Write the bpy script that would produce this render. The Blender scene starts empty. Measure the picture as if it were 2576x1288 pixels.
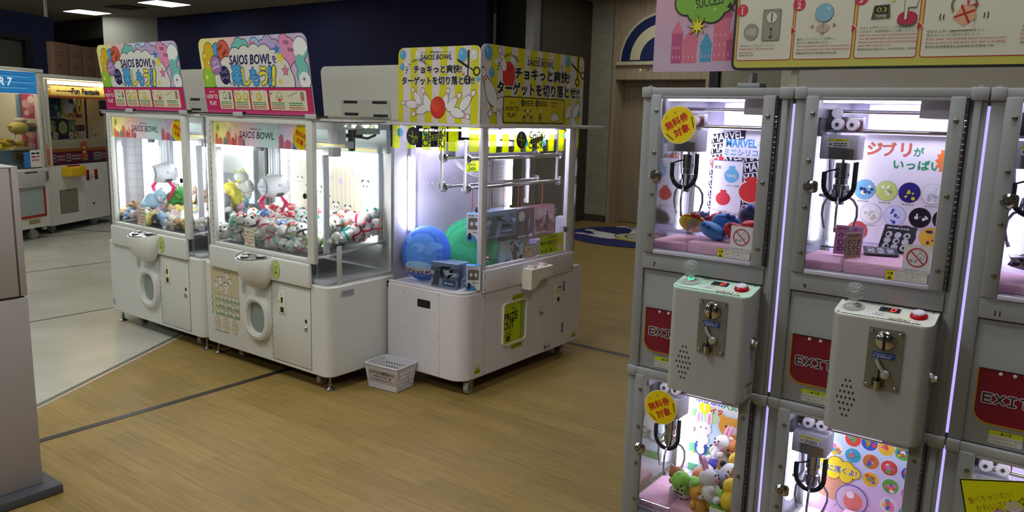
import bpy, bmesh, math, random
import numpy as np
from mathutils import Vector as V, Matrix as MX
SC = bpy.context.scene
COL = SC.collection
rnd = random.Random(7)
PI = math.pi
R_ = math.radians

# ---------------------------------------------------------------- camera, world, exposure
_yaw, _pit, _rol = R_(126.324), R_(10.0327), R_(-1.5842)
_f = V((math.cos(_yaw)*math.cos(_pit), math.sin(_yaw)*math.cos(_pit), -math.sin(_pit)))
_r = V((math.sin(_yaw), -math.cos(_yaw), 0))
_d = _f.cross(_r)
_r2 = math.cos(_rol)*_r + math.sin(_rol)*_d
_d2 = -math.sin(_rol)*_r + math.cos(_rol)*_d
cam = bpy.data.objects.new('camera', bpy.data.cameras.new('camera'))
COL.objects.link(cam)
cam.data.sensor_width = 36.0
cam.data.lens = 1983.4/2576*36.0
cam.data.clip_start = 0.02
cam.matrix_world = MX(((_r2.x, -_d2.x, -_f.x, 0), (_r2.y, -_d2.y, -_f.y, 0), (_r2.z, -_d2.z, -_f.z, 1.6), (0, 0, 0, 1)))
SC.camera = cam
w = bpy.data.worlds.new('world'); SC.world = w; w.use_nodes = True
w.node_tree.nodes['Background'].inputs[0].default_value = (1.0, 0.93, 0.80, 1)
w.node_tree.nodes['Background'].inputs[1].default_value = 0.02
SC.view_settings.view_transform = 'Standard'
SC.view_settings.look = 'None'
SC.view_settings.exposure = 0.0
SC.view_settings.gamma = 1.0
SC.view_settings.use_curve_mapping = False
SC.cycles.transparent_max_bounces = 32
SC.cycles.max_bounces = 8

CEIL = 3.35
# lit ceiling panels: x, y, strength; after the first two, added unseen for light
PANELS = [(-15.9, 7.7, 8), (-13.2, 7.7, 11), (-2.4, 1.0, 34), (-5.1, 1.0, 34), (-0.2, 1.9, 24), (-7.8, 2.0, 26), (-2.4, -1.7, 34), (-5.1, -1.7, 30), (0.3, -1.7, 12), (-5.1, 9.8, 11), (-3.4, 7.6, 24), (-10.0, 2.0, 24), (-8.6, 4.6, 20), (-13.2, 3.4, 20), (-10.5, 7.7, 8)]

# ---------------------------------------------------------------- helpers
def lin(h):
    if not isinstance(h, str): return tuple(h)
    h = h.lstrip('#'); out = []
    for i in (0, 2, 4):
        c = int(h[i:i+2], 16)/255
        out.append(c/12.92 if c <= 0.04045 else ((c+0.055)/1.055)**2.4)
    return tuple(out)
_MATS = {}
def mat(col, rough=0.5, metal=0.0, emit=0.0, spec=0.5, bump=0.0, bscale=80.0):
    key = (col, rough, metal, emit, spec, bump, bscale)
    if key in _MATS: return _MATS[key]
    m = bpy.data.materials.new('m_%s' % str(col).strip('#')); m.use_nodes = True
    b = m.node_tree.nodes['Principled BSDF']; c = lin(col)
    b.inputs['Base Color'].default_value = (*c, 1); b.inputs['Roughness'].default_value = rough
    b.inputs['Metallic'].default_value = metal; b.inputs['Specular IOR Level'].default_value = spec
    if emit:
        b.inputs['Emission Color'].default_value = (*c, 1); b.inputs['Emission Strength'].default_value = emit
    if bump:
        nt = m.node_tree
        n = nt.nodes.new('ShaderNodeTexNoise'); n.inputs['Scale'].default_value = bscale; n.inputs['Detail'].default_value = 3
        tc = nt.nodes.new('ShaderNodeTexCoord'); nt.links.new(tc.outputs['Object'], n.inputs['Vector'])
        bp = nt.nodes.new('ShaderNodeBump'); bp.inputs['Strength'].default_value = bump; bp.inputs['Distance'].default_value = 0.004
        nt.links.new(n.outputs['Fac'], bp.inputs['Height']); nt.links.new(bp.outputs['Normal'], b.inputs['Normal'])
    _MATS[key] = m
    return m
def glassmat(name, tint=(0.97, 0.98, 0.98), refl=0.5, rough=0.0):
    m = bpy.data.materials.new(name); m.use_nodes = True; nt = m.node_tree
    for n in list(nt.nodes): nt.nodes.remove(n)
    o = nt.nodes.new('ShaderNodeOutputMaterial'); mx = nt.nodes.new('ShaderNodeMixShader')
    t = nt.nodes.new('ShaderNodeBsdfTransparent'); t.inputs[0].default_value = (*tint, 1)
    g = nt.nodes.new('ShaderNodeBsdfGlossy'); g.inputs['Roughness'].default_value = rough
    fr = nt.nodes.new('ShaderNodeFresnel'); fr.inputs['IOR'].default_value = 1.3
    mu = nt.nodes.new('ShaderNodeMath'); mu.operation = 'MULTIPLY'; mu.inputs[1].default_value = refl
    nt.links.new(fr.outputs[0], mu.inputs[0]); nt.links.new(mu.outputs[0], mx.inputs[0])
    nt.links.new(t.outputs[0], mx.inputs[1]); nt.links.new(g.outputs[0], mx.inputs[2]); nt.links.new(mx.outputs[0], o.inputs[0])
    return m
GLASS = glassmat('clear_glass')
FILMS = {}
def film(col, a):
    """coloured translucent print: mix of transparent and paint"""
    if (col, a) in FILMS: return FILMS[(col, a)]
    m = bpy.data.materials.new('film'); m.use_nodes = True; nt = m.node_tree; b = nt.nodes['Principled BSDF']
    c = lin(col); b.inputs['Base Color'].default_value = (*c, 1); b.inputs['Roughness'].default_value = 0.4
    t = nt.nodes.new('ShaderNodeBsdfTransparent'); t.inputs[0].default_value = (*[0.25+0.75*x for x in c], 1)
    tl = nt.nodes.new('ShaderNodeBsdfTranslucent'); tl.inputs[0].default_value = (*c, 1); m2 = nt.nodes.new('ShaderNodeMixShader'); m2.inputs[0].default_value = .5
    nt.links.new(b.outputs[0], m2.inputs[1]); nt.links.new(tl.outputs[0], m2.inputs[2])
    mx = nt.nodes.new('ShaderNodeMixShader'); mx.inputs[0].default_value = a
    nt.links.new(t.outputs[0], mx.inputs[1]); nt.links.new(m2.outputs[0], mx.inputs[2])
    nt.links.new(mx.outputs[0], nt.nodes['Material Output'].inputs[0])
    FILMS[(col, a)] = m
    return m
def litmat(col, back=0.55):
    """thin printed sheet that lets light through"""
    k = ('lit', col)
    if k in FILMS: return FILMS[k]
    m = bpy.data.materials.new('printed_sheet'); m.use_nodes = True; nt = m.node_tree; b = nt.nodes['Principled BSDF']; c = lin(col)
    b.inputs['Base Color'].default_value = (*c, 1); b.inputs['Roughness'].default_value = 0.5
    t = nt.nodes.new('ShaderNodeBsdfTranslucent'); t.inputs[0].default_value = (*c, 1); mx = nt.nodes.new('ShaderNodeMixShader'); mx.inputs[0].default_value = back
    nt.links.new(b.outputs[0], mx.inputs[1]); nt.links.new(t.outputs[0], mx.inputs[2]); nt.links.new(mx.outputs[0], nt.nodes['Material Output'].inputs[0])
    FILMS[k] = m
    return m
def rampmat(name, stops, axis=0, rough=0.5):
    m = bpy.data.materials.new(name); m.use_nodes = True; nt = m.node_tree; b = nt.nodes['Principled BSDF']
    b.inputs['Roughness'].default_value = rough
    tc = nt.nodes.new('ShaderNodeTexCoord'); sp = nt.nodes.new('ShaderNodeSeparateXYZ'); cr = nt.nodes.new('ShaderNodeValToRGB')
    nt.links.new(tc.outputs['Generated'], sp.inputs[0]); nt.links.new(sp.outputs[axis], cr.inputs[0]); nt.links.new(cr.outputs[0], b.inputs['Base Color'])
    e = cr.color_ramp.elements
    while len(e) < len(stops): e.new(0.5)
    for i, (p, c) in enumerate(stops): e[i].position = p; e[i].color = (*lin(c), 1)
    return m
WHITE = mat('#D6D6CE', 0.35); WHITE2 = mat('#DAD5D8', 0.4); CREAM = mat('#E6E0C8', 0.5); BLACK = mat('#0A0A0B', 0.5)
GREY = mat('#8E9094', 0.5); DGREY = mat('#3A3B3E', 0.5); LGREY = mat('#B8B9BC', 0.45)
CHROME = mat('#C8C8CC', 0.12, 1.0); STEEL = mat('#9A9A98', 0.3, 1.0); DSTEEL = mat('#55534C', 0.35, 1.0); BRASS = mat('#9C8A5C', 0.3, 1.0)
TUBE = mat('#F4F8FF', 0.5, 0, 135.0); TUBEV = mat('#E6E2FF', 0.5, 0, 120.0)
GOLD = mat('#C9A23A', 0.3, 0.8)

class MB:
    """collects shapes and links them as ONE mesh object"""
    def __init__(s): s.bm = bmesh.new(); s.ms = []; s.T = MX.Identity(4)
    def mi(s, m):
        if m not in s.ms: s.ms.append(m)
        return s.ms.index(m)
    def _fin(s, vs, fs, m):
        i = s.mi(m)
        for f in fs: f.material_index = i
        if s.T != MX.Identity(4): bmesh.ops.transform(s.bm, matrix=s.T, verts=vs)
    def mesh(s, m, verts, faces):
        vs = [s.bm.verts.new(v) for v in verts]; fs = []
        for f in faces:
            try: fs.append(s.bm.faces.new([vs[k] for k in f]))
            except ValueError: pass
        s._fin(vs, fs, m); return s
    def box(s, m, x0, x1, y0, y1, z0, z1, bev=0.0, seg=2):
        if x0 > x1: x0, x1 = x1, x0
        if y0 > y1: y0, y1 = y1, y0
        if z0 > z1: z0, z1 = z1, z0
        r = bmesh.ops.create_cube(s.bm, size=1.0)
        vs = r['verts']
        for v in vs: v.co = V(((x0+x1)/2+v.co.x*(x1-x0), (y0+y1)/2+v.co.y*(y1-y0), (z0+z1)/2+v.co.z*(z1-z0)))
        fs = list({f for v in vs for f in v.link_faces})
        if bev:
            bev = min(bev, 0.45*min(x1-x0, y1-y0, z1-z0))
            es = list({e for v in vs for e in v.link_edges})
            q = bmesh.ops.bevel(s.bm, geom=es, offset=bev, segments=seg, affect='EDGES', profile=0.5, clamp_overlap=True)
            vs = list({v for v in q['verts']} | {v for v in vs if v.is_valid})
            fs = list({f for v in vs for f in v.link_faces})
        s._fin(vs, fs, m); return s
    def rings(s, m, rs, cap0=True, cap1=True, closed=True):
        """skin a list of equal length point loops"""
        n = len(rs[0]); vs = [[s.bm.verts.new(p) for p in r] for r in rs]; fs = []
        k = n if closed else n-1
        for a, b in zip(vs, vs[1:]):
            for i in range(k):
                j = (i+1) % n
                fs.append(s.bm.faces.new((a[i], a[j], b[j], b[i])))
        if cap0: fs.append(s.bm.faces.new(vs[0][::-1]))
        if cap1: fs.append(s.bm.faces.new(vs[-1]))
        s._fin([v for r in vs for v in r], fs, m); return s
    def cyl(s, m, p0, p1, r, r2=None, n=20):
        p0, p1 = V(p0), V(p1); d = (p1-p0).normalized(); a = d.orthogonal().normalized(); b = d.cross(a)
        r2 = r if r2 is None else r2
        f = lambda p, q: [p+(a*math.cos(2*PI*i/n)+b*math.sin(2*PI*i/n))*q for i in range(n)]
        return s.rings(m, [f(p0, r), f(p1, max(r2, 1e-5))])
    def tube(s, m, pts, r, n=8, closed=False):
        P = [V(p) for p in pts]; N = len(P); rs = []; a = None
        for i in range(N):
            d = (P[(i+1) % N]-P[i-1]) if closed else (P[min(i+1, N-1)]-P[max(i-1, 0)])
            d.normalize()
            a = (d.orthogonal() if a is None else a-d*a.dot(d)).normalized(); b = d.cross(a)
            q = r[i] if isinstance(r, (list, tuple)) else r
            rs.append([P[i]+(a*math.cos(2*PI*k/n)+b*math.sin(2*PI*k/n))*q for k in range(n)])
        if closed: rs.append(rs[0]); return s.rings(m, rs, False, False)
        return s.rings(m, rs)
    def sph(s, m, c, r, sc=(1, 1, 1), u=16, v=10):
        q = bmesh.ops.create_uvsphere(s.bm, u_segments=u, v_segments=v, radius=r); vs = q['verts']
        for t in vs: t.co = V((c[0]+t.co.x*sc[0], c[1]+t.co.y*sc[1], c[2]+t.co.z*sc[2]))
        s._fin(vs, list({f for t in vs for f in t.link_faces}), m); return s
    def lathe(s, m, prof, c, ax=(0, 0, 1), n=28):
        d = V(ax).normalized(); a = d.orthogonal().normalized(); b = d.cross(a); c = V(c)
        return s.rings(m, [[c+d*h+(a*math.cos(2*PI*i/n)+b*math.sin(2*PI*i/n))*max(r, 1e-5) for i in range(n)] for r, h in prof])
    def prism(s, m, pts, o, ux, uy, un, d0, d1):
        o, ux, uy, un = V(o), V(ux), V(uy), V(un)
        return s.rings(m, [[o+ux*p[0]+uy*p[1]+un*d for p in pts] for d in (d0, d1)])
    def art(s, A, o, ux, uy, un=None, eps=0.00025, lift=0.0006):
        o, ux, uy = V(o), V(ux), V(uy); un = V(un) if un else ux.cross(uy)
        cnt = {}
        for m, vv, ff, L in A.items:
            cnt[L] = n = cnt.get(L, -1)+1; L = L+0.02*(n % 46)
            s.mesh(m, [o+ux*p[0]+uy*p[1]+un*(lift+eps*L) for p in vv], ff)
        return s
    def build(s, name, parent=None, smooth=0.6, loc=None, rot=None):
        me = bpy.data.meshes.new(name)
        s.bm.to_mesh(me); s.bm.free()
        for m in s.ms: me.materials.append(m)
        if smooth and len(me.polygons):
            me.polygons.foreach_set('use_smooth', [True]*len(me.polygons)); me.set_sharp_from_angle(angle=smooth)
        o = bpy.data.objects.new(name, me); COL.objects.link(o)
        if parent: o.parent = parent
        if loc: o.location = loc
        if rot: o.rotation_euler = rot
        return o

def rrect(x0, y0, x1, y1, r=0.0, n=6, corners='abcd'):
    """rounded rectangle, ccw; corners: a=bl b=br c=tr d=tl that are rounded"""
    out = []
    for k, (cx, cy, px, py, a0) in zip('abcd', ((x0+r, y0+r, x0, y0, PI), (x1-r, y0+r, x1, y0, 1.5*PI), (x1-r, y1-r, x1, y1, 0), (x0+r, y1-r, x0, y1, PI/2))):
        if r and k in corners: out += [(cx+r*math.cos(a0+PI/2*i/n), cy+r*math.sin(a0+PI/2*i/n)) for i in range(n+1)]
        else: out.append((px, py))
    return out
_TXT = {}
def textmesh(body, bold, shear):
    k = (body, bold, shear)
    if k in _TXT: return _TXT[k]
    cu = bpy.data.curves.new('t', 'FONT'); cu.body = body; cu.size = 1.0; cu.offset = bold; cu.resolution_u = 2; cu.fill_mode = 'FRONT'; cu.shear = shear
    ob = bpy.data.objects.new('t', cu); COL.objects.link(ob)
    dg = bpy.context.evaluated_depsgraph_get(); dg.update()
    me = bpy.data.meshes.new_from_object(ob.evaluated_get(dg))
    vv = [(v.co.x, v.co.y) for v in me.vertices]; ff = [tuple(p.vertices) for p in me.polygons]
    bpy.data.objects.remove(ob); bpy.data.curves.remove(cu); bpy.data.meshes.remove(me)
    xs = [p[0] for p in vv] or [0, 1]; ys = [p[1] for p in vv] or [0, 1]
    _TXT[k] = (vv, ff, min(xs), max(xs), min(ys), max(ys))
    return _TXT[k]
class Art:
    """flat print: polygons and lettering on layers, in metres"""
    def __init__(s): s.items = []
    def poly(s, m, pts, L=1): s.items.append((m, pts, [tuple(range(len(pts)))], L)); return s
    def rect(s, m, x0, y0, x1, y1, L=1, r=0.0): return s.poly(m, rrect(x0, y0, x1, y1, r), L)
    def circ(s, m, x, y, r, L=1, ry=None, n=28, rot=0):
        ry = r if ry is None else ry; c, q = math.cos(rot), math.sin(rot); P = []
        for i in range(n):
            a, b = r*math.cos(2*PI*i/n), ry*math.sin(2*PI*i/n); P.append((x+a*c-b*q, y+a*q+b*c))
        return s.poly(m, P, L)
    def ring(s, m, x, y, r, wd, L=1, n=32):
        P = [(x+q*math.cos(2*PI*i/n), y+q*math.sin(2*PI*i/n)) for q in (r-wd/2, r+wd/2) for i in range(n)]
        s.items.append((m, P, [(i, (i+1) % n, n+(i+1) % n, n+i) for i in range(n)], L)); return s
    def line(s, m, pts, wd, L=1):
        for (a, b), (c, d) in zip(pts, pts[1:]):
            l = math.hypot(c-a, d-b) or 1; nx, ny = -(d-b)/l*wd/2, (c-a)/l*wd/2
            s.poly(m, [(a-nx, b-ny), (c-nx, d-ny), (c+nx, d+ny), (a+nx, b+ny)], L)
        return s
    def star(s, m, x, y, r, L=1, n=5, q=0.45, rot=PI/2):
        return s.poly(m, [(x+(r if i % 2 == 0 else r*q)*math.cos(rot+PI*i/n), y+(r if i % 2 == 0 else r*q)*math.sin(rot+PI*i/n)) for i in range(2*n)], L)
    def cloud(s, mo, mf, cs, wd, L=1):
        for x, y, r in cs: s.circ(mo, x, y, r+wd, L)
        for x, y, r in cs: s.circ(mf, x, y, r, L+1)
        return s
    def text(s, m, body, x, y, h, L=3, bold=0.0, al='C', wd=None, rot=0.0, shear=0.0, halo=None, hb=0.04):
        """x,y: anchor at the baseline; h: height of the letters; wd: exact width"""
        vv, ff, a, b, c, d = textmesh(body, 0.0, shear)
        sy = h/max(d-c, 1e-4); sx = sy if wd is None else wd/max(b-a, 1e-4)
        ax = {'L': a, 'C': (a+b)/2, 'R': b}[al]; cr, sr = math.cos(rot), math.sin(rot)
        asc = body.isascii()
        def put(mm, bo, LL, n):
            v2, f2 = textmesh(body, bo if asc else 0.0, shear)[:2]
            sh = [(0, 0)] if asc or bo < .012 else [(bo*math.cos(2*PI*k/n+.4), bo*math.sin(2*PI*k/n+.4)) for k in range(n)]
            for dx, dy in sh:
                P = []
                for p in v2:
                    u, t = (p[0]+dx-ax)*sx, (p[1]+dy-c)*sy; P.append((x+u*cr-t*sr, y+u*sr+t*cr))
                s.items.append((mm, P, f2, LL))
        if halo: put(halo, bold+hb, L-1, 8)
        put(m, bold, L, 4); return s
    def greek(s, m, x, y, wd, h, L=3, seed=1):
        """a line of print too small to read"""
        q = random.Random(seed*977+int(x*1e4)); u = x
        while u < x+wd:
            t = min(q.uniform(1.0, 4.5)*h, x+wd-u); s.rect(m, u, y, u+t*0.9, y+h, L); u += t+h*0.35
        return s

def tag(o, label=None, cat=None, group=None, kind=None):
    if label: o['label'] = label
    if cat: o['category'] = cat
    if group: o['group'] = group
    if kind: o['kind'] = kind
    return o
def thing(name, label, cat, loc=(0, 0, 0), rot=(0, 0, 0), group=None):
    o = bpy.data.objects.new(name, None); COL.objects.link(o); o.empty_display_size = 0.1
    o.location = loc; o.rotation_euler = rot
    return tag(o, label, cat, group)
def dup(root, loc, rot, label=None, group=None):
    r = root.copy(); COL.objects.link(r); r.location = loc; r.rotation_euler = rot
    if label: r['label'] = label
    if group: r['group'] = group
    for ch in KIDS.get(root.name, []):
        c = ch.copy(); COL.objects.link(c); c.parent = r
    return r
KIDS = {}
def struct(o): o['kind'] = 'structure'; return o
# ---------------------------------------------------------------- materials of the room
def wood_floor():
    m = bpy.data.materials.new('wood_planks'); m.use_nodes = True; nt = m.node_tree; b = nt.nodes['Principled BSDF']; N = nt.nodes.new; K = nt.links.new
    tc = N('ShaderNodeTexCoord')
    br = N('ShaderNodeTexBrick'); br.inputs['Scale'].default_value = 1; br.inputs['Brick Width'].default_value = 0.93; br.inputs['Row Height'].default_value = 0.118
    br.inputs['Mortar Size'].default_value = 0.0016; br.inputs['Mortar Smooth'].default_value = 0.2; br.offset = 0.37; br.offset_frequency = 2; br.inputs['Bias'].default_value = -0.1
    br.inputs['Color1'].default_value = (*lin('#A08549'), 1); br.inputs['Color2'].default_value = (*lin('#846B37'), 1); br.inputs['Mortar'].default_value = (*lin('#5C4923'), 1)
    K(tc.outputs['Object'], br.inputs['Vector'])
    mp = N('ShaderNodeMapping'); mp.inputs['Scale'].default_value = (1.6, 26, 1); K(tc.outputs['Object'], mp.inputs[0])
    n1 = N('ShaderNodeTexNoise'); n1.inputs['Scale'].default_value = 2.2; n1.inputs['Detail'].default_value = 6; n1.inputs['Roughness'].default_value = 0.65; n1.inputs['Distortion'].default_value = 0.6; K(mp.outputs[0], n1.inputs['Vector'])
    cr = N('ShaderNodeValToRGB'); cr.color_ramp.elements[0].position = 0.3; cr.color_ramp.elements[0].color = (*lin('#7A6230'), 1); cr.color_ramp.elements[1].position = 0.72; cr.color_ramp.elements[1].color = (*lin('#AF965E'), 1); K(n1.outputs['Fac'], cr.inputs[0])
    mx = N('ShaderNodeMix'); mx.data_type = 'RGBA'; mx.inputs[0].default_value = 0.5; K(br.outputs['Color'], mx.inputs[6]); K(cr.outputs[0], mx.inputs[7])
    K(mx.outputs[2], b.inputs['Base Color']); b.inputs['Roughness'].default_value = 0.48; b.inputs['Specular IOR Level'].default_value = 0.22
    bp = N('ShaderNodeBump'); bp.inputs['Strength'].default_value = 0.15; bp.inputs['Distance'].default_value = 0.002; K(n1.outputs['Fac'], bp.inputs['Height']); K(bp.outputs[0], b.inputs['Normal'])
    return m
def tile_floor():
    m = bpy.data.materials.new('vinyl_tile'); m.use_nodes = True; nt = m.node_tree; b = nt.nodes['Principled BSDF']; N = nt.nodes.new; K = nt.links.new
    tc = N('ShaderNodeTexCoord'); n1 = N('ShaderNodeTexNoise'); n1.inputs['Scale'].default_value = 1.3; n1.inputs['Detail'].default_value = 5; K(tc.outputs['Object'], n1.inputs['Vector'])
    cr = N('ShaderNodeValToRGB'); cr.color_ramp.elements[0].position = 0.35; cr.color_ramp.elements[0].color = (*lin('#B3B0A0'), 1); cr.color_ramp.elements[1].position = 0.6; cr.color_ramp.elements[1].color = (*lin('#C2C0B1'), 1); K(n1.outputs['Fac'], cr.inputs[0])
    K(cr.outputs[0], b.inputs['Base Color']); b.inputs['Roughness'].default_value = 0.22
    mp = N('ShaderNodeMapping'); mp.inputs['Scale'].default_value = (9, 3, 1); K(tc.outputs['Object'], mp.inputs[0])
    n2 = N('ShaderNodeTexNoise'); n2.inputs['Scale'].default_value = 6; n2.inputs['Detail'].default_value = 2; K(mp.outputs[0], n2.inputs['Vector'])
    bp = N('ShaderNodeBump'); bp.inputs['Strength'].default_value = 0.12; bp.inputs['Distance'].default_value = 0.004; K(n2.outputs['Fac'], bp.inputs['Height']); K(bp.outputs[0], b.inputs['Normal'])
    return m
def brick_wall():
    m = bpy.data.materials.new('pale_brick'); m.use_nodes = True; nt = m.node_tree; b = nt.nodes['Principled BSDF']; N = nt.nodes.new; K = nt.links.new
    tc = N('ShaderNodeTexCoord'); sp = N('ShaderNodeSeparateXYZ'); cb = N('ShaderNodeCombineXYZ'); K(tc.outputs['Object'], sp.inputs[0]); K(sp.outputs[0], cb.inputs[0]); K(sp.outputs[2], cb.inputs[1])
    br = N('ShaderNodeTexBrick'); br.inputs['Scale'].default_value = 1; br.inputs['Brick Width'].default_value = 0.15; br.inputs['Row Height'].default_value = 0.055; br.inputs['Mortar Size'].default_value = 0.003; br.inputs['Mortar Smooth'].default_value = 0.4
    br.inputs['Color1'].default_value = (*lin('#A39D8A'), 1); br.inputs['Color2'].default_value = (*lin('#98927E'), 1); br.inputs['Mortar'].default_value = (*lin('#B0AB9A'), 1)
    K(cb.outputs[0], br.inputs['Vector']); K(br.outputs['Color'], b.inputs['Base Color']); b.inputs['Roughness'].default_value = 0.8
    return m
def wood_grain(name, c1, c2, sc=(30, 30, 1.5), rough=0.5):
    m = bpy.data.materials.new(name); m.use_nodes = True; nt = m.node_tree; b = nt.nodes['Principled BSDF']; N = nt.nodes.new; K = nt.links.new
    tc = N('ShaderNodeTexCoord'); mp = N('ShaderNodeMapping'); mp.inputs['Scale'].default_value = sc; K(tc.outputs['Object'], mp.inputs[0])
    n1 = N('ShaderNodeTexNoise'); n1.inputs['Scale'].default_value = 1.5; n1.inputs['Detail'].default_value = 5; K(mp.outputs[0], n1.inputs['Vector'])
    cr = N('ShaderNodeValToRGB'); cr.color_ramp.elements[0].position = 0.3; cr.color_ramp.elements[0].color = (*lin(c1), 1); cr.color_ramp.elements[1].position = 0.7; cr.color_ramp.elements[1].color = (*lin(c2), 1)
    K(n1.outputs['Fac'], cr.inputs[0]); K(cr.outputs[0], b.inputs['Base Color']); b.inputs['Roughness'].default_value = rough
    return m
PALEWOOD = wood_grain('pale_wood', '#A08E72', '#B3A186')
# ---------------------------------------------------------------- floor
TH = R_(29.518); UC = V((-math.sin(TH), math.cos(TH), 0)); NC = V((math.cos(TH), math.sin(TH), 0))
BP = V((-4.421, 1.745, 0)); B0 = BP-UC*6.2; B1 = BP+UC*12
m = MB(); m.mesh(wood_floor(), [(5, B0.y, 0), (5, 11.2, 0), (-9.68, 11.2, 0), (B0.x, B0.y, 0)], [(3, 0, 1, 2)]); struct(m.build('floor'))
m = MB(); m.mesh(tile_floor(), [(B0.x, B0.y, 0), (-9.68, 11.2, 0), (-20, 11.2, 0), (-20, B0.y, 0)], [(0, 1, 2, 3)]); struct(m.build('floor_2'))
TRIM = mat('#2E2823', 0.45); TRIMG = mat('#6A6455', 0.4)
def strip(n, a, b, wd, m_=TRIM, h=0.002):
    a, b = V(a), V(b); d = (b-a).normalized(); q = V((-d.y, d.x, 0))*wd/2
    mb = MB(); mb.rings(m_, [[a-q+V((0, 0, z)), b-q+V((0, 0, z)), b+q+V((0, 0, z)), a+q+V((0, 0, z))] for z in (0.0002, h)]); struct(mb.build(n))
strip('trim_1', (-3.925, -3, 0), (-3.925, 4.66, 0), 0.044)
strip('trim_2', (-3.925, 4.69, 0), (2.5, 4.68, 0), 0.05)
strip('trim_3', B0, BP+UC*11, 0.025, TRIMG)
for i, x in enumerate((-6.22, -8.13, -10.19)):
    y0 = 1.745+(x-BP.x)/UC.x*UC.y
    strip('trim_%d' % (4+i), (x, -3, 0), (x, min(y0, 10.5)-0.02, 0), 0.018, mat('#4C483E', 0.4), 0.0015)
strip('trim_7', (-10.9, 4.59, 0), (-8.3, 5.9, 0), 0.03, mat('#2A2822', 0.4), 0.0015)

# ---------------------------------------------------------------- ceiling and walls
m = MB(); m.box(mat('#9A8E76', 0.85), -20, 5, -4, 11.2, CEIL, CEIL+0.1); struct(m.build('ceiling'))
NAVY = mat('#0D1142', 0.75); NAVY2 = mat('#1B2450', 0.8); DARK = mat('#15130F', 0.8); BROWN = mat('#3E3526', 0.7)
def wallbox(n, m_, *a):
    mb = MB(); mb.box(m_, *a); return struct(mb.build(n))
wallbox('wall_back', NAVY, -15.55, -7.09, 8.87, 9.05, 0, CEIL)
wallbox('wall_recess', DARK, -7.15, -6.5, 9.19, 9.3, 0, CEIL)
wallbox('wall_side', BROWN, -6.62, -6.502, 9.42, 10.75, 0, CEIL)
wallbox('trim_8', STEEL, -6.62, -6.49, 9.18, 9.345, 0, CEIL)
wallbox('trim_9', mat('#1B1712', 0.6), -6.6, -6.505, 9.345, 9.42, 0, CEIL)
wallbox('wall_brick', brick_wall(), -6.5, -6.09, 10.75, 10.9, 0.11, CEIL)
wallbox('baseboard_brick', mat('#4A4234', 0.6), -6.5, -6.09, 10.755, 10.9, 0, 0.11)
wallbox('wall_door', brick_wall(), -4.38, 5, 10.75, 10.9, 0, CEIL)
wallbox('wall_white', mat('#F2EFE2', .7), -2.306, 3.6, 7.0, 7.15, 0, CEIL)
wallbox('wall_right', mat('#6E6450', 0.8), 3.6, 3.7, -4, 10.75, 0, CEIL)
wallbox('wall_front', mat('#5E5646', 0.8), -20, 3.7, -4.1, -4, 0, CEIL)
wallbox('wall_left', mat('#1A1712', 0.8), -20, -19.9, -4, 11.2, 0, CEIL)
wallbox('wall_far', mat('#1A1712', 0.8), -20, -15.6, 10.4, 10.5, 0, CEIL)
# timber surround of the lift with its round-headed blue window
m = MB()
m.box(PALEWOOD, -6.09, -4.53, 10.72, 10.9, 2.19, CEIL); m.box(PALEWOOD, -6.09, -6.03, 10.72, 11.1, 0, 2.19); m.box(PALEWOOD, -4.59, -4.53, 10.72, 11.1, 0, 2.19)
struct(m.build('trim_10'))
wallbox('trim_11', mat('#23262C', 0.5), -4.53, -4.40, 10.70, 10.78, 0, CEIL)
m = MB(); dm = wood_grain('door_wood', '#9A8A70', '#A99A80')
for x0, x1 in ((-6.03, -5.32), (-5.315, -4.59)): m.box(dm, x0, x1, 11.02, 11.06, 0.01, 2.19, 0.003)
struct(m.build('door_1'))
m = MB(); CRM = mat('#C9BE9A', 0.5); NV = mat('#13224F', 0.4)
A = Art(); cx, cz = -5.28, 2.45
half = lambda r: [(cx+r*math.cos(PI*i/32), r*math.sin(PI*i/32)) for i in range(33)]
for mm, r, d in ((CRM, 0.69, 0.03), (NV, 0.655, 0.034), (CRM, 0.50, 0.045), (NV, 0.335, 0.05)):
    m.prism(mm, half(r), (0, 10.72, cz+(0.0 if r > 0.6 else 0.02)), (1, 0, 0), (0, 0, 1), (0, -1, 0), 0.0, d)
m.box(CRM, cx-0.72, cx+0.72, 10.67, 10.72, cz-0.05, cz)
m.art(Art().circ(mat('#C98A3A', 0.4, 0, 1.0), 0, 0, 0.016).text(BLACK, '業', 0.13, -0.02, 0.04).text(BLACK, '務', 0.27, -0.02, 0.04), (-5.62, 10.72, 2.33), (1, 0, 0), (0, 0, 1), (0, -1, 0))
struct(m.build('window_1'))
# pillar near the far end and dark bulkhead
m = MB(); a = V((-16.285, 8.173, 0)); b = V((-15.708, 8.496, 0)); c = V((-15.5, 8.87, 0)); dd = a+(c-b)
m.rings(mat('#B9B7A8', 0.7), [[p+V((0, 0, z)) for p in (a, b, c, dd)] for z in (0, CEIL)]); struct(m.build('wall_pillar'))
wallbox('wall_bulkhead', mat('#3A3428', 0.8), -19.9, -16.6, 8.3, 8.5, 2.95, CEIL)
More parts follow.
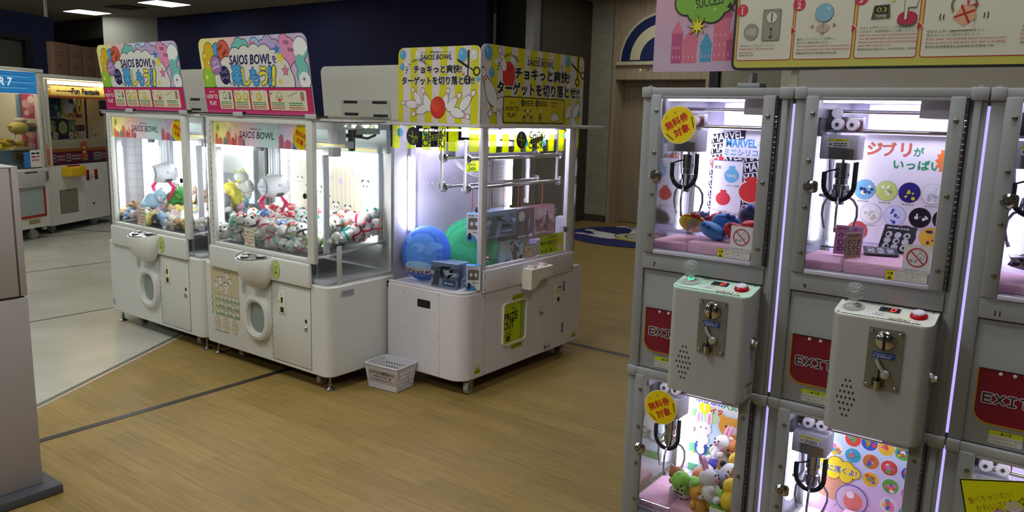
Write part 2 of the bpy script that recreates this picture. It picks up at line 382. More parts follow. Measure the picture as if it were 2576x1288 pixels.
# navy partition with a window behind the far machines
PO = V((-10.325, 4.384, 0))-NC*1.1
def cpt(u, d, z): p = PO+UC*u-NC*d; return (p.x, p.y, z)
def cbox(mb, m_, u0, u1, d0, d1, z0, z1):
    return mb.rings(m_, [[V(cpt(u, d, z)) for u, d in ((u0, d0), (u1, d0), (u1, d1), (u0, d1))] for z in (z0, z1)])
m = MB()
cbox(m, NAVY2, 1.335, 1.80, 0, 0.08, 0, 2.795); cbox(m, NAVY2, -4, 1.335, 0, 0.08, 2.50, 2.795); cbox(m, NAVY2, -4, 1.335, 0, 0.08, 0, 1.2)
struct(m.build('wall_partition'))
m = MB(); cbox(m, BLACK, 1.21, 1.335, -0.01, 0.07, 1.2, 2.5); cbox(m, BLACK, -4, 1.21, -0.01, 0.07, 2.43, 2.5); cbox(m, BLACK, -4, 1.21, -0.01, 0.07, 1.2, 1.27)
cbox(m, mat('#5A584C', 0.6), -4, 1.21, 0.05, 0.06, 1.27, 2.43)
struct(m.build('window_2'))
# ceiling panels, vent, pipe
for i, (x, y, s_) in enumerate(PANELS):
    t = thing('ceiling_light', {0: 'far lit square ceiling panel beside the pale pillar', 1: 'nearer lit square ceiling panel cut by the top edge of the photo'}.get(i, 'unseen square ceiling panel added above the arcade for light'), 'light', (x, y, CEIL), group=None if i < 2 else 'added ceiling panels out of view')
    MB().box(mat('#C9C6BC', 0.5), -0.34, 0.34, -0.34, 0.34, -0.012, -0.004).build('frame', t)
    MB().box(mat('#F0F3F4', 0.5, 0, s_), -0.3, 0.3, -0.3, 0.3, -0.016, -0.0125).build('diffuser', t)
t = MB(); t.box(mat('#2A241A', 0.8), -14.75, -14.1, 7.45, 7.9, CEIL-0.012, CEIL-0.001)
for k in range(5): t.box(mat('#40382A', 0.7), -14.70+k*0.12, -14.64+k*0.12, 7.48, 7.87, CEIL-0.018, CEIL-0.012)
tag(t.build('ceiling_vent'), 'dark square vent in the ceiling between the two lit panels', 'vent')
t = MB(); t.cyl(mat('#DDDACE', 0.5), (-12.13, 5.30, 2.796), (-12.13, 5.30, CEIL-0.001), 0.021)
tag(t.build('hanging_pipe'), 'thin white pipe from the ceiling down to the blue partition', 'pipe')
# ---------------------------------------------------------------- shared prints
K_ = mat('#16151A', 0.5); NAVYP = mat('#1D1C56', 0.45); RED = mat('#C8241F', 0.45); YEL = mat('#EBD500', 0.45); PRINTW = mat('#DEDCD2', 0.5)
LIME = mat('#B4CC00', 0.45); PINK = mat('#E87AA0', 0.5); SKY = mat('#4FA3D8', 0.5); TEAL = mat('#74C2B4', 0.5); ORG = mat('#D9624A', 0.5); PURP = mat('#A678B8', 0.5)
LAV = mat('#B9A3CF', 0.5); GRNP = mat('#94C83C', 0.5); MUST = mat('#D8B414', 0.5); GREENT = mat('#2E7D4A', 0.5); REDT = mat('#B5383A', 0.5); GTXT = mat('#8C8A7E', 0.5)
CRM2 = mat('#DAD6B4', 0.5); MAGENTA = mat('#C2275F', 0.45)
def free_ticket(A, cx, cy, r, L=3, rot=0.45, white=True):
    """round yellow free-ticket sticker"""
    if white: A.circ(mat('#F2EFD8', 0.5), cx, cy, r*1.04, L)
    A.circ(mat('#F2D400', 0.45), cx, cy, r, L+1); c, s = math.cos(rot), math.sin(rot)
    f = lambda u, v: (cx+(u*c-v*s)*r, cy+(u*s+v*c)*r)
    A.text(RED, '無料券', *f(-0.02, 0.0), r*0.46, L+3, 0.025, rot=rot, wd=r*1.42); A.text(RED, '対象', *f(0.03, -0.58), r*0.46, L+3, 0.025, rot=rot, wd=r*0.95)
    A.text(K_, 'タ', *f(-0.45, 0.6), r*0.13, L+3, 0.01, rot=rot); A.text(K_, 'ダ', *f(0.12, 0.62), r*0.14, L+3, 0.01, rot=rot)
    A.line(K_, [f(-0.85, -0.12), f(-0.62, -0.6)], r*0.05, L+3); A.line(K_, [f(0.72, -0.55), f(0.88, 0.02)], r*0.05, L+3)
    return A
def notice(A, x, y, w, h, L=2):
    """cream notice with a scalloped green border"""
    A.rect(mat('#D9D3BC', 0.5), x, y, x+w, y+h, L); g = mat('#4E6B34', 0.5); n = 6
    for i in range(n):
        for yy in (y+h*0.07, y+h*0.93):
            A.ring(g, x+w*(0.1+0.8*(i+0.5)/n), yy, w*0.06, w*0.022, L+1, 14)
        for xx in (x+w*0.06, x+w*0.94): A.ring(g, xx, y+h*(0.12+0.76*(i+0.5)/n), h*0.05, w*0.022, L+1, 14)
    A.rect(mat('#D9D3BC', 0.5), x+w*0.07, y+h*0.085, x+w*0.93, y+h*0.915, L+2)
    A.text(K_, '～ご返品について～', x+w/2, y+h*0.68, h*0.14, L+3, 0.02, wd=w*0.8)
    A.text(REDT, '景品の交換、お手渡し等は', x+w/2, y+h*0.5, h*0.11, L+3, 0.02, wd=w*0.8)
    A.text(REDT, '出来ません。', x+w*0.1, y+h*0.33, h*0.11, L+3, 0.02, al='L', wd=w*0.42)
    A.text(K_, 'SAIOS', x+w*0.72, y+h*0.34, h*0.1, L+3, 0.01)
    A.greek(REDT, x+w*0.12, y+h*0.22, w*0.76, h*0.045, L+3, 4); A.greek(REDT, x+w*0.35, y+h*0.14, w*0.3, h*0.045, L+3, 5)
    return A
def header_art():
    """party header: print on a board 1.0 wide, 0.44 high"""
    A = Art(); W = 1.0
    cs = ['#E6DF8C', '#E9DC9C', '#EBC9B4', '#ECBFC2', '#D8C3D6', '#B9CDE0', '#BCD3E4', '#C6C0DC', '#CBB6D8', '#CDB9DB']
    P = lambda y0, y1, x0, x1: [(x0, y0), (x1, y0), (x1, y1), (x0, y1)]
    for i, c in enumerate(cs):
        x0, x1 = i/10, (i+1)/10
        if i == 0: pts = [(0.0, 0.15), (x1, 0.15), (x1, 0.44)]+[(0.05-0.05*math.sin(q), 0.39+0.05*math.cos(q)) for q in [PI/2*k/6 for k in range(7)]]
        elif i == 9: pts = [(x0, 0.15), (1.0, 0.15)]+[(0.95+0.05*math.cos(q), 0.39+0.05*math.sin(q)) for q in [PI/2*k/6 for k in range(7)]]+[(x0, 0.44)]
        else: pts = P(0.15, 0.44, x0, x1)
        A.poly(mat(c, 0.5), pts, 0)
    A.cloud(K_, MUST, [(.10, .37, .045), (.07, .33, .04), (.11, .32, .05), (.075, .28, .04), (.10, .27, .035)], .004, 1)
    A.cloud(K_, GRNP, [(.05, .22, .045), (.09, .20, .05), (.05, .175, .04)], .004, 1)
    A.cloud(K_, SKY, [(.18, .37, .04)], .004, 1)
    A.star(K_, .245, .365, .068, 3, 18, .86); A.star(ORG, .245, .365, .063, 4, 18, .86)
    A.cloud(K_, TEAL, [(.36, .375, .03), (.40, .395, .04), (.45, .385, .04)], .004, 1)
    A.cloud(K_, mat('#9FC3DC', 0.5), [(.55, .385, .045)], .004, 1)
    A.cloud(K_, LAV, [(.62, .38, .035), (.67, .395, .045), (.73, .37, .045), (.77, .345, .045)], .004, 1)
    A.cloud(K_, mat('#E08FB2', 0.5), [(.81, .40, .04), (.85, .37, .05), (.85, .33, .05), (.82, .30, .045)], .004, 1)
    A.cloud(K_, mat('#E9EDE8', 0.5), [(.945, .36, .06)], .004, 1)
    A.poly(TEAL, [(.945+.06*math.cos(q), .36+.06*math.sin(q)) for q in [-1.9+.12*k for k in range(17)]]+[(.96, .32)], 3)
    A.cloud(K_, TEAL, [(.93, .29, .04), (.95, .25, .045), (.93, .22, .035)], .004, 1)
    A.cloud(K_, mat('#E9EDE8', 0.5), [(.955, .19, .048)], .004, 1); A.star(K_, .95, .20, .02, 4, 4, .2)
    A.star(mat('#3E7FC8', 0.5), .745, .36, .032, 10); A.star(K_, .80, .245, .036, 10); A.star(PINK, .80, .245, .031, 11); A.star(mat('#E8DC30', 0.5), .745, .185, .022, 10); A.star(mat('#E8DC30', 0.5), .765, .315, .04, 10, 8, .4)
    A.circ(PINK, .525, .40, .014, 3); A.circ(PINK, .548, .395, .014, 3); A.poly(PINK, [(.512, .397), (.56, .388), (.545, .355)], 3)
    for x, y, r in ((.045, .215, .02), (.05, .34, .017), (.085, .30, .014)): A.star(mat('#EFE58A', 0.5), x, y, r, 4)
    cl = [(.20, .19, .075), (.27, .25, .08), (.36, .31, .07), (.45, .325, .065), (.54, .33, .065), (.63, .32, .07), (.71, .29, .07), (.77, .24, .075), (.80, .19, .07), (.30, .2, .1), (.5, .23, .12), (.65, .22, .11), (.42, .22, .12)]
    A.cloud(K_, PRINTW, cl, .004, 6)
    A.star(K_, .155, .285, .062, 8, 16, .84); A.star(PURP, .155, .285, .057, 9, 16, .84)
    A.text(PRINTW, "Let's", .155, .295, .022, 10, .01, rot=.25); A.text(PRINTW, 'challenge!', .155, .262, .022, 10, .01, rot=.25, wd=.085)
    A.text(K_, 'WAKU', .225, .375, .022, 10, .01, rot=.6, wd=.055); A.text(K_, 'WAKU', .265, .345, .022, 10, .01, rot=.6, wd=.055)
    A.text(K_, 'DOKI', .83, .385, .02, 5, .01, rot=-.1, wd=.045); A.text(K_, 'DOKI', .865, .345, .02, 5, .01, rot=-.1, wd=.05)
    A.text(NAVYP, 'SAIOS BOWL', .49, .285, .052, 11, .022, wd=.39, shear=.18, halo=mat('#9A98A8', 0.5), hb=.012)
    A.text(mat('#5B3C98', 0.5), 'を', .715, .288, .04, 11, .03)
    A.circ(NAVYP, .232, .225, .05, 8, ry=.055); A.poly(NAVYP, [(.26, .19), (.285, .165), (.275, .215)], 8)
    A.text(PRINTW, 'もっと', .232, .235, .026, 10, .01, rot=.12, wd=.06); A.text(PRINTW, 'もーっと', .235, .2, .024, 10, .01, rot=.12, wd=.075)
    xs = .30
    for ch, w_, h_, c in (('楽', .105, .115, SKY), ('し', .07, .095, mat('#E4DA3A', .5)), ('も', .085, .095, SKY), ('う', .08, .1, mat('#E4DA3A', .5)), ('!', .032, .1, SKY), ('!', .04, .1, mat('#E4DA3A', .5))):
        A.text(c, ch, xs+w_/2, .168, h_, 12, .045, wd=w_*.92, halo=mat('#1D3C7A', 0.5), hb=.035, shear=.2 if ch == '!' else 0); xs += w_
    # pink how-to strip
    A.rect(K_, 0.002, 0.0, 1.0, .156, 13); A.rect(MAGENTA, 0.002, 0.0, 1.0, .152, 14); A.rect(mat('#C9407C', 0.45), 0.002, 0.0, 1.0, .02, 15)
    A.text(PRINTW, '‹遊び方›', .075, .122, .014, 16); A.text(PRINTW, 'HOW TO', .075, .088, .024, 16, .03, wd=.11); A.text(PRINTW, 'PLAY', .075, .05, .024, 16, .03, wd=.07)
    px = [(.145, .282), (.297, .445), (.46, .615), (.635, .955)]
    for i, (a, b) in enumerate(px):
        A.rect(CRM2, a, .028, b, .138, 16, .008); A.text(K_, str(i+1), a+.013, .112, .018, 17, .01)
        if i < 3: A.poly(mat('#8E1218', 0.5), [(b+.001, .07), (b+.014, .083), (b+.001, .096)], 17)
        n = 2 if i < 3 else 5
        for k in range(2):
            A.greek(GREENT, a+.012, .066-k*.011, (b-a)*(.8 if i < 3 else .36), .006, 17, k+i); A.greek(REDT, a+.012, .044-k*.009, (b-a)*(.8 if i < 3 else .36), .005, 17, k+3+i)
    for k in range(2): A.greek(GREENT, .80, .066-k*.011, .12, .006, 17, k+9); A.greek(REDT, .80, .044-k*.009, .13, .005, 17, k+12)
    A.rect(GTXT, .185, .085, .222, .13, 17, .014); A.rect(CRM2, .19, .095, .217, .122, 18, .003); A.rect(GTXT, .243, .082, .265, .128, 17, .003); A.rect(K_, .248, .088, .258, .1, 18)
    for x, c in ((.34, '①'), (.41, '①'), (.535, '②')): A.circ(mat('#D6B800', .5), x, .1, .024, 17, ry=.024); A.circ(PRINTW, x, .103, .013, 18); A.text(K_, '1' if x < .5 else '2', x, .097, .012, 19, .01)
    for x in (.375, .57): A.circ(PRINTW, x, .125, .012, 18, ry=.016)
    A.ring(GTXT, .72, .115, .016, .003, 17); A.line(REDT, [(.70, .11), (.69, .095), (.715, .08)], .004, 17); A.line(REDT, [(.74, .11), (.75, .095), (.725, .08)], .004, 17); A.poly(ORG, [(.708, .095), (.732, .095), (.735, .075), (.705, .075)], 17)
    A.text(GTXT, 'Congratulations!', .84, .11, .014, 17, rot=.25, wd=.09); A.rect(GTXT, .905, .082, .935, .132, 17, .004); A.poly(ORG, [(.912, .09), (.93, .09), (.926, .108), (.914, .108)], 18)
    return A
def valance_art(w, h):
    A = Art(); cs = ['#E6DE80', '#EAD894', '#E8C4AC', '#E4BEB8', '#D6C4C8', '#BED2CA', '#B8CEC8', '#C4BECA', '#D4B6C4', '#E0B2BC']
    for i, c in enumerate(cs): A.rect(litmat(c), w*i/10, 0, w*(i+1)/10, h, 0)
    q = litmat('#E88A98'); q2 = litmat('#D67488'); bl = litmat('#68ACC6')
    for x, ww, hh, m in ((.01, .035, .055, q), (.045, .05, .03, q), (.10, .03, .035, bl), (.13, .045, .07, q), (.18, .04, .035, q2), (.22, .02, .06, q), (.25, .045, .05, q), (.295, .025, .03, bl), (.64, .045, .065, q), (.69, .06, .04, q), (.76, .04, .035, bl), (.80, .065, .085, q), (.87, .05, .05, q2)):
        A.rect(m, x*w/.9, 0, (x+ww)*w/.9, hh, 1)
        A.poly(m, [(x*w/.9, hh), ((x+ww)*w/.9, hh), ((x+ww/2)*w/.9, hh+.018)], 1)
    for x, y, r, c in ((.045, .1, .024, '#E6D800'), (.12, .12, .01, '#D8D2B0'), (.17, .09, .014, '#E8E0C8'), (.23, .115, .011, '#E6D800'), (.33, .12, .013, '#E8E0C8'), (.64, .12, .013, '#E0D850'), (.68, .07, .012, '#CFE0D8')):
        A.star(GTXT, x, y, r*1.12, 2); A.star(mat(c, .5), x, y, r, 3)
    A.text(K_, 'Welcome to', w*.47, h-.042, .013, 4, .006, wd=.105); A.text(NAVYP, 'SAIOS BOWL', w*.48, h-.092, .04, 4, .018, wd=w*.37, shear=.12)
    free_ticket(A, w*.93, h*.5, .068, 5, -.35)
    return A
def panda(A, x, y, r, L, c=K_):
    A.circ(c, x-r*.62, y+r*.72, r*.33, L); A.circ(c, x+r*.62, y+r*.72, r*.33, L); A.circ(GTXT, x, y, r*1.03, L+1, ry=r*.88); A.circ(PRINTW, x, y, r, L+2, ry=r*.84)
    A.circ(c, x-r*.4, y+r*.02, r*.15, L+3, ry=r*.2); A.circ(c, x+r*.4, y+r*.02, r*.15, L+3, ry=r*.2); A.circ(c, x, y-r*.22, r*.08, L+3)
def poster_art():
    A = Art(); A.rect(mat('#C9BE98', .6), 0, .115, .30, .42, 0); gr = mat('#8FA27C', .6); q = random.Random(3)
    for i in range(9): A.rect(mat('#C2B58C', .6), i*.034, .26, i*.034+.014, .42, 1)
    for i in range(16): A.circ(mat(['#B59ABF', '#A8BF8C', '#C9AE9A'][i % 3], .6), q.uniform(.015, .285), q.uniform(.27, .41), q.uniform(.003, .009), 2)
    for x, y, r in ((.10, .345, .024), (.175, .385, .02), (.21, .35, .018), (.06, .315, .02), (.165, .315, .026), (.11, .295, .018), (.165, .28, .018)): panda(A, x, y, r, 4)
    for k, y in enumerate((.225, .175, .125)):
        A.rect(gr, 0, y-.01, .30, y+.012, 3); A.circ(PRINTW, .03, y+.002, .011, 4)
        for i in range(6): panda(A, .07+i*.042, y+.014+(i % 2)*.008*(k > 0), .015, 4, mat(['#2A2A2C', '#4C6040', '#7A4A48', '#3E6A68'][(i+k) % 4], .6))
    for x in (.055, .15, .245):
        A.cloud(mat('#C7B189', .6), mat('#D2C3A0', .6), [(x, .08, .03), (x, .05, .034), (x, .095, .02), (x, .03, .022)], .002, 1)
        for dx, dy in ((0, .09), (-.018, .06), (.018, .06), (0, .035)): panda(A, x+dx, dy, .01, 4)
    A.greek(K_, .02, .008, .16, .004, 2, 7)
    return A
def pattern_art(w, h, seed):
    """cream panda wallpaper of the back panel"""
    A = Art(); q = random.Random(seed); A.rect(mat('#D8D2BE', .6), 0, 0, w, h, 0)
    for i in range(int(w/.04)): A.rect(mat('#CFC8B2', .6), i*.04, 0, i*.04+.018, h, 1)
    for i in range(26): A.circ(mat(['#C2A8CC', '#AFC6A0', '#CDB8B0', '#BDB0D0'][i % 4], .6), q.uniform(.02, w-.02), q.uniform(.02, h-.02), q.uniform(.006, .018), 2, ry=q.uniform(.008, .018))
    for i in range(9): panda(A, w*(.12+.76*((i*37) % 100)/100), h*(.25+.5*((i*61) % 100)/100), q.uniform(.028, .042), 4, mat('#4A4640', .6))
    for i in range(6): panda(A, w*(.1+.16*i), .035, .02, 4, mat('#5C4A44', .6))
    A.text(GTXT, 'もーちぃぱんだ' if False else 'ふわふわパンダ', w*.22, h*.86, .03, 5, .01) if False else None
    return A

def plan(x0, x1, y0, y1, r, corners='ab', n=8): return rrect(x0, y0, x1, y1, r, n, corners)
def slab(mb, m, pts, z0, z1, bev=0.006):
    """horizontal plate with softened rims"""
    c = (sum(p[0] for p in pts)/len(pts), sum(p[1] for p in pts)/len(pts))
    sh = lambda d: [(c[0]+(p[0]-c[0])*(1-d/abs(p[0]-c[0]) if abs(p[0]-c[0]) > d else 1), c[1]+(p[1]-c[1])*(1-d/abs(p[1]-c[1]) if abs(p[1]-c[1]) > d else 1)) for p in pts]
    i = sh(bev)
    return mb.rings(m, [[V((*p, z0)) for p in i], [V((*p, z0+bev)) for p in pts], [V((*p, z1-bev)) for p in pts], [V((*p, z1)) for p in i]])
def wallshell(mb, m, path, z0, z1, t=0.004, out=1):
    """thin upright sheet along a plan path"""
    P = [V((*p, 0)) for p in path]; L = []
    for i in range(len(P)):
        d = (P[min(i+1, len(P)-1)]-P[max(i-1, 0)]).normalized(); L.append(P[i]+V((-d.y, d.x, 0))*t*out)
    up = lambda a, z: [V((p.x, p.y, z)) for p in a]
    return mb.rings(m, [up(P, z0), up(P, z1), up(L, z1), up(L, z0), up(P, z0)], False, False, closed=False)
def caster(t, x, y, ang=0.4, r=0.044, zt=0.1):
    m = MB(); m.T = MX.Translation((x, y, 0)) @ MX.Rotation(ang, 4, 'Z')
    m.box(STEEL, -0.03, 0.03, -0.03, 0.03, zt-0.008, zt); m.box(STEEL, -0.022, -0.018, -0.02, 0.02, r*.8, zt-.006); m.box(STEEL, 0.018, 0.022, -0.02, 0.02, r*.8, zt-.006)
    o = m.build('caster', t); m = MB(); m.T = MX.Translation((x, y, 0)) @ MX.Rotation(ang, 4, 'Z')
    m.lathe(mat('#9C9890', .6), [(r*.7, -.014), (r*.97, -.013), (r, -.009), (r, .009), (r*.97, .013), (r*.7, .014)], (0, 0, r+.0005), (1, 0, 0), 24); m.lathe(STEEL, [(r*.4, -.0155), (r*.4, .0155)], (0, 0, r+.0005), (1, 0, 0), 16)
    m.build('wheel', o); return o
def foot(t, x, y, zt=0.1):
    m = MB(); m.lathe(STEEL, [(.028, .0006), (.028, .006), (.012, .018), (.007, .024), (.007, zt)], (x, y, 0)); m.lathe(STEEL, [(.012, .03), (.012, .04)], (x, y, 0), n=6)
    return m.build('levelling_foot', t)

# ---------------------------------------------------------------- the two party crane machines
SIGNS = {}
def crane_machine(name, label, x0, variant):
    W, D = 1.225, 0.60
    t = thing(name, label, 'claw machine', (x0, 2.863, 0), group='party crane machines')
    m = MB(); slab(m, WHITE, plan(0, W, 0, D, .055), .09, .625, .008)
    m.box(DGREY, .05, W-.05, .05, D-.03, .085, .092)
    # handle slot on the right side
    m.box(LGREY, W-.001, W+.002, .095, .195, .556, .600, .002); m.box(GREY, W+.0015, W+.0025, .101, .189, .562, .592)
    m.box(DGREY, W-.001, W+.0015, .46, .5, .56, .6)
    m.build('cabinet_body', t)
    m = MB(); m.box(WHITE, .115, 1.095, -.024, .002, .604, .747, .014, 3); m.sph(LGREY, (.155, -.024, .615), .008); m.sph(LGREY, (1.06, -.024, .615), .008)
    fp = m.build('front_panel', t)
    A = Art(); A.circ(mat('#8FA83A', .5), 0, 0, .036, 1, ry=.056); A.circ(mat('#B9CC6E', .5), 0, 0, .031, 2, ry=.05); A.text(K_, '1 Play', 0, .005, .017, 3, .01, wd=.035); A.rect(K_, -.015, -.002, .015, 0, 3); A.text(K_, '¥100', 0, -.026, .017, 3, .02, wd=.03)
    MB().art(A, (.80, -.0245, .676), (1, 0, 0), (0, 0, 1), (0, -1, 0)).build('price_sticker', fp)
    # boat-shaped control console
    m = MB(); cx = .625; rs = []
    for q, a, b, z in ((0, .137, .122, .722), (.06, .139, .124, .716), (.25, .134, .116, .66), (.5, .120, .096, .605), (.75, .092, .066, .565), (.93, .05, .034, .545), (1, .02, .012, .541)):
        rs.append([V((cx+a*math.cos(PI+PI*k/24), -.02+b*math.sin(PI+PI*k/24)-.004, z+(.018*(1-abs(math.sin(PI*k/24))) if q < .1 else 0))) for k in range(25)])
    m.rings(WHITE, rs, True, True, False)
    con = m.build('control_console', t)
    m = MB(); rim = [V((cx+.129*math.cos(PI+PI*k/24), -.026+.112*math.sin(PI+PI*k/24), .7245+.018*(1-abs(math.sin(PI*k/24))))) for k in range(25)]
    m.rings(STEEL, [rim, [p+V((0, 0, .003)) for p in rim]], True, True); m.tube(CHROME, [p+V((0, 0, .002)) for p in rim], .005, 6)
    m.box(mat('#4A2A34', .4), cx-.016, cx+.02, -.05, -.038, .736, .741); m.build('console_plate', con)
    for bx, by in ((cx-.066, -.052), (cx-.025, -.095), (cx+.066, -.052)):
        zc = .7275+.018*(1-min(1, (-by-.026)/.112)); mb = MB(); mb.lathe(K_, [(.025, 0), (.025, .004)], (bx, by, zc)); mb.lathe(mat('#C9D2C4', .25), [(.021, .003), (.021, .009), (.018, .012), (.0, .013)], (bx, by, zc)); mb.build('button', con)
    # speaker, door, coin plate, locks
    A = Art()
    for i in range(6):
        for j in range(10):
            if (i-2.5)**2/9+(j-4.5)**2/26 < 1.05: A.circ(K_, (i-2.5)*.0085, (j-4.5)*.0085+(i % 2)*.004, .0026, 1, n=8)
    MB().art(A, (.445, 0, .512), (1, 0, 0), (0, 0, 1), (0, -1, 0)).build('speaker_grille', t)
    m = MB(); m.box(mat('#4E4D48', .6), .722, 1.080, -.0008, .004, .114, .600); m.box(WHITE, .725, 1.077, -.003, .004, .118, .597, .001)
    for k in range(44): m.box(DGREY if k % 4 else LGREY, .7215, .7245, -.003, -.001, .122+k*.0107, .131+k*.0107)
    d = m.build('access_door', t)
    m = MB(); m.lathe(CHROME, [(.014, 0), (.014, .006), (.010, .010), (0, .011)], (1.038, -.003, .357), (0, -1, 0)); m.build('lock', d)
    m = MB(); m.prism(BLACK, [(.009*math.cos(2*PI*k/16), .013*math.sin(2*PI*k/16)) for k in range(16)], (1.037, -.003, .4), (1, 0, 0), (0, 0, 1), (0, -1, 0), 0, .001); m.build('keyhole', d)
    m = MB(); m.box(CREAM, .792, .856, -.009, -.002, .410, .548, .004); m.box(GREY, .822, .826, -.0095, -.008, .515, .543); m.box(K_, .822, .833, -.012, -.008, .478, .508); m.box(K_, .817, .838, -.012, -.008, .503, .51, .001); m.box(LIME, .794, .81, -.0095, -.008, .474, .492); m.box(K_, .812, .842, -.0095, -.008, .42, .452)
    for q in ((.798, .416), (.85, .416), (.798, .542), (.85, .542)): m.sph(GREY, (q[0], -.009, q[1]), .003, u=8, v=6)
    m.build('coin_plate', d)
    # prize opening
    cx, cz = .594, .348
    m = MB(); ov = lambda a, b, y: [V((cx+a*abs(math.cos(q))**.75*(1 if math.cos(q) > 0 else -1), y, cz+b*abs(math.sin(q))**.9*(1 if math.sin(q) > 0 else -1))) for q in [2*PI*k/40 for k in range(40)]]
    m.rings(WHITE, [ov(.128, .148, .0), ov(.128, .147, -.014), ov(.118, .135, -.032), ov(.102, .116, -.037), ov(.088, .10, -.030), ov(.084, .096, .0)], False, False)
    pr = m.build('prize_door_frame', t)
    m = MB(); m.rings(mat('#879189', .3), [ov(.088, .10, -.004), ov(.088, .10, -.002)]); m.build('flap', pr)
    if variant == 'B': MB().art(poster_art(), (.093, 0, .175), (1, 0, 0), (0, 0, 1), (0, -1, 0)).build('poster', t)
    else:
        MB().art(Art().rect(LGREY, 0, 0, .04, .05, 0).rect(GTXT, .006, .008, .034, .02, 1).greek(K_, .006, .03, .028, .004, 1), (.045, 0, .135), (1, 0, 0), (0, 0, 1), (0, -1, 0)).build('rating_plate', t)
    # glass door frame with piano hinge
    m = MB(); m.box(WHITE, .125, .172, -.012, .02, .748, 1.545, .004); m.box(WHITE, 1.072, 1.128, -.012, .02, .748, 1.545, .004); m.box(WHITE, .172, 1.072, -.012, .02, 1.522, 1.545, .004); m.box(WHITE, .172, 1.072, -.012, .02, .748, .772, .004)
    for k in range(60): m.box(DGREY if k % 3 == 0 else LGREY, .160, .166, -.0135, -.011, .755+k*.013, .765+k*.013)
    fr = m.build('door_frame', t)
    m = MB(); m.box(GLASS, .172, 1.072, .002, .006, .772, 1.522); g = m.build('front_glass', fr)
    m = MB(); m.cyl(CHROME, (1.062, -.016, 1.13), (1.062, -.004, 1.13), .016); m.build('lock', fr)
    A = notice(Art(), 0, 0, .105, .118); MB().art(A, (.47, -.003, .778), (1, 0, 0), (0, 0, 1), (0, -1, 0)).build('notice', g)
    A = valance_art(.9, .140); MB().art(A, (.172, .007, 1.382), (1, 0, 0), (0, 0, 1), (0, -1, 0), lift=-.0002).build('valance_strip', fr)
    # acrylic sides with rounded corners, corner posts
    for sx in (-1, 1):
        f = lambda x: x if sx > 0 else W-x
        pth = [(f(1.128), .002)]+[(f(1.135+.085*math.sin(q)), .087-.085*math.cos(q)) for q in [PI/2*k/10 for k in range(11)]]+[(f(1.22), .56)]
        m = MB(); wallshell(m, GLASS, pth, .64, 1.545, .004, sx); m.build('side_glass', t)
        m = MB(); m.box(LGREY, f(1.215)-.012, f(1.215)+.004 if sx > 0 else f(1.215)+.012, .555, .6, .625, 1.545, .003); m.build('rear_post', t)
    m = MB(); m.box(WHITE, 1.205, 1.217, .085, .115, .625, .85, .002); m.build('tray_post', t)
    # top plate, chrome rail with clips
    m = MB(); slab(m, WHITE, plan(0, W, -.005, D, .06), 1.545, 1.560, .003); tp = m.build('top_plate', t)
    m = MB(); m.tube(CHROME, [(.02, .03, 1.568), (.05, -.012, 1.568), (1.17, -.012, 1.568), (1.205, .03, 1.568), (1.205, .5, 1.568)], .008); m.build('top_rail', tp)
    for x in (.47, 1.13):
        m = MB(); m.box(LGREY, x-.045, x+.045, -.026, .004, 1.557, 1.582, .004); m.cyl(K_, (x+.055, -.02, 1.575), (x+.055, .0, 1.575), .011); m.build('rail_clip', tp)
    # inside: rear panel, lamp tubes, prize bed, ceiling mechanism
    m = MB(); m.box(mat('#D8D8D2', .5), .06, 1.165, .555, .575, .64, 1.40); rp = m.build('rear_panel', t)
    if variant == 'B': MB().art(pattern_art(.98, .50, 5), (.11, .553, .80), (1, 0, 0), (0, 0, 1), (0, -1, 0)).build('panel_print', rp)
    else:
        A = Art().rect(mat('#A4A7AA', .6), .36, 0, .98, .34, 0).rect(mat('#E0A9C2', .6), .02, 0, .30, .42, 0)
        for i in range(13): A.line(mat('#8C8F92', .6), [(.36+i*.05, 0), (.36+i*.05, .34)], .003, 1)
        for i in range(7): A.line(mat('#8C8F92', .6), [(.36, .02+i*.05), (.98, .02+i*.05)], .003, 1)
        m = MB(); m.box(mat('#8A8B8E', .6), .045, .049, .06, .55, .80, 1.40); A2 = Art()
        for i in range(9): A2.line(mat('#6C6D70', .6), [(0, .02+i*.06), (.49, .02+i*.06)], .003, 0)
        for i in range(7): A2.line(mat('#6C6D70', .6), [(.03+i*.07, 0), (.03+i*.07, .6)], .003, 1)
        m.art(A2, (.049, .06, .80), (0, 1, 0), (0, 0, 1), (1, 0, 0)); m.box(WHITE, .05, .062, .28, .325, .80, 1.38); m.build('reflection_panel', t)  # gridded grey panel added in place of a reflection in the side window
        m = MB(); m.cyl(TUBE, (.075, .40, .84), (.075, .40, 1.31), .010, n=12); m.build('lamp_tube', t)
        MB().art(A, (.1, .553, .80), (1, 0, 0), (0, 0, 1), (0, -1, 0)).build('panel_print', rp)
    for x, y in ((.105, .085), (.105, .53), (1.085, .53), (1.12, .075)):
        m = MB(); sg = 1 if x > .6 else -1
        m.box(mat('#C9CBD2', .5), x+sg*.012-.008, x+sg*.012+.008, y-.02, y+.02, .80, 1.36, .003); m.build('lamp_holder', t)
        m = MB(); m.cyl(TUBE, (x, y, .84), (x, y, 1.31), .011, n=12); m.build('lamp_tube', t)
    m = MB(); m.box(mat('#F4F8FF', .5, 0, 14.0), .14, 1.08, .525, .553, 1.315, 1.36, .004); m.build('lamp_panel', t)
    m = MB(); m.box(mat('#C9CACB', .5), .06, 1.18, .03, .555, .627, .640); m.rings(mat('#BFC1C4', .4), [[V((.08, .03, z-.03)), V((.98, .03, z-.03)), V((1.13, .10, z)), V((1.13, .54, z+.045)), V((.08, .54, z+.01))] for z in (.775, .785)]); m.box(WHITE, .08, .96, .026, .032, .64, .755); m.build('prize_bed', t)
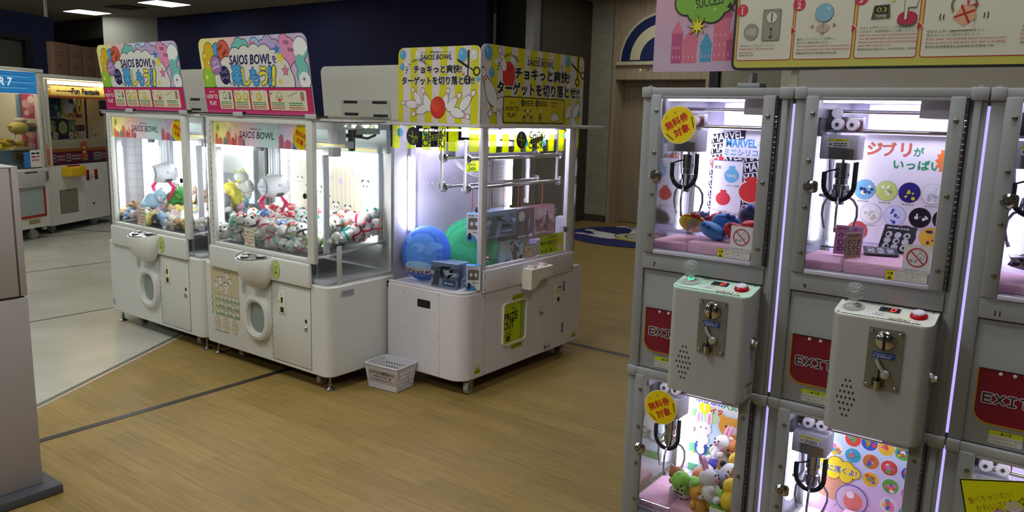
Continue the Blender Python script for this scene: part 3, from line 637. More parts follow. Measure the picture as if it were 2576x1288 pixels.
    m = MB(); m.rings(GLASS, [[V((p[0], p[1], z)) for p in ((1.02, .03), (1.024, .03), (1.20, .50), (1.196, .50))] for z in (.74, .86)]); m.build('chute_guard', t)
    MECH = mat('#C2CCC8', .5); m = MB()
    m.box(MECH, .10, 1.17, .10, .54, 1.50, 1.540); m.box(mat('#CED6D4', .45), .08, 1.18, .50, .535, 1.36, 1.50); m.box(mat('#9CA4A4', .5), .08, 1.18, .20, .245, 1.395, 1.435, .004); m.box(mat('#D8CE84', .5), .10, 1.16, .197, .2, 1.405, 1.418); m.box(mat('#B4BCBA', .5), .08, 1.18, .43, .47, 1.36, 1.40, .004); m.box(mat('#D8CE84', .5), .09, 1.17, .427, .43, 1.372, 1.388)
    m.box(LGREY, 1.10, 1.185, .12, .18, 1.42, 1.50, .004); m.box(LGREY, .06, .12, .12, .18, 1.40, 1.49, .004); m.box(LGREY, 1.08, 1.17, .10, .16, 1.35, 1.40, .006); m.box(K_, 1.155, 1.175, .22, .26, 1.38, 1.5, .004); m.box(mat('#8C9A90', .5), 1.14, 1.19, .26, .44, 1.475, 1.505, .004); m.box(DGREY, .9, 1.15, .3, .34, 1.45, 1.475)
    m.tube(K_, [(1.16, .2, 1.47), (1.17, .27, 1.462), (1.168, .36, 1.45), (1.15, .44, 1.47)], .008); m.tube(WHITE, [(1.15, .16, 1.49), (1.17, .24, 1.52), (1.17, .36, 1.51), (1.16, .46, 1.515)], .004)
    m.build('gantry', t)
    # claw head hanging from the carriage
    cx, cy, cz = (.396, .287, 1.121) if variant == 'B' else (.345, .287, 1.121)
    m = MB(); m.box(LGREY, cx-.05, cx+.06, cy-.05, cy+.07, 1.37, 1.41, .006); m.box(K_, cx-.13, cx-.06, cy-.05, cy-.03, 1.34, 1.385, .008)
    for dx, dy in ((-.025, -.02), (.0, -.02), (.025, -.02), (-.025, .02), (0, .02), (.025, .02)): m.box(mat('#B9BEC0', .35), cx+dx-.007, cx+dx+.007, cy+dy-.004, cy+dy+.004, 1.19, 1.38)
    m.box(WHITE, cx-.045, cx+.045, cy-.035, cy+.035, 1.378, 1.385, .002); m.box(LGREY, cx-.042, cx+.042, cy-.032, cy+.032, 1.185, 1.195, .002); m.cyl(CHROME, (cx, cy, 1.16), (cx, cy, 1.19), .02)
    ca = m.build('crane_carriage', t)
    m = MB(); pr_ = [(.0, -.100), (.03, -.099), (.046, -.095), (.059, -.080), (.068, -.055), (.073, -.02), (.072, .02), (.064, .055), (.047, .078), (.02, .088), (0, .089)]
    m.lathe(mat('#E2E4E8', .25), pr_, (cx, cy, cz), (0, 1, 0), 32); m.lathe(mat('#AEB2BA', .3), [(.044, -.0965), (.048, -.099), (.053, -.094), (.051, -.09)], (cx, cy, cz), (0, 1, 0)); m.box(DGREY, cx+.04, cx+.062, cy-.03, cy+.02, cz-.06, cz-.03, .006); m.cyl(LGREY, (cx+.068, cy-.02, cz+.01), (cx+.078, cy-.02, cz+.01), .01)
    m.art(Art().circ(mat('#A9ADB8', .4), 0, 0, .044, 0, ry=.036).text(NAVYP, 'SAIOS BOWL', 0, -.008, .016, 1, .01, wd=.07), (cx, cy-.1005, cz), (1, 0, 0), (0, 0, 1), (0, -1, 0))
    hd = m.build('claw_head', ca)
    MGT = mat('#D11A62', .35)
    for sg in (-1, 1):
        m = MB(); m.tube(MGT, [(cx+sg*.05, cy-.02+sg*.02, cz-.06), (cx+sg*.086, cy-.02+sg*.03, cz-.098), (cx+sg*.078, cy-.02+sg*.03, cz-.125)], [.012, .014, .012], 8); m.tube(MGT, [(cx+sg*.08, cy-.02+sg*.03, cz-.112), (cx+sg*.055, cy-.02+sg*.02, cz-.165), (cx+sg*.032, cy-.02+sg*.01, cz-.205)], [.012, .010, .007], 8); m.cyl(STEEL, (cx+sg*.086, cy-.04+sg*.03, cz-.1), (cx+sg*.086, cy+sg*.03, cz-.1), .005); m.tube(LGREY, [(cx+sg*.033, cy-.02+sg*.01, cz-.2), (cx+sg*.014, cy-.02+sg*.004, cz-.23)], [.007, .006], 6)
        m.build('claw_arm', hd)
    m = MB(); m.tube(mat('#D5D8DC', .4), [(cx+.10+.009*math.cos(k*1.1), cy+.03+.009*math.sin(k*1.1), 1.38-k*.0023) for k in range(150)], .0028, 5); m.tube(WHITE, [(cx+.1, cy+.03, 1.035), (cx+.11, cy+.03, 1.01), (cx+.085, cy+.03, 1.0), (cx+.06, cy+.04, 1.05)], .004); m.build('coiled_cable', ca)
    # header sign leaning a little forward
    m = MB(); pts = [(0, 0), (1.0, 0)]+rrect(0, 0, 1.0, .44, .05, 8, 'cd')[2:]
    o, ux, uy, un = V((.147, .0, 1.572)), V((1, 0, 0)), V((0, -.055, .43)).normalized(), V((0, -.43, -.055)).normalized()
    m.prism(mat('#CFC3DA', .5), pts, o, ux, uy, un, 0, .006); m.art(SIGNS.setdefault('h', header_art()), o+un*.006, ux, uy, un); m.build('header_sign', t)
    for x, y in ((.06, .06), (1.165, .06), (.06, .54), (1.165, .54)): foot(t, x, y) if y < .1 else None
    caster(t, .25, .12, .5); caster(t, 1.05, .10, .3); caster(t, .25, .5, .2); caster(t, 1.05, .5, .2)
    return t
MA = crane_machine('crane_machine', 'left white claw machine with mixed plush toys under a party header sign', -5.843, 'A')
MBm = crane_machine('crane_machine', 'white claw machine full of panda plush with panda poster on its front', -4.604, 'B')
# plain white header boards seen from behind, standing on the rear of the same row
def back_board(x0, label):
    t = thing('header_board', label, 'sign board', (x0, 3.452, 1.561), group=None)
    m = MB(); o, ux, uy, un = V((0, 0, 0)), V((1, 0, 0)), V((0, 0, 1)), V((0, -1, 0))
    pts = [(0, 0), (1.03, 0)]+rrect(-.03, 0, 1.03, .322, .04, 8, 'cd')[2:]
    m.prism(mat('#CFCCBD', .6), pts, o, ux, uy, un, 0, .006); bd = m.build('board', t)
    m = MB(); m.prism(mat('#BDBAAC', .6), [(.17, .0), (.61, .0), (.59, .115), (.16, .118)], o+un*.0062, ux, uy, un, 0, .004); m.build('bracket_plate', t)
    for bx, by in ((.19, .092), (.45, .092), (.20, .018), (.46, .012)):
        m = MB(); m.prism(K_, rrect(bx, by, bx+.125, by+.017), o+un*.0104, ux, uy, un, 0, .001); m.build('velcro_strip', t)
back_board(-4.075, 'plain white back of a header board standing behind the panda machine')
back_board(-5.79, 'plain white back of a header board between the two party signs')
# ---------------------------------------------------------------- string-cutting machine with lime stripes
def pin(A, x, y, ln, rot, L=4, flip=1):
    """bowling pin lying at an angle; x,y is its middle; the head points along rot"""
    pr = [(-.5, .0), (-.5, .07), (-.47, .12), (-.36, .17), (-.2, .19), (-.05, .165), (.1, .11), (.2, .075), (.27, .07), (.36, .09), (.43, .09), (.48, .06), (.5, 0)]
    c, s = math.cos(rot), math.sin(rot)
    def put(m, k, LL):
        P = [(u*ln, v*ln+k) for u, v in pr]+[(u*ln, -v*ln-k) for u, v in pr[::-1]]
        P = [(u+(k if u > 0 else -k), v) for u, v in P]; A.poly(m, [(x+u*c-v*s, y+u*s+v*c) for u, v in P], LL)
    put(K_, ln*.018, L); put(mat('#E6E2E2', .5), 0, L+1)
    for u in (.2, .27): A.line(RED, [(x+u*ln*c-v*ln*s, y+u*ln*s+v*ln*c) for v in (-.065, .065)], ln*.03, L+2)
def scissors(A, x, y, k, m, L, rot=0.0, hole=None):
    c, s = math.cos(rot), math.sin(rot); f = lambda u, v: (x+(u*c-v*s)*k, y+(u*s+v*c)*k)
    A.poly(m, [f(-.06, 1.0), f(.1, 1.02), f(.22, .0), f(.1, -.05)], L); A.poly(m, [f(-.85, .42), f(-.78, .25), f(.15, -.12), f(.2, .05)], L)
    A.line(m, [f(.12, 0), f(.18, -.55)], .09*k, L); A.line(m, [f(.15, 0), f(.62, -.18)], .09*k, L)
    a = f(.18, -.8); b = f(.85, -.2); A.ring(m, a[0], a[1], .24*k, .1*k, L, 20); A.ring(m, b[0], b[1], .24*k, .1*k, L, 20)
def balloon(A, x, y, r, c, L=2):
    A.circ(mat('#A9A400' if c != 'W' else '#B8B400', .5), x+r*.18, y-r*.12, r, L, ry=r*1.2); A.circ(mat('#D9D6D6', .4) if c == 'W' else SKY, x, y, r, L+1, ry=r*1.2); A.circ(mat('#F2F0F0' if c == 'W' else '#8CC4E8', .4), x-r*.3, y+r*.4, r*.3, L+2, ry=r*.4)
STRY = mat('#D3CE00', .45); STRW = mat('#DAD3D5', .45)
def stripes(A, w, h, off, per, wd, r=.04, tl=True, tr=True):
    cn = ('d' if tl else '')+('c' if tr else ''); out = rrect(0, 0, w, h, r, 6, cn); A.poly(STRW, out, 0); x = off
    def top(u): 
        if u < r and tl: return h-r+math.sqrt(max(0, r*r-(r-u)**2))
        if u > w-r and tr: return h-r+math.sqrt(max(0, r*r-(u-w+r)**2))
        return h
    while x < w:
        a, b = max(x, 0), min(x+wd, w)
        if b > a: n = 6; A.poly(STRY, [(a, 0), (b, 0)]+[(b+(a-b)*i/n, top(b+(a-b)*i/n)) for i in range(n+1)], 1)
        x += per
def challenge(A, cx, cy, r, h=.018):
    for i, ch in enumerate("Let's challenge!"):
        if ch == ' ': continue
        q = R_(165-i*8.2); A.text(K_, ch, cx+r*math.cos(q), cy+r*math.sin(q), h*(.75 if ch in 'acens' else 1)*(.4 if ch == "'" else 1), 6, .01, rot=q-PI/2)
def side_sign():
    A = Art(); w, h = .60, .408; stripes(A, w, h, -.016, .110, .054)
    for x, y, r, c in ((.035, .388, .022, 'B'), (.475, .395, .03, 'B'), (.155, .365, .024, 'W'), (.555, .36, .024, 'W'), (.03, .305, .017, 'B'), (.585, .235, .012, 'B'), (.325, .39, .012, 'W')): 
        if y+r*1.2 > .40: y = .398-r*1.2
        balloon(A, max(x, r+.004), y, r, c)
    A.text(K_, 'Welcome to', .285, .374, .014, 5, .004, wd=.09); A.line(K_, [(.17, .378), (.225, .378)], .0015, 5); A.line(K_, [(.345, .378), (.40, .378)], .0015, 5)
    A.text(NAVYP, 'SAIOS BOWL', .285, .340, .027, 6, .022, wd=.23, shear=.18); challenge(A, .15, .25, .085, .016)
    A.text(K_, 'チョキっと爽快!', .295, .268, .042, 8, .052, wd=.35, halo=PRINTW, hb=.06); A.text(K_, 'ターゲットを切り落とせ!!', .295, .206, .043, 8, .052, wd=.53, halo=PRINTW, hb=.06)
    scissors(A, .505, .30, .085, K_, 9, -.12); A.star(ORG, .485, .26, .014, 9, 8, .3)
    x0, y0 = .303, .082
    for i in range(22):
        q = 2*PI*i/22; A.poly(mat('#E0B800', .5), [(x0+.05*math.cos(q-.08), y0+.05*math.sin(q-.08)), (x0+(.085 if i % 2 else .07)*math.cos(q), y0+(.09 if i % 2 else .072)*math.sin(q)), (x0+.05*math.cos(q+.08), y0+.05*math.sin(q+.08))], 3)
    for x, y, ln, r in ((.085, .10, .12, PI-.1), (.14, .145, .11, 2.2), (.165, .062, .13, 3.5), (.215, .125, .14, 2.05), (.36, .13, .12, 1.2), (.42, .115, .13, .75), (.515, .125, .14, .75), (.465, .05, .14, -.25)): pin(A, x, y, ln, r)
    A.circ(K_, x0, y0, .055, 8, ry=.06); A.circ(mat('#D2301E', .4), x0, y0, .053, 9, ry=.058); A.circ(mat('#E04A30', .4), x0-.012, y0+.012, .036, 10)
    for dx, dy in ((-.012, .035), (.012, .042), (.004, .018)): A.ring(K_, x0+dx, y0+dy, .006, .002, 11, 12)
    return A
def front_sign():
    A = Art(); w, h = 1.025, .42; stripes(A, w, h, .075, .122, .066)
    for x, y, r, c in ((.055, .375, .033, 'B'), (.085, .275, .023, 'B'), (.275, .35, .03, 'W'), (.83, .385, .028, 'B'), (.99, .20, .03, 'W'), (.02, .12, .022, 'W'), (.985, .38, .02, 'W'), (.985, .07, .016, 'B')): balloon(A, x, min(y, .416-r*1.2), r, c)
    A.star(PRINTW, .125, .335, .028, 4, 10, .35); A.star(ORG, .77, .345, .018, 4, 8, .3); A.star(PRINTW, .90, .29, .024, 4, 8, .3); A.star(mat('#D8A010', .5), .925, .18, .022, 4, 8, .3); A.star(ORG, .085, .10, .016, 4, 8, .3)
    A.text(K_, 'Welcome to', .545, .372, .015, 5, .004, wd=.105); A.line(K_, [(.40, .378), (.47, .378)], .0015, 5); A.line(K_, [(.62, .378), (.69, .378)], .0015, 5)
    A.text(NAVYP, 'SAIOS BOWL', .545, .332, .034, 6, .022, wd=.265, shear=.18)
    A.circ(K_, .24, .268, .057, 4, ry=.073); A.circ(mat('#D2301E', .4), .24, .268, .055, 5, ry=.071)
    for dx, dy in ((-.015, .04), (.02, .045), (.008, .02)): A.ring(K_, .24+dx, .268+dy, .008, .003, 6, 12)
    challenge(A, .245, .27, .1, .02)
    A.text(K_, 'チョキっと爽快!', .575, .252, .066, 8, .052, wd=.56, halo=PRINTW, hb=.06); A.text(K_, 'ターゲットを切り落とせ!!', .555, .165, .068, 8, .052, wd=.84, halo=PRINTW, hb=.06)
    scissors(A, .94, .335, .085, K_, 9, -.12)
    for x, y, ln, r in ((.175, .35, .13, 2.0), (.06, .20, .22, 2.15), (.13, .09, .16, 3.7), (.155, .045, .14, 1.9), (.86, .27, .13, 1.35), (.87, .10, .13, 1.0), (.96, .11, .15, .9), (.91, .03, .13, 2.4)): pin(A, x, y, ln, r)
    A.rect(K_, .19, .008, .81, .155, 12, .014); A.rect(mat('#CDBB00', .45), .196, .014, .804, .149, 13, .010)
    A.text(K_, '‹遊び方›', .275, .112, .012, 14); A.text(K_, 'HOW TO', .275, .075, .025, 14, .02, wd=.125); A.text(K_, 'PLAY', .275, .04, .025, 14, .02, wd=.08)
    for x, n in ((.375, '1'), (.515, '2')):
        A.circ(K_, x, .122, .016, 14, ry=.02); A.text(PRINTW, n, x, .113, .016, 15, .02)
        for k in range(3): A.greek(K_, x+.022, .13-k*.011, .085, .006, 14, k)
    A.greek(K_, .66, .128, .07, .006, 14, 9); A.text(REDT, '景品GET!', .695, .105, .014, 14, .01, wd=.065)
    for x, y in ((.425, .07), (.555, .07)): A.circ(PRINTW, x, y, .009, 14, ry=.02); A.circ(mat('#8E7A6A', .5), x, y-.012, .013, 14)
    for x in (.39, .46, .55): A.circ(K_, x, .035, .012, 14, ry=.018); A.circ(PRINTW, x, .03, .005, 15, ry=.009)
    for x in (.398, .452): A.circ(K_, x, .08, .006, 14)
    A.poly(PRINTW, [(.66, .03), (.67, .07), (.69, .06), (.695, .075), (.74, .06), (.75, .03), (.70, .02)], 14); A.line(K_, [(.66, .03), (.67, .07), (.69, .06), (.695, .075), (.74, .06), (.75, .03), (.70, .02), (.66, .03)], .002, 15)
    return A
def choki_valance(w, lx, seed):
    A = Art(); q = random.Random(seed); ly = film('#C4D400', .62); bl = film('#5FA8D0', .6); gw = film('#E8E8EC', .35); x = .02
    while x < w-.02: A.rect(ly, x, 0, min(x+.062, w), .13, 1); x += .118
    for i in range(int(w/.11)): A.circ([bl, gw][i % 2], q.uniform(.03, w-.03), q.uniform(.03, .1), q.uniform(.018, .028), 2, n=20)
    k = .052; A.star(K_, lx, .072, k*1.04, 4, 26, .92); scissors(A, lx-.006, .068, .034, LIME, 5, .1)
    A.text(K_, 'CHOKI', lx+.16, .079, .042, 5, .03, wd=.165); A.text(K_, 'CHOKI', lx+.155, .018, .042, 5, .03, wd=.165)
    c, s = math.cos(.17), math.sin(.17); f = lambda u, v: (lx+.155+u*c-v*s, .069+u*s+v*c)
    A.poly(K_, [f(-.068, -.016), f(.068, -.016), f(.068, .016), f(-.068, .016)], 6); A.line(LIME, [f(-.065, -.013), f(.065, -.013), f(.065, .013), f(-.065, .013), f(-.065, -.013)], .0018, 7); A.text(LIME, 'チョキっと!', *f(0, -.008), .016, 7, .02, wd=.105, rot=.17)
    return A
X0, X1, Y0, Y1 = -3.345, -2.757, 3.30, 4.55
t = CK = thing('string_cutting_machine', 'white prize machine with yellow striped headers, round cushions and boxed prizes', 'prize machine')
m = MB(); slab(m, WHITE2, rrect(X0, Y0, X1, Y1, .09, 10, 'b'), .09, .600, .006); m.box(DGREY, X0+.06, X1-.06, Y0+.06, Y1-.06, .085, .092)
for a in ((-3.21, .555), (-3.21, .34), (-2.94, .58), (-2.94, .34), (-2.94, .12)): m.sph(GREY, (a[0], Y0, a[1]), .005, (1, .5, 1), 8, 6)
for a in ((3.49, .57), (3.49, .34), (3.49, .11), (4.5, .56), (4.5, .33)): m.sph(GREY, (X1, a[0], a[1]), .005, (.5, 1, 1), 8, 6)
m.box(GREY, -2.930, -2.9285, Y0-.0004, Y0+.001, .095, .595); m.box(mat('#77706E', .5), X1-.001, X1+.0004, 3.502, 3.5035, .095, .594)
m.prism(BLACK, rrect(-3.104, .490, -3.003, .537, .006), (0, Y0, 0), (1, 0, 0), (0, 0, 1), (0, -1, 0), -.001, .001)
m.build('cabinet_body', t)
m = MB(); slab(m, WHITE2, rrect(X0, Y0+.004, X1-.004, Y1, .088, 10, 'b'), .600, .616, .004); m.build('prize_deck', t)
# stickers
def caution(nm, x, y, z, w, h, par, ax='x', head=True):
    A = Art().rect(K_, 0, 0, w, h, 0).rect(LIME if head else PRINTW, .002, .002, w-.002, h-.002, 1)
    A.poly(K_, [(.006, .006), (.026, .006), (.016, h-.008)], 2)
    for k in range(2): A.greek(K_, .032, h*.25+k*h*.32, w-.04, h*.16, 2, k)
    m = MB().art(A, (x, y, z), (0, 1, 0), (0, 0, 1), (1, 0, 0)); return m.build(nm, par)
for y, z in ((3.335, .118), (4.46, .118)):
    A = Art().rect(LIME, 0, 0, .055, .055, 0).rect(PRINTW, .003, .028, .052, .052, 1)
    for u in (.018, .028, .042): A.poly(K_, [(u-.004, .03), (u+.004, .03), (u, .045)], 2)
    A.greek(K_, .006, .016, .043, .005, 1, 2); A.greek(K_, .006, .007, .043, .005, 1, 3)
    if y > 4: MB().art(A, (X1, y, z), (0, 1, 0), (0, 0, 1), (1, 0, 0)).build('caution_sticker', t)
    else:
        MB().art(A, (X1, 3.412, z), (0, 1, 0), (0, 0, 1), (1, 0, 0)).build('caution_sticker', t)
caution('caution_sticker', X1, 3.765, .499, .115, .032, t); caution('caution_sticker', X1, 3.765, .192, .115, .032, t)
# prize door
m = MB(); oc = rrect(3.667, .228, 3.912, .497, .03); ic = rrect(3.674, .240, 3.902, .490, .026)
f3 = lambda P, x: [V((x, p[0], p[1])) for p in P]
m.rings(mat('#DFDBC2', .4), [f3(oc, X1-.001), f3(oc, X1+.012), f3(ic, X1+.012), f3(ic, X1+.001)], False, False); pd = m.build('prize_door_frame', t)
m = MB(); m.prism(mat('#9AA09A', .4), ic, (X1+.0008, 0, 0), (0, 1, 0), (0, 0, 1), (1, 0, 0), 0, .001)
A = Art(); A.poly(LIME, rrect(.004, .004, .206, .246, .024, 6, 'ad'), 0); A.rect(mat('#8FA600', .45), .176, .004, .206, .246, 1)
scissors(A, .105, .212, .026, K_, 2, -.1); A.text(K_, 'PRIZE', .080, .142, .046, 3, .03, wd=.135); A.text(K_, 'OUT', .062, .090, .046, 3, .03, wd=.105); A.text(K_, 'Congratulations!', .07, .072, .008, 3, wd=.075)
A.circ(K_, .058, .028, .022, 3, ry=.017)
for i in range(5): q = R_(150-30*i); A.line(K_, [(.058+.02*math.cos(q), .032+.016*math.sin(q)), (.058+.036*math.cos(q), .036+.032*math.sin(q))], .005, 3); A.circ(K_, .058+.043*math.cos(q), .036+.04*math.sin(q), .003, 3, n=8)
for i in range(3): A.line(LIME, [(.05+.008*i, .022), (.052+.008*i, .034)], .003, 4)
m.art(A, (X1+.0018, 3.672, .239), (0, 1, 0), (0, 0, 1), (1, 0, 0)); m.build('prize_flap', pd)
# service door, coin plate, lock, hinges
m = MB(); m.box(mat('#85807E', .5), X1-.001, X1+.0008, 4.048, 4.334, .152, .572); m.box(WHITE2, X1, X1+.0025, 4.0495, 4.3325, .1535, .5705); d = m.build('service_door', t)
m = MB(); m.lathe(CHROME, [(.017, 0), (.017, .006), (.011, .009), (0, .009)], (X1+.002, 4.078, .365), (1, 0, 0)); m.cyl(K_, (X1+.0105, 4.078, .365), (X1+.0118, 4.078, .365), .005); m.build('lock', d)
m = MB().art(Art().rect(LIME, 0, 0, .016, .016, 0), (X1+.0026, 4.07, .392), (0, 1, 0), (0, 0, 1), (1, 0, 0)); m.build('lock_sticker', d)
m = MB(); m.box(CREAM, X1+.001, X1+.008, 4.228, 4.284, .398, .545, .004); m.box(K_, X1+.007, X1+.010, 4.254, 4.278, .412, .438); m.box(LIME, X1+.0078, X1+.0086, 4.24, 4.262, .472, .49); m.box(K_, X1+.007, X1+.013, 4.262, 4.292, .502, .508); m.box(GREY, X1+.0078, X1+.0086, 4.253, 4.257, .515, .54)
for q in ((4.234, .404), (4.278, .404), (4.234, .539), (4.278, .539)): m.sph(GREY, (X1+.008, *q), .003, u=8, v=6)
m.build('coin_plate', d)
for z in (.46, .175):
    m = MB(); m.box(LGREY, X1+.0005, X1+.004, 4.318, 4.348, z+.01, z+.075, .001); m.cyl(DGREY, (X1+.005, 4.333, z+.01), (X1+.005, 4.333, z+.075), .004)
    for q in ((4.324, z+.015), (4.343, z+.015), (4.324, z+.07), (4.343, z+.07)): m.sph(DGREY, (X1+.004, *q), .003, u=8, v=6)
    m.build('hinge', d)
MB().art(Art().rect(K_, 0, 0, .01, .032, 0).greek(K_, .014, .014, .06, .007, 0, 1).greek(K_, .018, .004, .035, .006, 0, 2), (X1, 4.13, .105), (0, 1, 0), (0, 0, 1), (1, 0, 0)).build('rating_sticker', t)
# front apron and joystick box
m = MB(); m.box(WHITE2, X1-.02, X1+.016, 3.461, 4.426, .596, .724, .003)
for q in ((3.475, .615), (3.475, .70), (3.475, .685), (3.70, .615), (3.70, .705), (4.41, .615), (4.41, .705), (4.2, .705), (4.2, .615)): m.sph(DGREY, (X1+.016, *q), .0045, (.5, 1, 1), 8, 6)
ap = m.build('front_apron', t)
m = MB(); prf = [(3.84, .563), (3.865, .563), (3.90, .578), (3.94, .607), (3.965, .617), (4.075, .622), (4.075, .690), (3.84, .690)]
c2 = (3.957, .63); sh = lambda k: [(c2[0]+(p[0]-c2[0])*k, c2[1]+(p[1]-c2[1])*k) for p in prf]
m.rings(mat('#DCD8C6', .4), [[V((x, *p)) for p in sh(k)] for x, k in ((X1+.014, 1), (X1+.072, 1), (X1+.080, .985), (X1+.084, .95))]); jb = m.build('joystick_box', t)
for y in (3.905, 4.02):
    m = MB(); m.lathe(mat('#CFCDC8', .4), [(.030, 0), (.030, .014), (.028, .016)], (X1+.042, y, .690), n=24); m.lathe(mat('#C9B8B2', .3), [(.026, .0155), (.026, .0175), (0, .018)], (X1+.042, y, .690), n=24)
    m.art(Art().ring(REDT, 0, 0, .02, .003, 0, 24).line(REDT, [(-.01, 0), (.01, 0)], .004, 0), (X1+.042, y, .708), (0, 1, 0), (-1, 0, 0), (0, 0, 1)); m.build('push_button', jb)
# upper frame
m = MB()
for y0, y1 in ((3.451, 3.500), (4.345, 4.423)): m.box(WHITE2, X1-.03, X1, y0, y1, .70, 1.535, .003)
m.box(WHITE2, X1-.02, X1-.002, 3.50, 4.345, .724, .742, .002); fr = m.build('window_frame', t)
m = MB(); m.box(GLASS, X1-.014, X1-.010, 3.50, 4.345, .742, 1.535); g = m.build('front_glass', fr)
MB().art(notice(Art(), 0, 0, .135, .10), (X1-.0095, 3.885, .722), (0, 1, 0), (0, 0, 1), (1, 0, 0)).build('notice', g)
A = Art().rect(film('#B4CC00', .8), 0, 0, .275, .125, 0); A.text(K_, 'HOW TO PLAY', .14, .098, .016, 1, .015, wd=.12); A.line(K_, [(.01, .104), (.07, .104)], .0015, 1); A.line(K_, [(.21, .104), (.265, .104)], .0015, 1)
for x, n in ((.025, '1'), (.115, '2')):
    A.circ(K_, x, .072, .012, 1); A.text(LIME, n, x, .066, .012, 2, .01)
    for k in range(3): A.greek(K_, x+.016, .078-k*.009, .06, .004, 1, k)
for x, y in ((.03, .02), (.075, .02), (.13, .02)): A.circ(K_, x, y, .008, 1, ry=.012); A.circ(LIME, x, y-.003, .003, 2)
A.rect(YEL, .20, .01, .268, .088, 1); A.text(REDT, 'Point', .222, .07, .01, 2); A.poly(PRINTW, [(.21, .03), (.22, .055), (.245, .045), (.262, .025), (.23, .018)], 2)
MB().art(A, (X1-.0095, 4.052, .740), (0, 1, 0), (0, 0, 1), (1, 0, 0)).build('how_to_sticker', g)
m = MB(); m.cyl(STEEL, (X1-.01, 3.512, .79), (X1+.012, 3.512, .79), .012); m.sph(STEEL, (X1+.012, 3.512, .79), .012, (.5, 1, 1)); m.build('latch', fr)
m = MB(); m.box(STEEL, X1-.012, X1+.006, 4.325, 4.355, .865, .90, .004); m.build('latch', fr)
pth = [(X0+.012, 3.306)]+[(X1-.138+.132*math.cos(q), 3.438+.132*math.sin(q)) for q in [-PI/2+PI/2*k/10 for k in range(11)]]+[(X1-.006, 3.452)]
m = MB(); wallshell(m, GLASS, pth, .616, 1.535, .004, 1); sg = m.build('side_glass', t)
pth = [(X1-.006, 4.423)]+[(X1-.116+.11*math.cos(q), 4.433+.11*math.sin(q)) for q in [PI/2*k/10 for k in range(11)]]+[(X0+.012, 4.543)]
m = MB(); wallshell(m, GLASS, pth, .616, 1.535, .004, 1); m.build('side_glass', t)
MB().art(choki_valance(.445, .185, 1), (-3.335, 3.3055, 1.403), (1, 0, 0), (0, 0, 1), (0, -1, 0)).build('valance_film', sg)
MB().art(choki_valance(.845, .325, 2), (X1-.0098, 3.50, 1.394), (0, 1, 0), (0, 0, 1), (1, 0, 0)).build('valance_film', g)
m = MB()
for a0, a1 in ((-1.50, -1.05), (-.60, -.12)):
    m.rings(film('#C4D400', .62), [[V((X1-.138+.1335*math.cos(q), 3.438+.1335*math.sin(q), z)) for q in [a0+(a1-a0)*k/6 for k in range(7)]] for z in (1.403, 1.533)], False, False, False)
m.build('valance_film', sg)
A = Art(); A.rect(film('#9CC000', .7), 0, 0, .04, .12, 0); A.rect(film('#9CC000', .7), .06, 0, .1, .12, 0); MB().art(A, (X1-.02, 4.435, 1.41), (-.35, .93, 0), (0, 0, 1), (.93, .35, 0)).build('valance_film', fr)
# rear panel, lamps, rods
m = MB(); m.box(mat('#E2DEEC', .45), X0+.02, X0+.04, 3.48, 4.24, .616, 1.40); m.box(mat('#BDBBC8', .4), X0+.02, X0+.05, 3.44, 3.48, .616, 1.53)
for q in ((3.60, 1.18), (3.64, 1.18), (3.60, .87), (3.64, .87), (3.52, 1.15), (3.52, 1.03), (3.52, 1.36), (3.57, 1.36), (3.85, 1.2), (3.95, 1.2)): m.sph(LGREY, (X0+.04, *q), .006, u=8, v=6)
m.box(mat('#8E8C90', .5), X0+.02, X0+.03, 3.32, 3.44, .616, 1.53); m.build('rear_panel', t)
m = MB(); m.box(mat('#A5A39A', .6), X0+.04, X0+.043, 4.25, 4.42, .95, 1.32)
A = Art(); 
for k in range(7): A.greek(GTXT, .01, .3-k*.03, .14, .012, 0, k)
m.art(A, (X0+.043, 4.255, .97), (0, 1, 0), (0, 0, 1), (1, 0, 0)); m.build('rear_notice', t)
for y, z0, z1 in ((3.445, .93, 1.325), (4.44, .99, 1.32)):
    m = MB(); m.box(LGREY, X0+.02, X0+.036, y-.016, y+.016, z0-.03, z1+.03); m.build('lamp_holder', t); m = MB(); m.cyl(TUBEV, (X0+.05, y, z0), (X0+.05, y, z1), .012, n=12); m.build('lamp_tube', t)
m = MB(); m.box(mat('#E4DEFF', .5, 0, 16.0), X0+.06, X0+.12, 3.50, 4.38, 1.50, 1.512); m.build('lamp_panel', t)
m = MB(); m.cyl(TUBEV, (X1-.07, 3.44, 1.508), (X1-.07, 4.28, 1.508), .012, n=12); m.build('lamp_tube', t)
m = MB(); m.box(mat('#9C9AA0', .5), X0+.05, X1-.10, 3.9, 4.40, 1.46, 1.532); m.box(LGREY, -3.10, -2.90, 3.62, 4.3, 1.42, 1.45, .004); m.box(DGREY, -2.96, -2.93, 3.68, 3.74, 1.40, 1.5, .004); m.box(mat('#6A6C78', .5), -3.12, -3.0, 3.50, 3.58, 1.36, 1.44, .004); m.build('gantry', t)
m = MB(); m.tube(mat('#D5D3DC', .5), [(-3.10+.05*s_+.012*math.cos(k*1.3), 3.50+.30*s_, 1.44-.20*s_*(2-s_)+.012*math.sin(k*1.3)) for k in range(110) for s_ in [k/110]], .003, 5); m.build('coiled_cable', t)
m = MB(); m.box(LIME, -2.955, -2.94, 3.535, 3.70, 1.275, 1.335, .003); m.art(Art().text(K_, 'CHOKI', .04, .032, .018, 1, .03, wd=.07).text(K_, 'CHOKI', .04, .008, .018, 1, .03, wd=.07), (-2.94, 3.54, 1.277), (0, 1, 0), (0, 0, 1), (1, 0, 0)); m.tube(mat('#2A2A2C', .4), [(-2.945, 3.70, 1.30), (-2.945, 3.76, 1.31)], .006)
m.build('scissor_head', t)
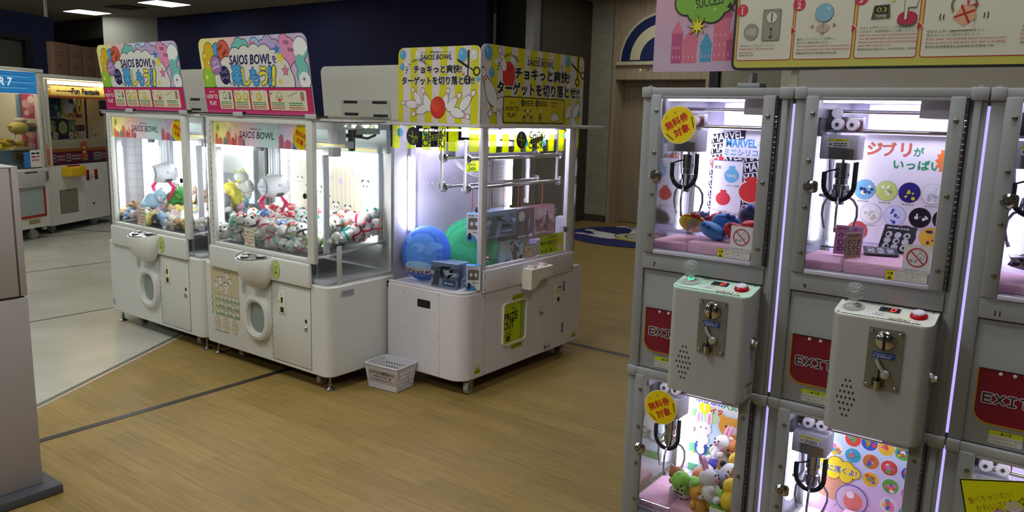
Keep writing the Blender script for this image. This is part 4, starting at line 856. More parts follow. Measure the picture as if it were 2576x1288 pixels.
for x, z in ((-3.05, 1.358), (-2.95, 1.352), (-3.05, 1.186), (-2.95, 1.178)):
    m = MB(); y0 = 3.455 if x < -3 else 3.545; y1 = 4.40 if x < -3 else 4.52
    m.cyl(CHROME, (x, y0, z), (x, y1, z), .0155 if z > 1.3 else .0125, n=14)
    for y in (y0, y1): m.lathe(CHROME, [(.014, -.012), (.03, -.008), (.032, 0), (.03, .008), (.014, .012)], (x, y, z), (0, 1, 0), 20)
    m.build('chrome_rod', t)
for x, y in ((-3.05, 3.44), (-2.95, 3.53), (-2.95, 4.50)):
    m = MB(); m.box(WHITE, x-.006, x+.006, y-.006, y+.006, 1.165, 1.46); m.build('rod_hanger', t)
# top shelf and two headers
m = MB(); slab(m, WHITE2, rrect(X0-.008, 3.285, -2.650, 4.60, .012, 4), 1.535, 1.554, .003); m.build('top_shelf', t)
m = MB(); m.prism(STRW, rrect(0, 0, .60, .408, .04, 6, 'cd'), (-3.268, 3.312, 1.555), (1, 0, 0), (0, 0, 1), (0, -1, 0), 0, .006); m.art(side_sign(), (-3.268, 3.306, 1.555), (1, 0, 0), (0, 0, 1), (0, -1, 0)); m.build('header_sign', t)
m = MB(); m.prism(STRW, rrect(0, 0, 1.025, .42, .04, 6, 'cd'), (-2.672, 3.318, 1.555), (0, 1, 0), (0, 0, 1), (1, 0, 0), -.006, 0); m.art(front_sign(), (-2.672, 3.318, 1.555), (0, 1, 0), (0, 0, 1), (1, 0, 0)); m.build('header_sign', t)
caster(t, -2.79, 3.40, .2, .040); caster(t, -2.83, 4.42, 1.2, .040); caster(t, -3.27, 3.40, .2, .040); caster(t, -3.27, 4.42, .2, .040)

# ---------------------------------------------------------------- prizes in it
def cushion(name, label, c, r, n, cols, logo=False):
    o = thing(name, label, 'cushion', c)
    z = V(n).normalized(); x = V((0, 0, 1)).cross(z).normalized(); y = z.cross(x); M4 = MX((x, y, z)).transposed().to_4x4()
    m = MB(); m.T = M4
    prf = [(r*math.cos(q)**.55 if math.cos(q) > 0 else 0, .062*math.sin(q)) for q in [-PI/2+PI*k/16 for k in range(17)]]
    m.lathe(mat(cols[0], .85), prf, (0, 0, 0), (0, 0, 1), 48); m.build('body', o)
    A = Art(); q = random.Random(len(cols[0])+len(label))
    m = MB(); m.T = M4
    def dome(x_, y_): return .062*math.sqrt(max(0, 1-(math.hypot(x_, y_)/r)**3.6))
    def patch(mm, pts, L):
        P = []; 
        for (a, b), (c_, d_) in zip(pts, pts[1:]+pts[:1]):
            k = max(1, int(math.hypot(c_-a, d_-b)/.02)); P += [(a+(c_-a)*i/k, b+(d_-b)*i/k) for i in range(k)]
        cx = sum(p[0] for p in P)/len(P); cy = sum(p[1] for p in P)/len(P); vs = [(cx, cy, dome(cx, cy)+.0012+L*.0004)]; N = len(P); R = 4; fs = []
        for rr in range(1, R+1): vs += [(cx+(p[0]-cx)*rr/R, cy+(p[1]-cy)*rr/R, dome(cx+(p[0]-cx)*rr/R, cy+(p[1]-cy)*rr/R)+.0012+L*.0004) for p in P]
        for i in range(N): fs.append((0, 1+i, 1+(i+1) % N))
        for rr in range(R-1):
            for i in range(N): a = 1+rr*N+i; b = 1+rr*N+(i+1) % N; fs.append((a, a+N, b+N, b))
        m.mesh(mm, vs, fs)
    cir = lambda a, b, rr, ry=None: [(a+rr*math.cos(2*PI*k/20), b+(ry or rr)*math.sin(2*PI*k/20)) for k in range(20)]
    patch(mat(cols[1], .85), cir(0, 0, r*.86), 0)
    for k in range(10):
        a = q.uniform(0, 6.28); d_ = q.uniform(.2, .75)*r; patch(mat(cols[2+k % (len(cols)-2)], .85), cir(d_*math.cos(a), d_*math.sin(a), q.uniform(.12, .3)*r, q.uniform(.08, .2)*r), 1+k % 5)
    if logo:
        patch(mat('#8FB4DA', .85), cir(0, -r*.5, r*.62, r*.17), 6)
        A.text(K_, '新幹線変形', 0, -r*.5, r*.13, 0, .02, wd=r*.8); A.text(RED, 'シンカリオン', 0, -r*.76, r*.2, 0, .03, wd=r*1.15); A.text(YEL, 'シンカリオン', .002, -r*.75, r*.18, 2, .01, wd=r*1.1)
        m.art(A, (0, 0, .060), (1, 0, 0), (0, 1, 0), (0, 0, 1))
    m.build('printed_front', o); return o
cushion('round_cushion', 'blue round cushion with a title printed along its lower edge', (-3.155, 3.425, .785), .165, (.15, -1, .22), ['#2A5FC0', '#4A84D0', '#5A92D6', '#447CC8', '#6A9EDA', '#5088CE'], True)
cushion('round_cushion', 'green round cushion half hidden behind the blue one', (-3.06, 3.72, .80), .18, (.45, -.85, .25), ['#0F7A4C', '#1E8A56', '#2A9464', '#24905C', '#188252'])
BOXI = [0]
def gift_box(label, c, w, d, h, rz, faces, cat='boxed prize', grp=None, sink=0):
    """carton with printed panels; local -y is the printed front, +x the printed side"""
    o = thing('prize_box', label, cat, c, (0, 0, rz), grp)
    m = MB(); m.box(mat(faces[0], .45), -w/2, w/2, -d/2, d/2, 0, h, .0015, 1); m.build('carton', o)
    BOXI[0] += 1; q = random.Random(BOXI[0]*31)
    for nm, org, ux, un, ww in (('front_print', (-w/2, -d/2, 0), (1, 0, 0), (0, -1, 0), w), ('side_print', (w/2, -d/2, 0), (0, 1, 0), (1, 0, 0), d)):
        A = Art(); kind = faces[1]; cs = [mat(c_, .45) for c_ in faces[2:]]
        if kind == 'ear':
            A.rect(cs[0], .002, .002, ww-.002, h-.002, 0); A.rect(cs[1], ww*.12, h*.42, ww*.88, h*.84, 1, .006); A.circ(cs[0], ww*.34, h*.63, ww*.1, 2, ry=h*.075); A.circ(cs[0], ww*.66, h*.63, ww*.1, 2, ry=h*.075); A.text(cs[2], 'FIT', ww*.72, h*.89, h*.055, 1, .01)
            A.greek(cs[2], ww*.1, h*.9, ww*.4, h*.03, 1, 3); A.poly(cs[3], [(0.002, .002), (ww*.75, .002), (ww*.6, h*.16), (ww*.3, h*.26), (.002, h*.2)], 1); A.greek(cs[2], ww*.45, h*.3, ww*.45, h*.03, 2, 5)
            A.circ(K_, ww*.22, h*.25, ww*.1, 3); A.rect(K_, ww*.12, h*.06, ww*.34, h*.2, 3, .005)
        elif kind == 'sea':
            for k in range(6): A.rect(cs[k % len(cs)], .002, h*(.02+.16*k), ww-.002, h*(.02+.16*(k+1)), 0)
            for k in range(9): A.poly(cs[q.randrange(len(cs))], [(ww*q.uniform(.05, .9), h*q.uniform(.3, .9)) for _ in range(4)], 1+k % 3)
            A.rect(mat('#15203A', .45), ww*.45, h*.1, ww*.95, h*.34, 5, .008); A.rect(mat('#31466E', .45), ww*.47, h*.12, ww*.93, h*.32, 6, .006); A.greek(mat('#AEBBD0', .4), ww*.52, h*.18, ww*.35, h*.06, 7, 2); A.poly(mat('#2E353C', .5), [(ww*.06, h*.08), (ww*.30, h*.08), (ww*.36, h*.5), (ww*.3, h*.85), (ww*.16, h*.7)], 4)
        else:
            A.rect(cs[0], .002, .002, ww-.002, h-.002, 0)
            for k in range(14):
                a, b = q.uniform(.1, .85)*ww, q.uniform(.1, .85)*h; A.poly(cs[q.randrange(len(cs))], [(min(max(a+q.uniform(-.25, .25)*ww, .002), ww-.002), min(max(b+q.uniform(-.25, .25)*h, .002), h-.002)) for _ in range(5)], 1+k % 4)
            A.circ(mat('#BDB7AE', .5), ww*.3, h*.75, min(ww, h)*.17, 5); A.line(K_, [(ww*.3, h*.6), (ww*.3, h*.92)], .002, 6); A.rect(mat('#1C1A20', .5), ww*.55, h*.12, ww*.72, h*.7, 6, .01); A.circ(mat('#1C1A20', .5), ww*.635, h*.76, h*.06, 6); A.greek(PRINTW, ww*.1, h*.06, ww*.5, h*.05, 7, 2)
        MB().art(A, org, ux, (0, 0, 1), un).build(nm, o)
    return o
sea = ['#56657C', 'sea', '#6E839C', '#7F94AC', '#4A5E78', '#93A5B8', '#3A4A62', '#5F7288']
gift_box('blue-grey cube carton with a stormy sea print in the front corner of the deck', (-2.945, 3.405, .616), .185, .125, .148, .10, sea)
ear = ['#3E8CC8', 'ear', '#D5D6D4', '#6E675C', '#3C4650', '#4F8DBF']
gift_box('upright white and blue earphone carton standing on the deck beside the cube carton', (-2.79, 3.43, .616), .085, .045, .145, .62, ear)
def hang(o, x, y, z, zr, col=RED):
    m = MB(); m.tube(mat(col, .6) if isinstance(col, str) else col, [(x, y, z), (x+.004, y, (z+zr)/2), (x, y, zr)], .0018, 5); s_ = m.build('hanging_string', o); s_.matrix_parent_inverse = o.matrix_basis.inverted(); return s_
hb = gift_box('white and blue earphone carton hanging above the green cushion', (-2.93, 3.60, .866), .09, .045, .165, .62, ear); hang(hb, -2.95, 3.60, 1.03, 1.17)
hb = gift_box('blue-grey carton with a sea print hanging in the middle of the machine', (-2.955, 3.83, .868), .30, .11, .165, PI/2, sea); hang(hb, -2.95, 3.76, 1.03, 1.17, '#2A2A2C'); hang(hb, -2.95, 3.90, 1.03, 1.17, '#2A2A2C')
an = ['#1A1618', 'fig', '#4A3E50', '#7A1420', '#D8D0D0', '#20305A', '#8A1A28', '#3E5A40']
hb = gift_box('dark carton with a figure print hanging left in the pair of figure cartons', (-2.95, 4.095, .828), .185, .07, .195, PI/2, an); hang(hb, -2.95, 4.06, 1.02, 1.17)
an2 = ['#6A2634', 'fig', '#B88A98', '#8A1626', '#E0D4DC', '#241E38', '#A02636', '#D8C4CC']
hb = gift_box('pinkish carton with a figure print hanging right in the pair of figure cartons', (-2.95, 4.315, .835), .24, .07, .19, PI/2, an2); hang(hb, -2.95, 4.33, 1.02, 1.17)
gift_box('pale blue carton with a dark printed picture standing on the deck behind the notice', (-2.99, 4.0, .616), .26, .09, .215, PI/2, ['#7FA4B0', 'fig', '#A9C4C8', '#18161C', '#C49A80', '#2A4450', '#9FBCC0'])
gift_box('lilac carton standing on the deck beside the pale blue carton', (-2.90, 4.24, .616), .17, .08, .20, PI/2, ['#A58FB4', 'fig', '#B9A6C6', '#8E78A4', '#CBBBD2', '#9C88B0'])
gift_box('narrow white carton with small figures standing at the right end of the deck', (-2.86, 4.455, .616), .10, .07, .33, PI/2+.3, ['#C9C8CE', 'fig', '#CFCED6', '#4A4E58', '#8A90A0', '#B0B4C0'])
gift_box('black tray-like carton lying on top of the pale blue carton', (-2.99, 4.0, .8315), .26, .14, .03, PI/2, ['#1A1A1E', 'fig', '#26262C', '#3A3A42', '#4A4A55'])
for i, z in enumerate((.616, .80)):
    gift_box(['brown portrait carton at the machine far right end, lower of the two stacked', 'brown portrait carton at the machine far right end, upper of the two stacked'][i], (-2.99, 4.505, z+(.001 if i else 0)), .09, .05, .182, PI/2+.2, ['#5A4A40', 'fig', '#8A7A6A', '#4A3A32', '#A09484', '#6A5446'])
for i, (x, y) in enumerate(((-2.95, 3.655), (-3.05, 3.80), (-3.05, 4.05), (-3.05, 4.28))):
    o = thing('hanging_ring', ['black spiked ornament hanging on the near string', 'small white ring on the second red string', 'small white ring on the third red string', 'small white ring on the red string farthest right'][i], 'prize token', (x, y, 1.05))
    m = MB()
    if i == 0:
        for k, (a, b) in enumerate(((0, .09), (PI/2, .05), (PI, .09), (-PI/2, .05))): m.rings(DGREY, [[V((.0, .016*math.cos(a+w_), .016*math.sin(a+w_)))*1.2+V((s2*.008, 0, 0)) for w_ in (-.8, .8) for s2 in ((-1, 1) if w_ < 0 else (1, -1))], [V((s2*.001, b*math.sin(a), b*math.cos(a))) for s2 in (-1, 1, 1, -1)]])
        m.sph(DGREY, (0, 0, 0), .026, (.6, 1, 1))
    else: m.tube(PRINTW, [(0, .012*math.cos(2*PI*k/14), .012*math.sin(2*PI*k/14)) for k in range(14)], .004, 6, True)
    m.build('pendant', o); m = MB(); m.tube(RED, [(0, 0, .014), (.002, .001, .08), (0, 0, .127 if i == 0 else .135)], .0018, 5); m.build('hanging_string', o)
# ---------------------------------------------------------------- stacked mini crane cabinets
CAB = mat('#929496', .45); CAB2 = mat('#989A9C', .4); GASK = mat('#23242A', .6)
LEDV = mat('#A79CF0', .5, 0, 1.25); LEDW = mat('#ECE9FF', .5, 0, 13.0)
SPONGE = mat('#F0BCD4', .9, bump=.8, bscale=160.0)
def child_sign(A, x, y, s):
    """0-3 pictogram sticker with its line of print, s wide"""
    A.rect(mat('#D2CFD6', .5), x, y, x+s, y+s*1.12, 0, .002); cx, cy, r = x+s*.5, y+s*.62, s*.36
    A.ring(GTXT, cx+r*.35, cy+r*.12, r*.36, r*.05, 1, 20); A.line(GTXT, [(cx+r*.3, cy+r*.48), (cx+r*.2, cy+r*.62), (cx+r*.38, cy+r*.74), (cx+r*.48, cy+r*.62)], r*.05, 1)
    for u in (.24, .5): A.circ(K_, cx+r*u, cy+r*.16, r*.035, 1, n=8)
    A.line(K_, [(cx+r*.36, cy+r*.1), (cx+r*.33, cy+r*.02), (cx+r*.42, cy+r*.02)], r*.04, 1); A.line(K_, [(cx+r*.27, cy-r*.1), (cx+r*.37, cy-r*.05), (cx+r*.48, cy-r*.12)], r*.04, 1)
    A.ring(mat('#B02038', .45), cx, cy, r, r*.13, 3, 36); A.line(mat('#B02038', .45), [(cx-r*.66, cy+r*.66), (cx+r*.66, cy-r*.66)], r*.13, 3)
    A.text(K_, '0-3', cx-r*.35, cy-r*.55, r*.3, 4, .01, wd=r*.72); A.text(K_, '3歳未満のお子様には適切ではございません。', x+s*.5, y+s*.05, s*.075, 2, .01, wd=s*.9)
    return A
def caution_plate(A, x, y, w, h):
    A.rect(K_, x, y, x+w, y+h, 0); A.rect(mat('#D5D2CC', .5), x+.0008, y+.0008, x+w-.0008, y+h-.0008, 1); A.rect(mat('#D9CB00', .5), x+.0008, y+.0008, x+w*.2, y+h-.0008, 2)
    A.text(K_, '注意', x+w*.1, y+h*.55, h*.27, 3, .02, wd=w*.16); A.poly(K_, [(x+w*.04, y+h*.1), (x+w*.16, y+h*.1), (x+w*.1, y+h*.48)], 3); A.rect(YEL, x+w*.095, y+h*.2, x+w*.105, y+h*.36, 4)
    for i, s_ in enumerate(('強くたたくと破損、故障、思わぬケガを', 'する恐れがあります。危険ですので、', 'たたいたり、もたれたりしないで下さい。')): A.text(K_, s_, x+w*.23, y+h*(.7-.28*i), h*.17, 3, .005, al='L', wd=w*(.73, .62, .73)[i])
    return A
def exit_art():
    A = Art(); x, y = 0, 0
    hl = mat('#B9A4AE', .5)
    for i, segs in enumerate(([[(1, 0), (0, 0), (0, 1), (1, 1)], [(0, .5), (.85, .5)]], [[(0, 0), (1, 1)], [(0, 1), (1, 0)]], [[(.1, 0), (.9, 0)], [(.5, 0), (.5, 1)], [(.1, 1), (.9, 1)]], [[(0, 1), (1, 1)], [(.5, 0), (.5, 1)]])):
        for w_, mm, L in ((.0095, hl, 1), (.0042, K_, 2)):
            for sg in segs:
                P = [(-.053+i*.0262+u*.0172, v*.021) for u, v in sg]; A.line(mm, P, w_, L)
                for p in P: A.circ(mm, p[0], p[1], w_/2, L, n=12)
    return A
POSTERS = {}
def poster7():
    A = Art(); w, h = .37, .345; A.rect(mat('#D8D6E4', .5), 0, 0, w, h, 0); q = random.Random(11); blk = mat('#14122A', .5)
    # slanted word blocks
    for r in range(10):
        for c in range(3):
            x = .004+c*.121; y = .002+r*.036+(c*.0135)%.036-.0
            bx = [(x, y), (x+.118, y+.021), (x+.118, y+.053), (x, y+.032)]
            if max(p[1] for p in bx) > h: continue
            A.poly(blk, bx, 1); A.text(mat('#E4E2EE', .5), 'MARVEL', x+.059, y+.0145, .026, 2, .02, wd=.110, rot=.176)
    A.poly(mat('#C02A36', .5), [(.01, .21), (.052, .218), (.052, .252), (.01, .244)], 3); A.text(PRINTW, 'EL', .032, .222, .024, 4, .01, rot=.172)
    A.rect(mat('#D8D6E4', .5), .045, .262, .36, .308, 3); A.text(mat('#3E8FC4', .5), 'MARVEL', .11, .283, .026, 4, .03, wd=.105); A.text(mat('#49B8B0', .5), 'キーチェーン', .265, .283, .026, 4, .03, wd=.19)
    A.text(mat('#3E8FC4', .5), 'ミニシリコンがま口', .16, .254, .022, 6, .02, wd=.215); A.rect(mat('#D8D6E4', .5), .045, .248, .27, .28, 5)
    A.rect(mat('#4A4880', .5), .015, .0, .125, .236, 7, .006); A.rect(mat('#D6D4E2', .5), .017, .0, .123, .234, 8, .005)
    A.text(K_, '裏面', .034, .206, .012, 9, .01); A.circ(mat('#5FA4CC', .5), .085, .185, .026, 9, ry=.024); A.circ(mat('#5FA4CC', .5), .08, .212, .007, 9); A.circ(mat('#5FA4CC', .5), .09, .212, .007, 9); A.text(PRINTW, 'MARVEL', .085, .18, .010, 10, .01, wd=.034); A.text(K_, 'デザイン共通', .09, .147, .008, 9, wd=.045)
    A.circ(mat('#C22A38', .5), .06, .105, .026, 9, ry=.023); A.circ(mat('#C22A38', .5), .055, .13, .006, 9); A.circ(mat('#C22A38', .5), .065, .13, .006, 9)
    A.text(K_, 'コインや小物を入れてね♪', .07, .055, .009, 9, wd=.09, rot=-.1); A.circ(mat('#3A48A0', .5), .085, .02, .024, 9)
    for x, y in ((.155, .135), (.20, .055)):
        A.circ(PRINTW, x, y, .046, 7, ry=.04); A.circ(mat('#CC2C2C', .5), x, y, .041, 8, ry=.035); A.circ(mat('#CC2C2C', .5), x-.008, y+.04, .011, 8); A.circ(mat('#CC2C2C', .5), x+.008, y+.04, .011, 8)
    return A
def poster9():
    A = Art(); w, h = .37, .345; A.rect(mat('#DAD7DE', .5), 0, 0, w, h, 0)
    wood = mat('#C4604C', .5)
    for ch, x, rr in (('ジ', .06, -.1), ('ブ', .105, .05), ('リ', .15, 0)): A.text(wood, ch, x, .270, .038, 2, .03, rot=rr, halo=mat('#6E2A22', .5), hb=.008)
    A.text(mat('#1E8A52', .5), 'が', .185, .272, .026, 2, .02); A.text(mat('#1E8A52', .5), 'いっぱい', .185, .232, .028, 2, .03, wd=.13)
    A.star(mat('#E07838', .5), .275, .262, .045, 2, 16, .82); A.text(YEL, '缶', .268, .262, .03, 3, .02); A.text(YEL, '全', .268, .238, .02, 3, .02)
    gen = [('#6FA8CC', '#2C3A6A', '#E0D8B0'), ('#B9CC70', '#8FA048', '#D8DEC0'), ('#221C70', '#C8C020', '#221C70'), ('#DCDCE0', '#B0B0B8', '#C4C4CC'), ('#D8D8D8', '#B4BC9C', '#E4E4E0'), ('#C8D0EA', '#2E46A0', '#E0E4F0'), ('#15141A', '#DADADA', '#15141A'), ('#15141A', '#C8C8C8', '#2A2A30'), ('#B03A3A', '#3858A8', '#C85048'), ('#17161C', '#D4D4D4', '#17161C'), ('#D8B430', '#3A3048', '#D8B430')]
    pos = [(.045, .163), (.108, .163), (.172, .163), (.235, .163), (.07, .09), (.138, .09), (.208, .09), (.272, .09), (.035, .018), (.173, .015), (.242, .015)]
    for (a, b, c), (x, y) in zip(gen, pos):
        if y < .03: y = .033
        A.circ(GTXT, x, y, .031, 2); A.circ(mat(a, .4), x, y, .03, 3); q = random.Random(int(x*1e4)+int(y*1e3))
        for k in range(14):
            r_ = q.uniform(0, .021); t_ = q.uniform(0, 6.28); A.circ(mat(b if k % 2 else c, .4), x+r_*math.cos(t_), y+r_*math.sin(t_), q.uniform(.002, .006), 4+k % 3, n=12)
        A.greek(GTXT, x-.018, y-.038, .034, .003, 2, int(x*1000))
    return A
def poster8():
    A = Art(); w, h = .37, .345; A.rect(mat('#C4DCE8', .5), .055, 0, w+.055, h+.02, 0); A.rect(mat('#E4E2E2', .5), .055, .258, w+.055, h+.02, 1)
    for i in range(8): A.poly(mat(['#9FD6D0', '#C6E4EC'][i % 2], .5), [(.06+i*.045, h), (.10+i*.045, h), (.08+i*.045, .325)], 2)
    A.text(mat('#2A4BB8', .5), 'ぷかぷか', .125, .272, .024, 4, .03, wd=.11, halo=PRINTW); A.text(mat('#12A05A', .5), '人気の動物', .238, .268, .026, 4, .03, wd=.13, halo=PRINTW)
    for i in range(14): A.circ(PRINTW, +.062+i*.027, .258, .011, 1)
    for i, c in enumerate(('#E8B4C8', '#B8D89C', '#E8D090', '#B0C8E8', '#E8B4C8')): A.circ(mat(c, .5), .06+i*.07, .20+(i % 2)*.03, .028, 1, ry=.034)
    A.circ(YEL, .105, .252, .022, 3); A.text(PRINTW, '1', .105, .243, .022, 4, .03); A.text(RED, 'イヌ', .15, .238, .022, 4, .04, halo=PRINTW)
    # rabbit, shiba, penguin, panda, hamster, dolphin, turtle
    W_ = mat('#E6E4E4', .5); SHI = mat('#DCA23A', .5); NV_ = mat('#2A3A9A', .5)
    for x in (.085, .125): A.circ(W_, x, .215, .011, 5, ry=.03); A.circ(mat('#E490B0', .5), x, .215, .006, 6, ry=.022)
    A.circ(W_, .105, .175, .03, 6, ry=.026); A.circ(W_, .105, .135, .024, 6, ry=.022); A.circ(K_, .095, .178, .003, 7, n=8); A.circ(K_, .115, .178, .003, 7, n=8); A.text(mat('#8A4A2A', .5), '3', .07, .155, .016, 6, .02); A.text(REDT, 'ウサギ', .075, .142, .010, 6, .01)
    for x in (.175, .235): A.circ(SHI, x, .232, .014, 5)
    A.circ(SHI, .205, .205, .045, 6, ry=.037); A.circ(SHI, .203, .145, .042, 5, ry=.035); A.circ(W_, .213, .195, .02, 7, ry=.015); A.circ(mat('#E8B8B0', .5), .207, .15, .013, 7, ry=.016)
    for x in (.19, .235): A.circ(K_, x, .205, .004, 8, n=8)
    A.circ(K_, .213, .2, .004, 8, n=8); A.line(K_, [(.207, .191), (.213, .195), (.219, .191)], .0015, 8)
    A.rect(mat('#4FA06A', .5),   .055, .075, .36, .11, 2); A.circ(NV_, .10, .10, .024, 5, ry=.03); A.circ(W_, .10, .093, .015, 6, ry=.018); A.circ(W_, .10, .112, .014, 6, ry=.008); A.text(YEL, '4', .072, .068, .014, 7, .02); A.text(REDT, 'ペンギン', .11, .064, .009, 7, .01)
    panda(A, .155, .10, .022, 5); A.circ(mat('#C87838', .5), .21, .105, .018, 5); A.circ(W_, .21, .085, .02, 4); A.text(REDT, 'ハムスター', .215, .06, .009, 7, .01); A.circ(mat('#6FB4DC', .5), .262, .09, .034, 5, ry=.017, rot=-.4); A.circ(mat('#6FB46A', .5), .072, .228, .014, 3)
    A.text(mat('#B04A6A', .5), 'やっぱり！', .29, .235, .009, 5, .01, wd=.045); A.text(mat('#B04A6A', .5), '人間の最高の', .295, .223, .009, 5, .01, wd=.055); A.text(REDT, 'ぷかぷか浮かべて', .262, .128, .012, 6, .02, wd=.09); A.circ(W_, .295, .165, .025, 4, ry=.04)
    for i in range(9): A.text(GTXT, '手', .02+i*.018, .04, .012, 3) if i in (2,) else None
    A.rect(mat('#4FA06A', .5), .055, 0, w, .03, 1)
    return A
def poster10():
    A = Art(); w, h = .37, .345; cs = ['#D8B8D4', '#D4C0DC', '#C8CCE4', '#BCD4E8', '#B8DCE4']
    for i, c in enumerate(cs): A.rect(mat(c, .5), 0, (h+.06)*i/5, w, (h+.06)*(i+1)/5, 0)
    q = random.Random(21); pal = ['#D84A3A', '#3A58B8', '#E0B83A', '#5AA84A', '#D87AB0', '#E0DCD4', '#3AA0C0', '#C8783A']
    for i, (x, y) in enumerate(((.11, .305), (.16, .305), (.21, .302), (.26, .30), (.31, .30), (.06, .255), (.115, .25), (.17, .245), (.225, .24), (.285, .235), (.175, .185), (.235, .18), (.29, .17), (.235, .115), (.29, .105), (.245, .05), (.30, .04))):
        A.circ(mat('#E4DEE4', .4), x, y, .0265, 1); A.circ(mat(pal[i % 8], .4), x, y, .0245, 2)
        for k in range(12):
            r_ = q.uniform(0, .016); t_ = q.uniform(0, 6.28); A.circ(mat(pal[q.randrange(8)], .4), x+r_*math.cos(t_), y+r_*math.sin(t_), q.uniform(.003, .008), 3+k % 4, n=12)
    A.cloud(mat('#7A5A20', .5), mat('#E8D020', .5), [(.03, .195, .022), (.065, .21, .022), (.10, .2, .024), (.125, .19, .018), (.06, .175, .02), (.1, .172, .02)], .002, 8); A.text(mat('#2A3A8A', .5), '水に浮くよ!', .075, .18, .022, 10, .02, wd=.115, halo=PRINTW)
    A.poly(mat('#C89070', .5), [(.02, .15), (.08, .165), (.12, .13), (.07, .08), (.02, .09)], 6); A.circ(mat('#3E58A8', .4), .125, .10, .05, 8); A.circ(mat('#C8B0C4', .4), .125, .10, .047, 9); A.circ(mat('#D87A6A', .4), .13, .095, .03, 10); A.circ(mat('#E8DCD8', .4), .12, .115, .012, 11)
    return A
def mini(name, label, k, upper, num=None, disc=False, poster=None, glow=None, zmin=0.0):
    x0 = -1.140+.458*k; z0 = .824 if upper else -.052
    W, D, H = .452, .45, .876
    t = thing(name, label, 'mini crane game', (x0, 2.2, z0), group='stacked mini crane cabinets')
    zb = 0.0 if upper else .053
    # shell: posts, rails, sides, roof, base
    m = MB(); m.box(CAB, 0, .031, .004, .05, zb, .848, .003); m.box(CAB, .412, W, .004, .05, zb, .848, .003); m.box(CAB, .031, .412, .010, .05, zb, .371, .001)
    m.box(CAB, .031, .412, -.001, .004, .322, .371, .001); m.box(GASK, .031, .412, .0085, .0105, .318, .323); m.box(mat('#8A8B8E', .5), .0305, .0315, .003, .0042, zb, .37); m.box(mat('#8A8B8E', .5), .4115, .4125, .003, .0042, zb, .37)
    m.box(CAB, .424, .44, -.002, .004, zb, .848, .002)
    m.build('cabinet_frame', t)
    m = MB()
    m.box(GLASS, .003, .007, .05, D-.02, .371, .845); m.box(CAB, .002, .02, D-.02, D, zb, .848); m.box(CAB, W-.012, W-.002, .05, D, zb, .848); m.box(CAB, .002, .018, .05, D-.02, zb, .371); m.box(CAB, .002, W-.002, D-.012, D, zb, .848); m.build('side_panel', t)
    m = MB(); m.box(CAB2, .03, W-.036, -.004, .045, .847, H-.003, .003); m.box(CAB2, .0, W, .045, D, .862, H-.003, .003)
    for xa, xb in ((-.002, .031), (W-.038, W+.002)): m.box(CAB2, xa, xb, -.0065, .05, .843, H-.001, .0045, 2)
    for xa in (.014, W-.02): m.lathe(GREY, [(.008, 0), (.008, .004), (.0, .006)], (xa, .02, H-.002))
    m.build('top_rail', t)
    m = MB(); m.box(mat('#D6D2DE', .5), .02, W-.014, .05, D-.014, .848, .856); m.box(mat('#D6D2DE', .5), .30, W-.014, .05, .3, .80, .848); m.build('ceiling_panel', t)
    # glazed door
    m = MB()
    for xa, xb in ((.032, .066), (.374, .408)):
        m.box(CAB, xa, xb, -.010, .004, .374, .852, .004)
    m.box(CAB, .03, .045, -.004, .004, .374, .852, .002)
    m.box(mat('#A3A2AC', .4), .066, .374, -.004, .004, .842, .852, .001); m.box(mat('#B8B6C6', .35), .066, .374, -.008, .004, .373, .384, .001)
    for xa, zz in ((.053, (.805, .68, .555, .43)), (.391, (.795, .612, .425))):
        for z in zz:
            m.lathe(STEEL, [(.0065, 0), (.006, .0025), (.0, .004)], (xa, -.010, z), (0, -1, 0), 14); m.box(DGREY, xa-.005, xa+.005, -.0145, -.0125, z-.0007, z+.0007)
    dr = m.build('door_frame', t)
    m = MB(); m.box(GLASS, .066, .374, -.002, .001, .384, .842); gl = m.build('door_glass', dr)
    m = MB()
    for q in range(34): m.box(mat('#4A4B50', .4, .6), .409, .4145, -.0085, -.003, .376+q*.014, .3893+q*.014, .0012, 1)
    m.box(GASK, .4145, .418, -.004, .0, .374, .852); m.build('piano_hinge', dr)
    m = MB(); m.prism(STEEL, rrect(-.004, -.016, .022, .016, .008), (.062, -.011, .612), (1, 0, 0), (0, 0, 1), (0, -1, 0), 0, .003); m.lathe(CHROME, [(.0165, 0), (.0165, .004), (.0135, .007), (.0135, .011), (.0115, .013), (0, .013)], (.062, -.013, .612), (0, -1, 0)); m.lathe(DGREY, [(.0085, 0), (.0085, .001), (0, .001)], (.062, -.0262, .612), (0, -1, 0)); m.lathe(STEEL, [(.005, 0), (.005, .002), (0, .002)], (.062, -.0268, .612), (0, -1, 0), 12); m.build('lock', dr)
    if k < 2:
        A = child_sign(Art(), 0, 0, .064); MB().art(A, (.3085, -.0022, .402 if False else .412), (1, 0, 0), (0, 0, 1), (0, -1, 0)).build('age_sticker', gl)
        A = caution_plate(Art(), 0, 0, .098, .026); MB().art(A, (.272, -.0022, .386), (1, 0, 0), (0, 0, 1), (0, -1, 0)).build('caution_sticker', gl)
    if disc:
        A = free_ticket(Art(), 0, 0, .0535, 0, .52); MB().prism(mat('#E8D000', .5), [(.0545*math.cos(2*PI*q/40), .0545*math.sin(2*PI*q/40)) for q in range(40)], (.129, -.0125, .765), (1, 0, 0), (0, 0, 1), (0, -1, 0), 0, .0012).art(A, (.129, -.0137, .765), (1, 0, 0), (0, 0, 1), (0, -1, 0)).build('free_ticket_disc', dr)
    if num: MB().art(Art().text(K_, num, 0, 0, .0135, 0, .008), (.071, -.001, .331), (1, 0, 0), (0, 0, 1), (0, -1, 0)).build('number', t)
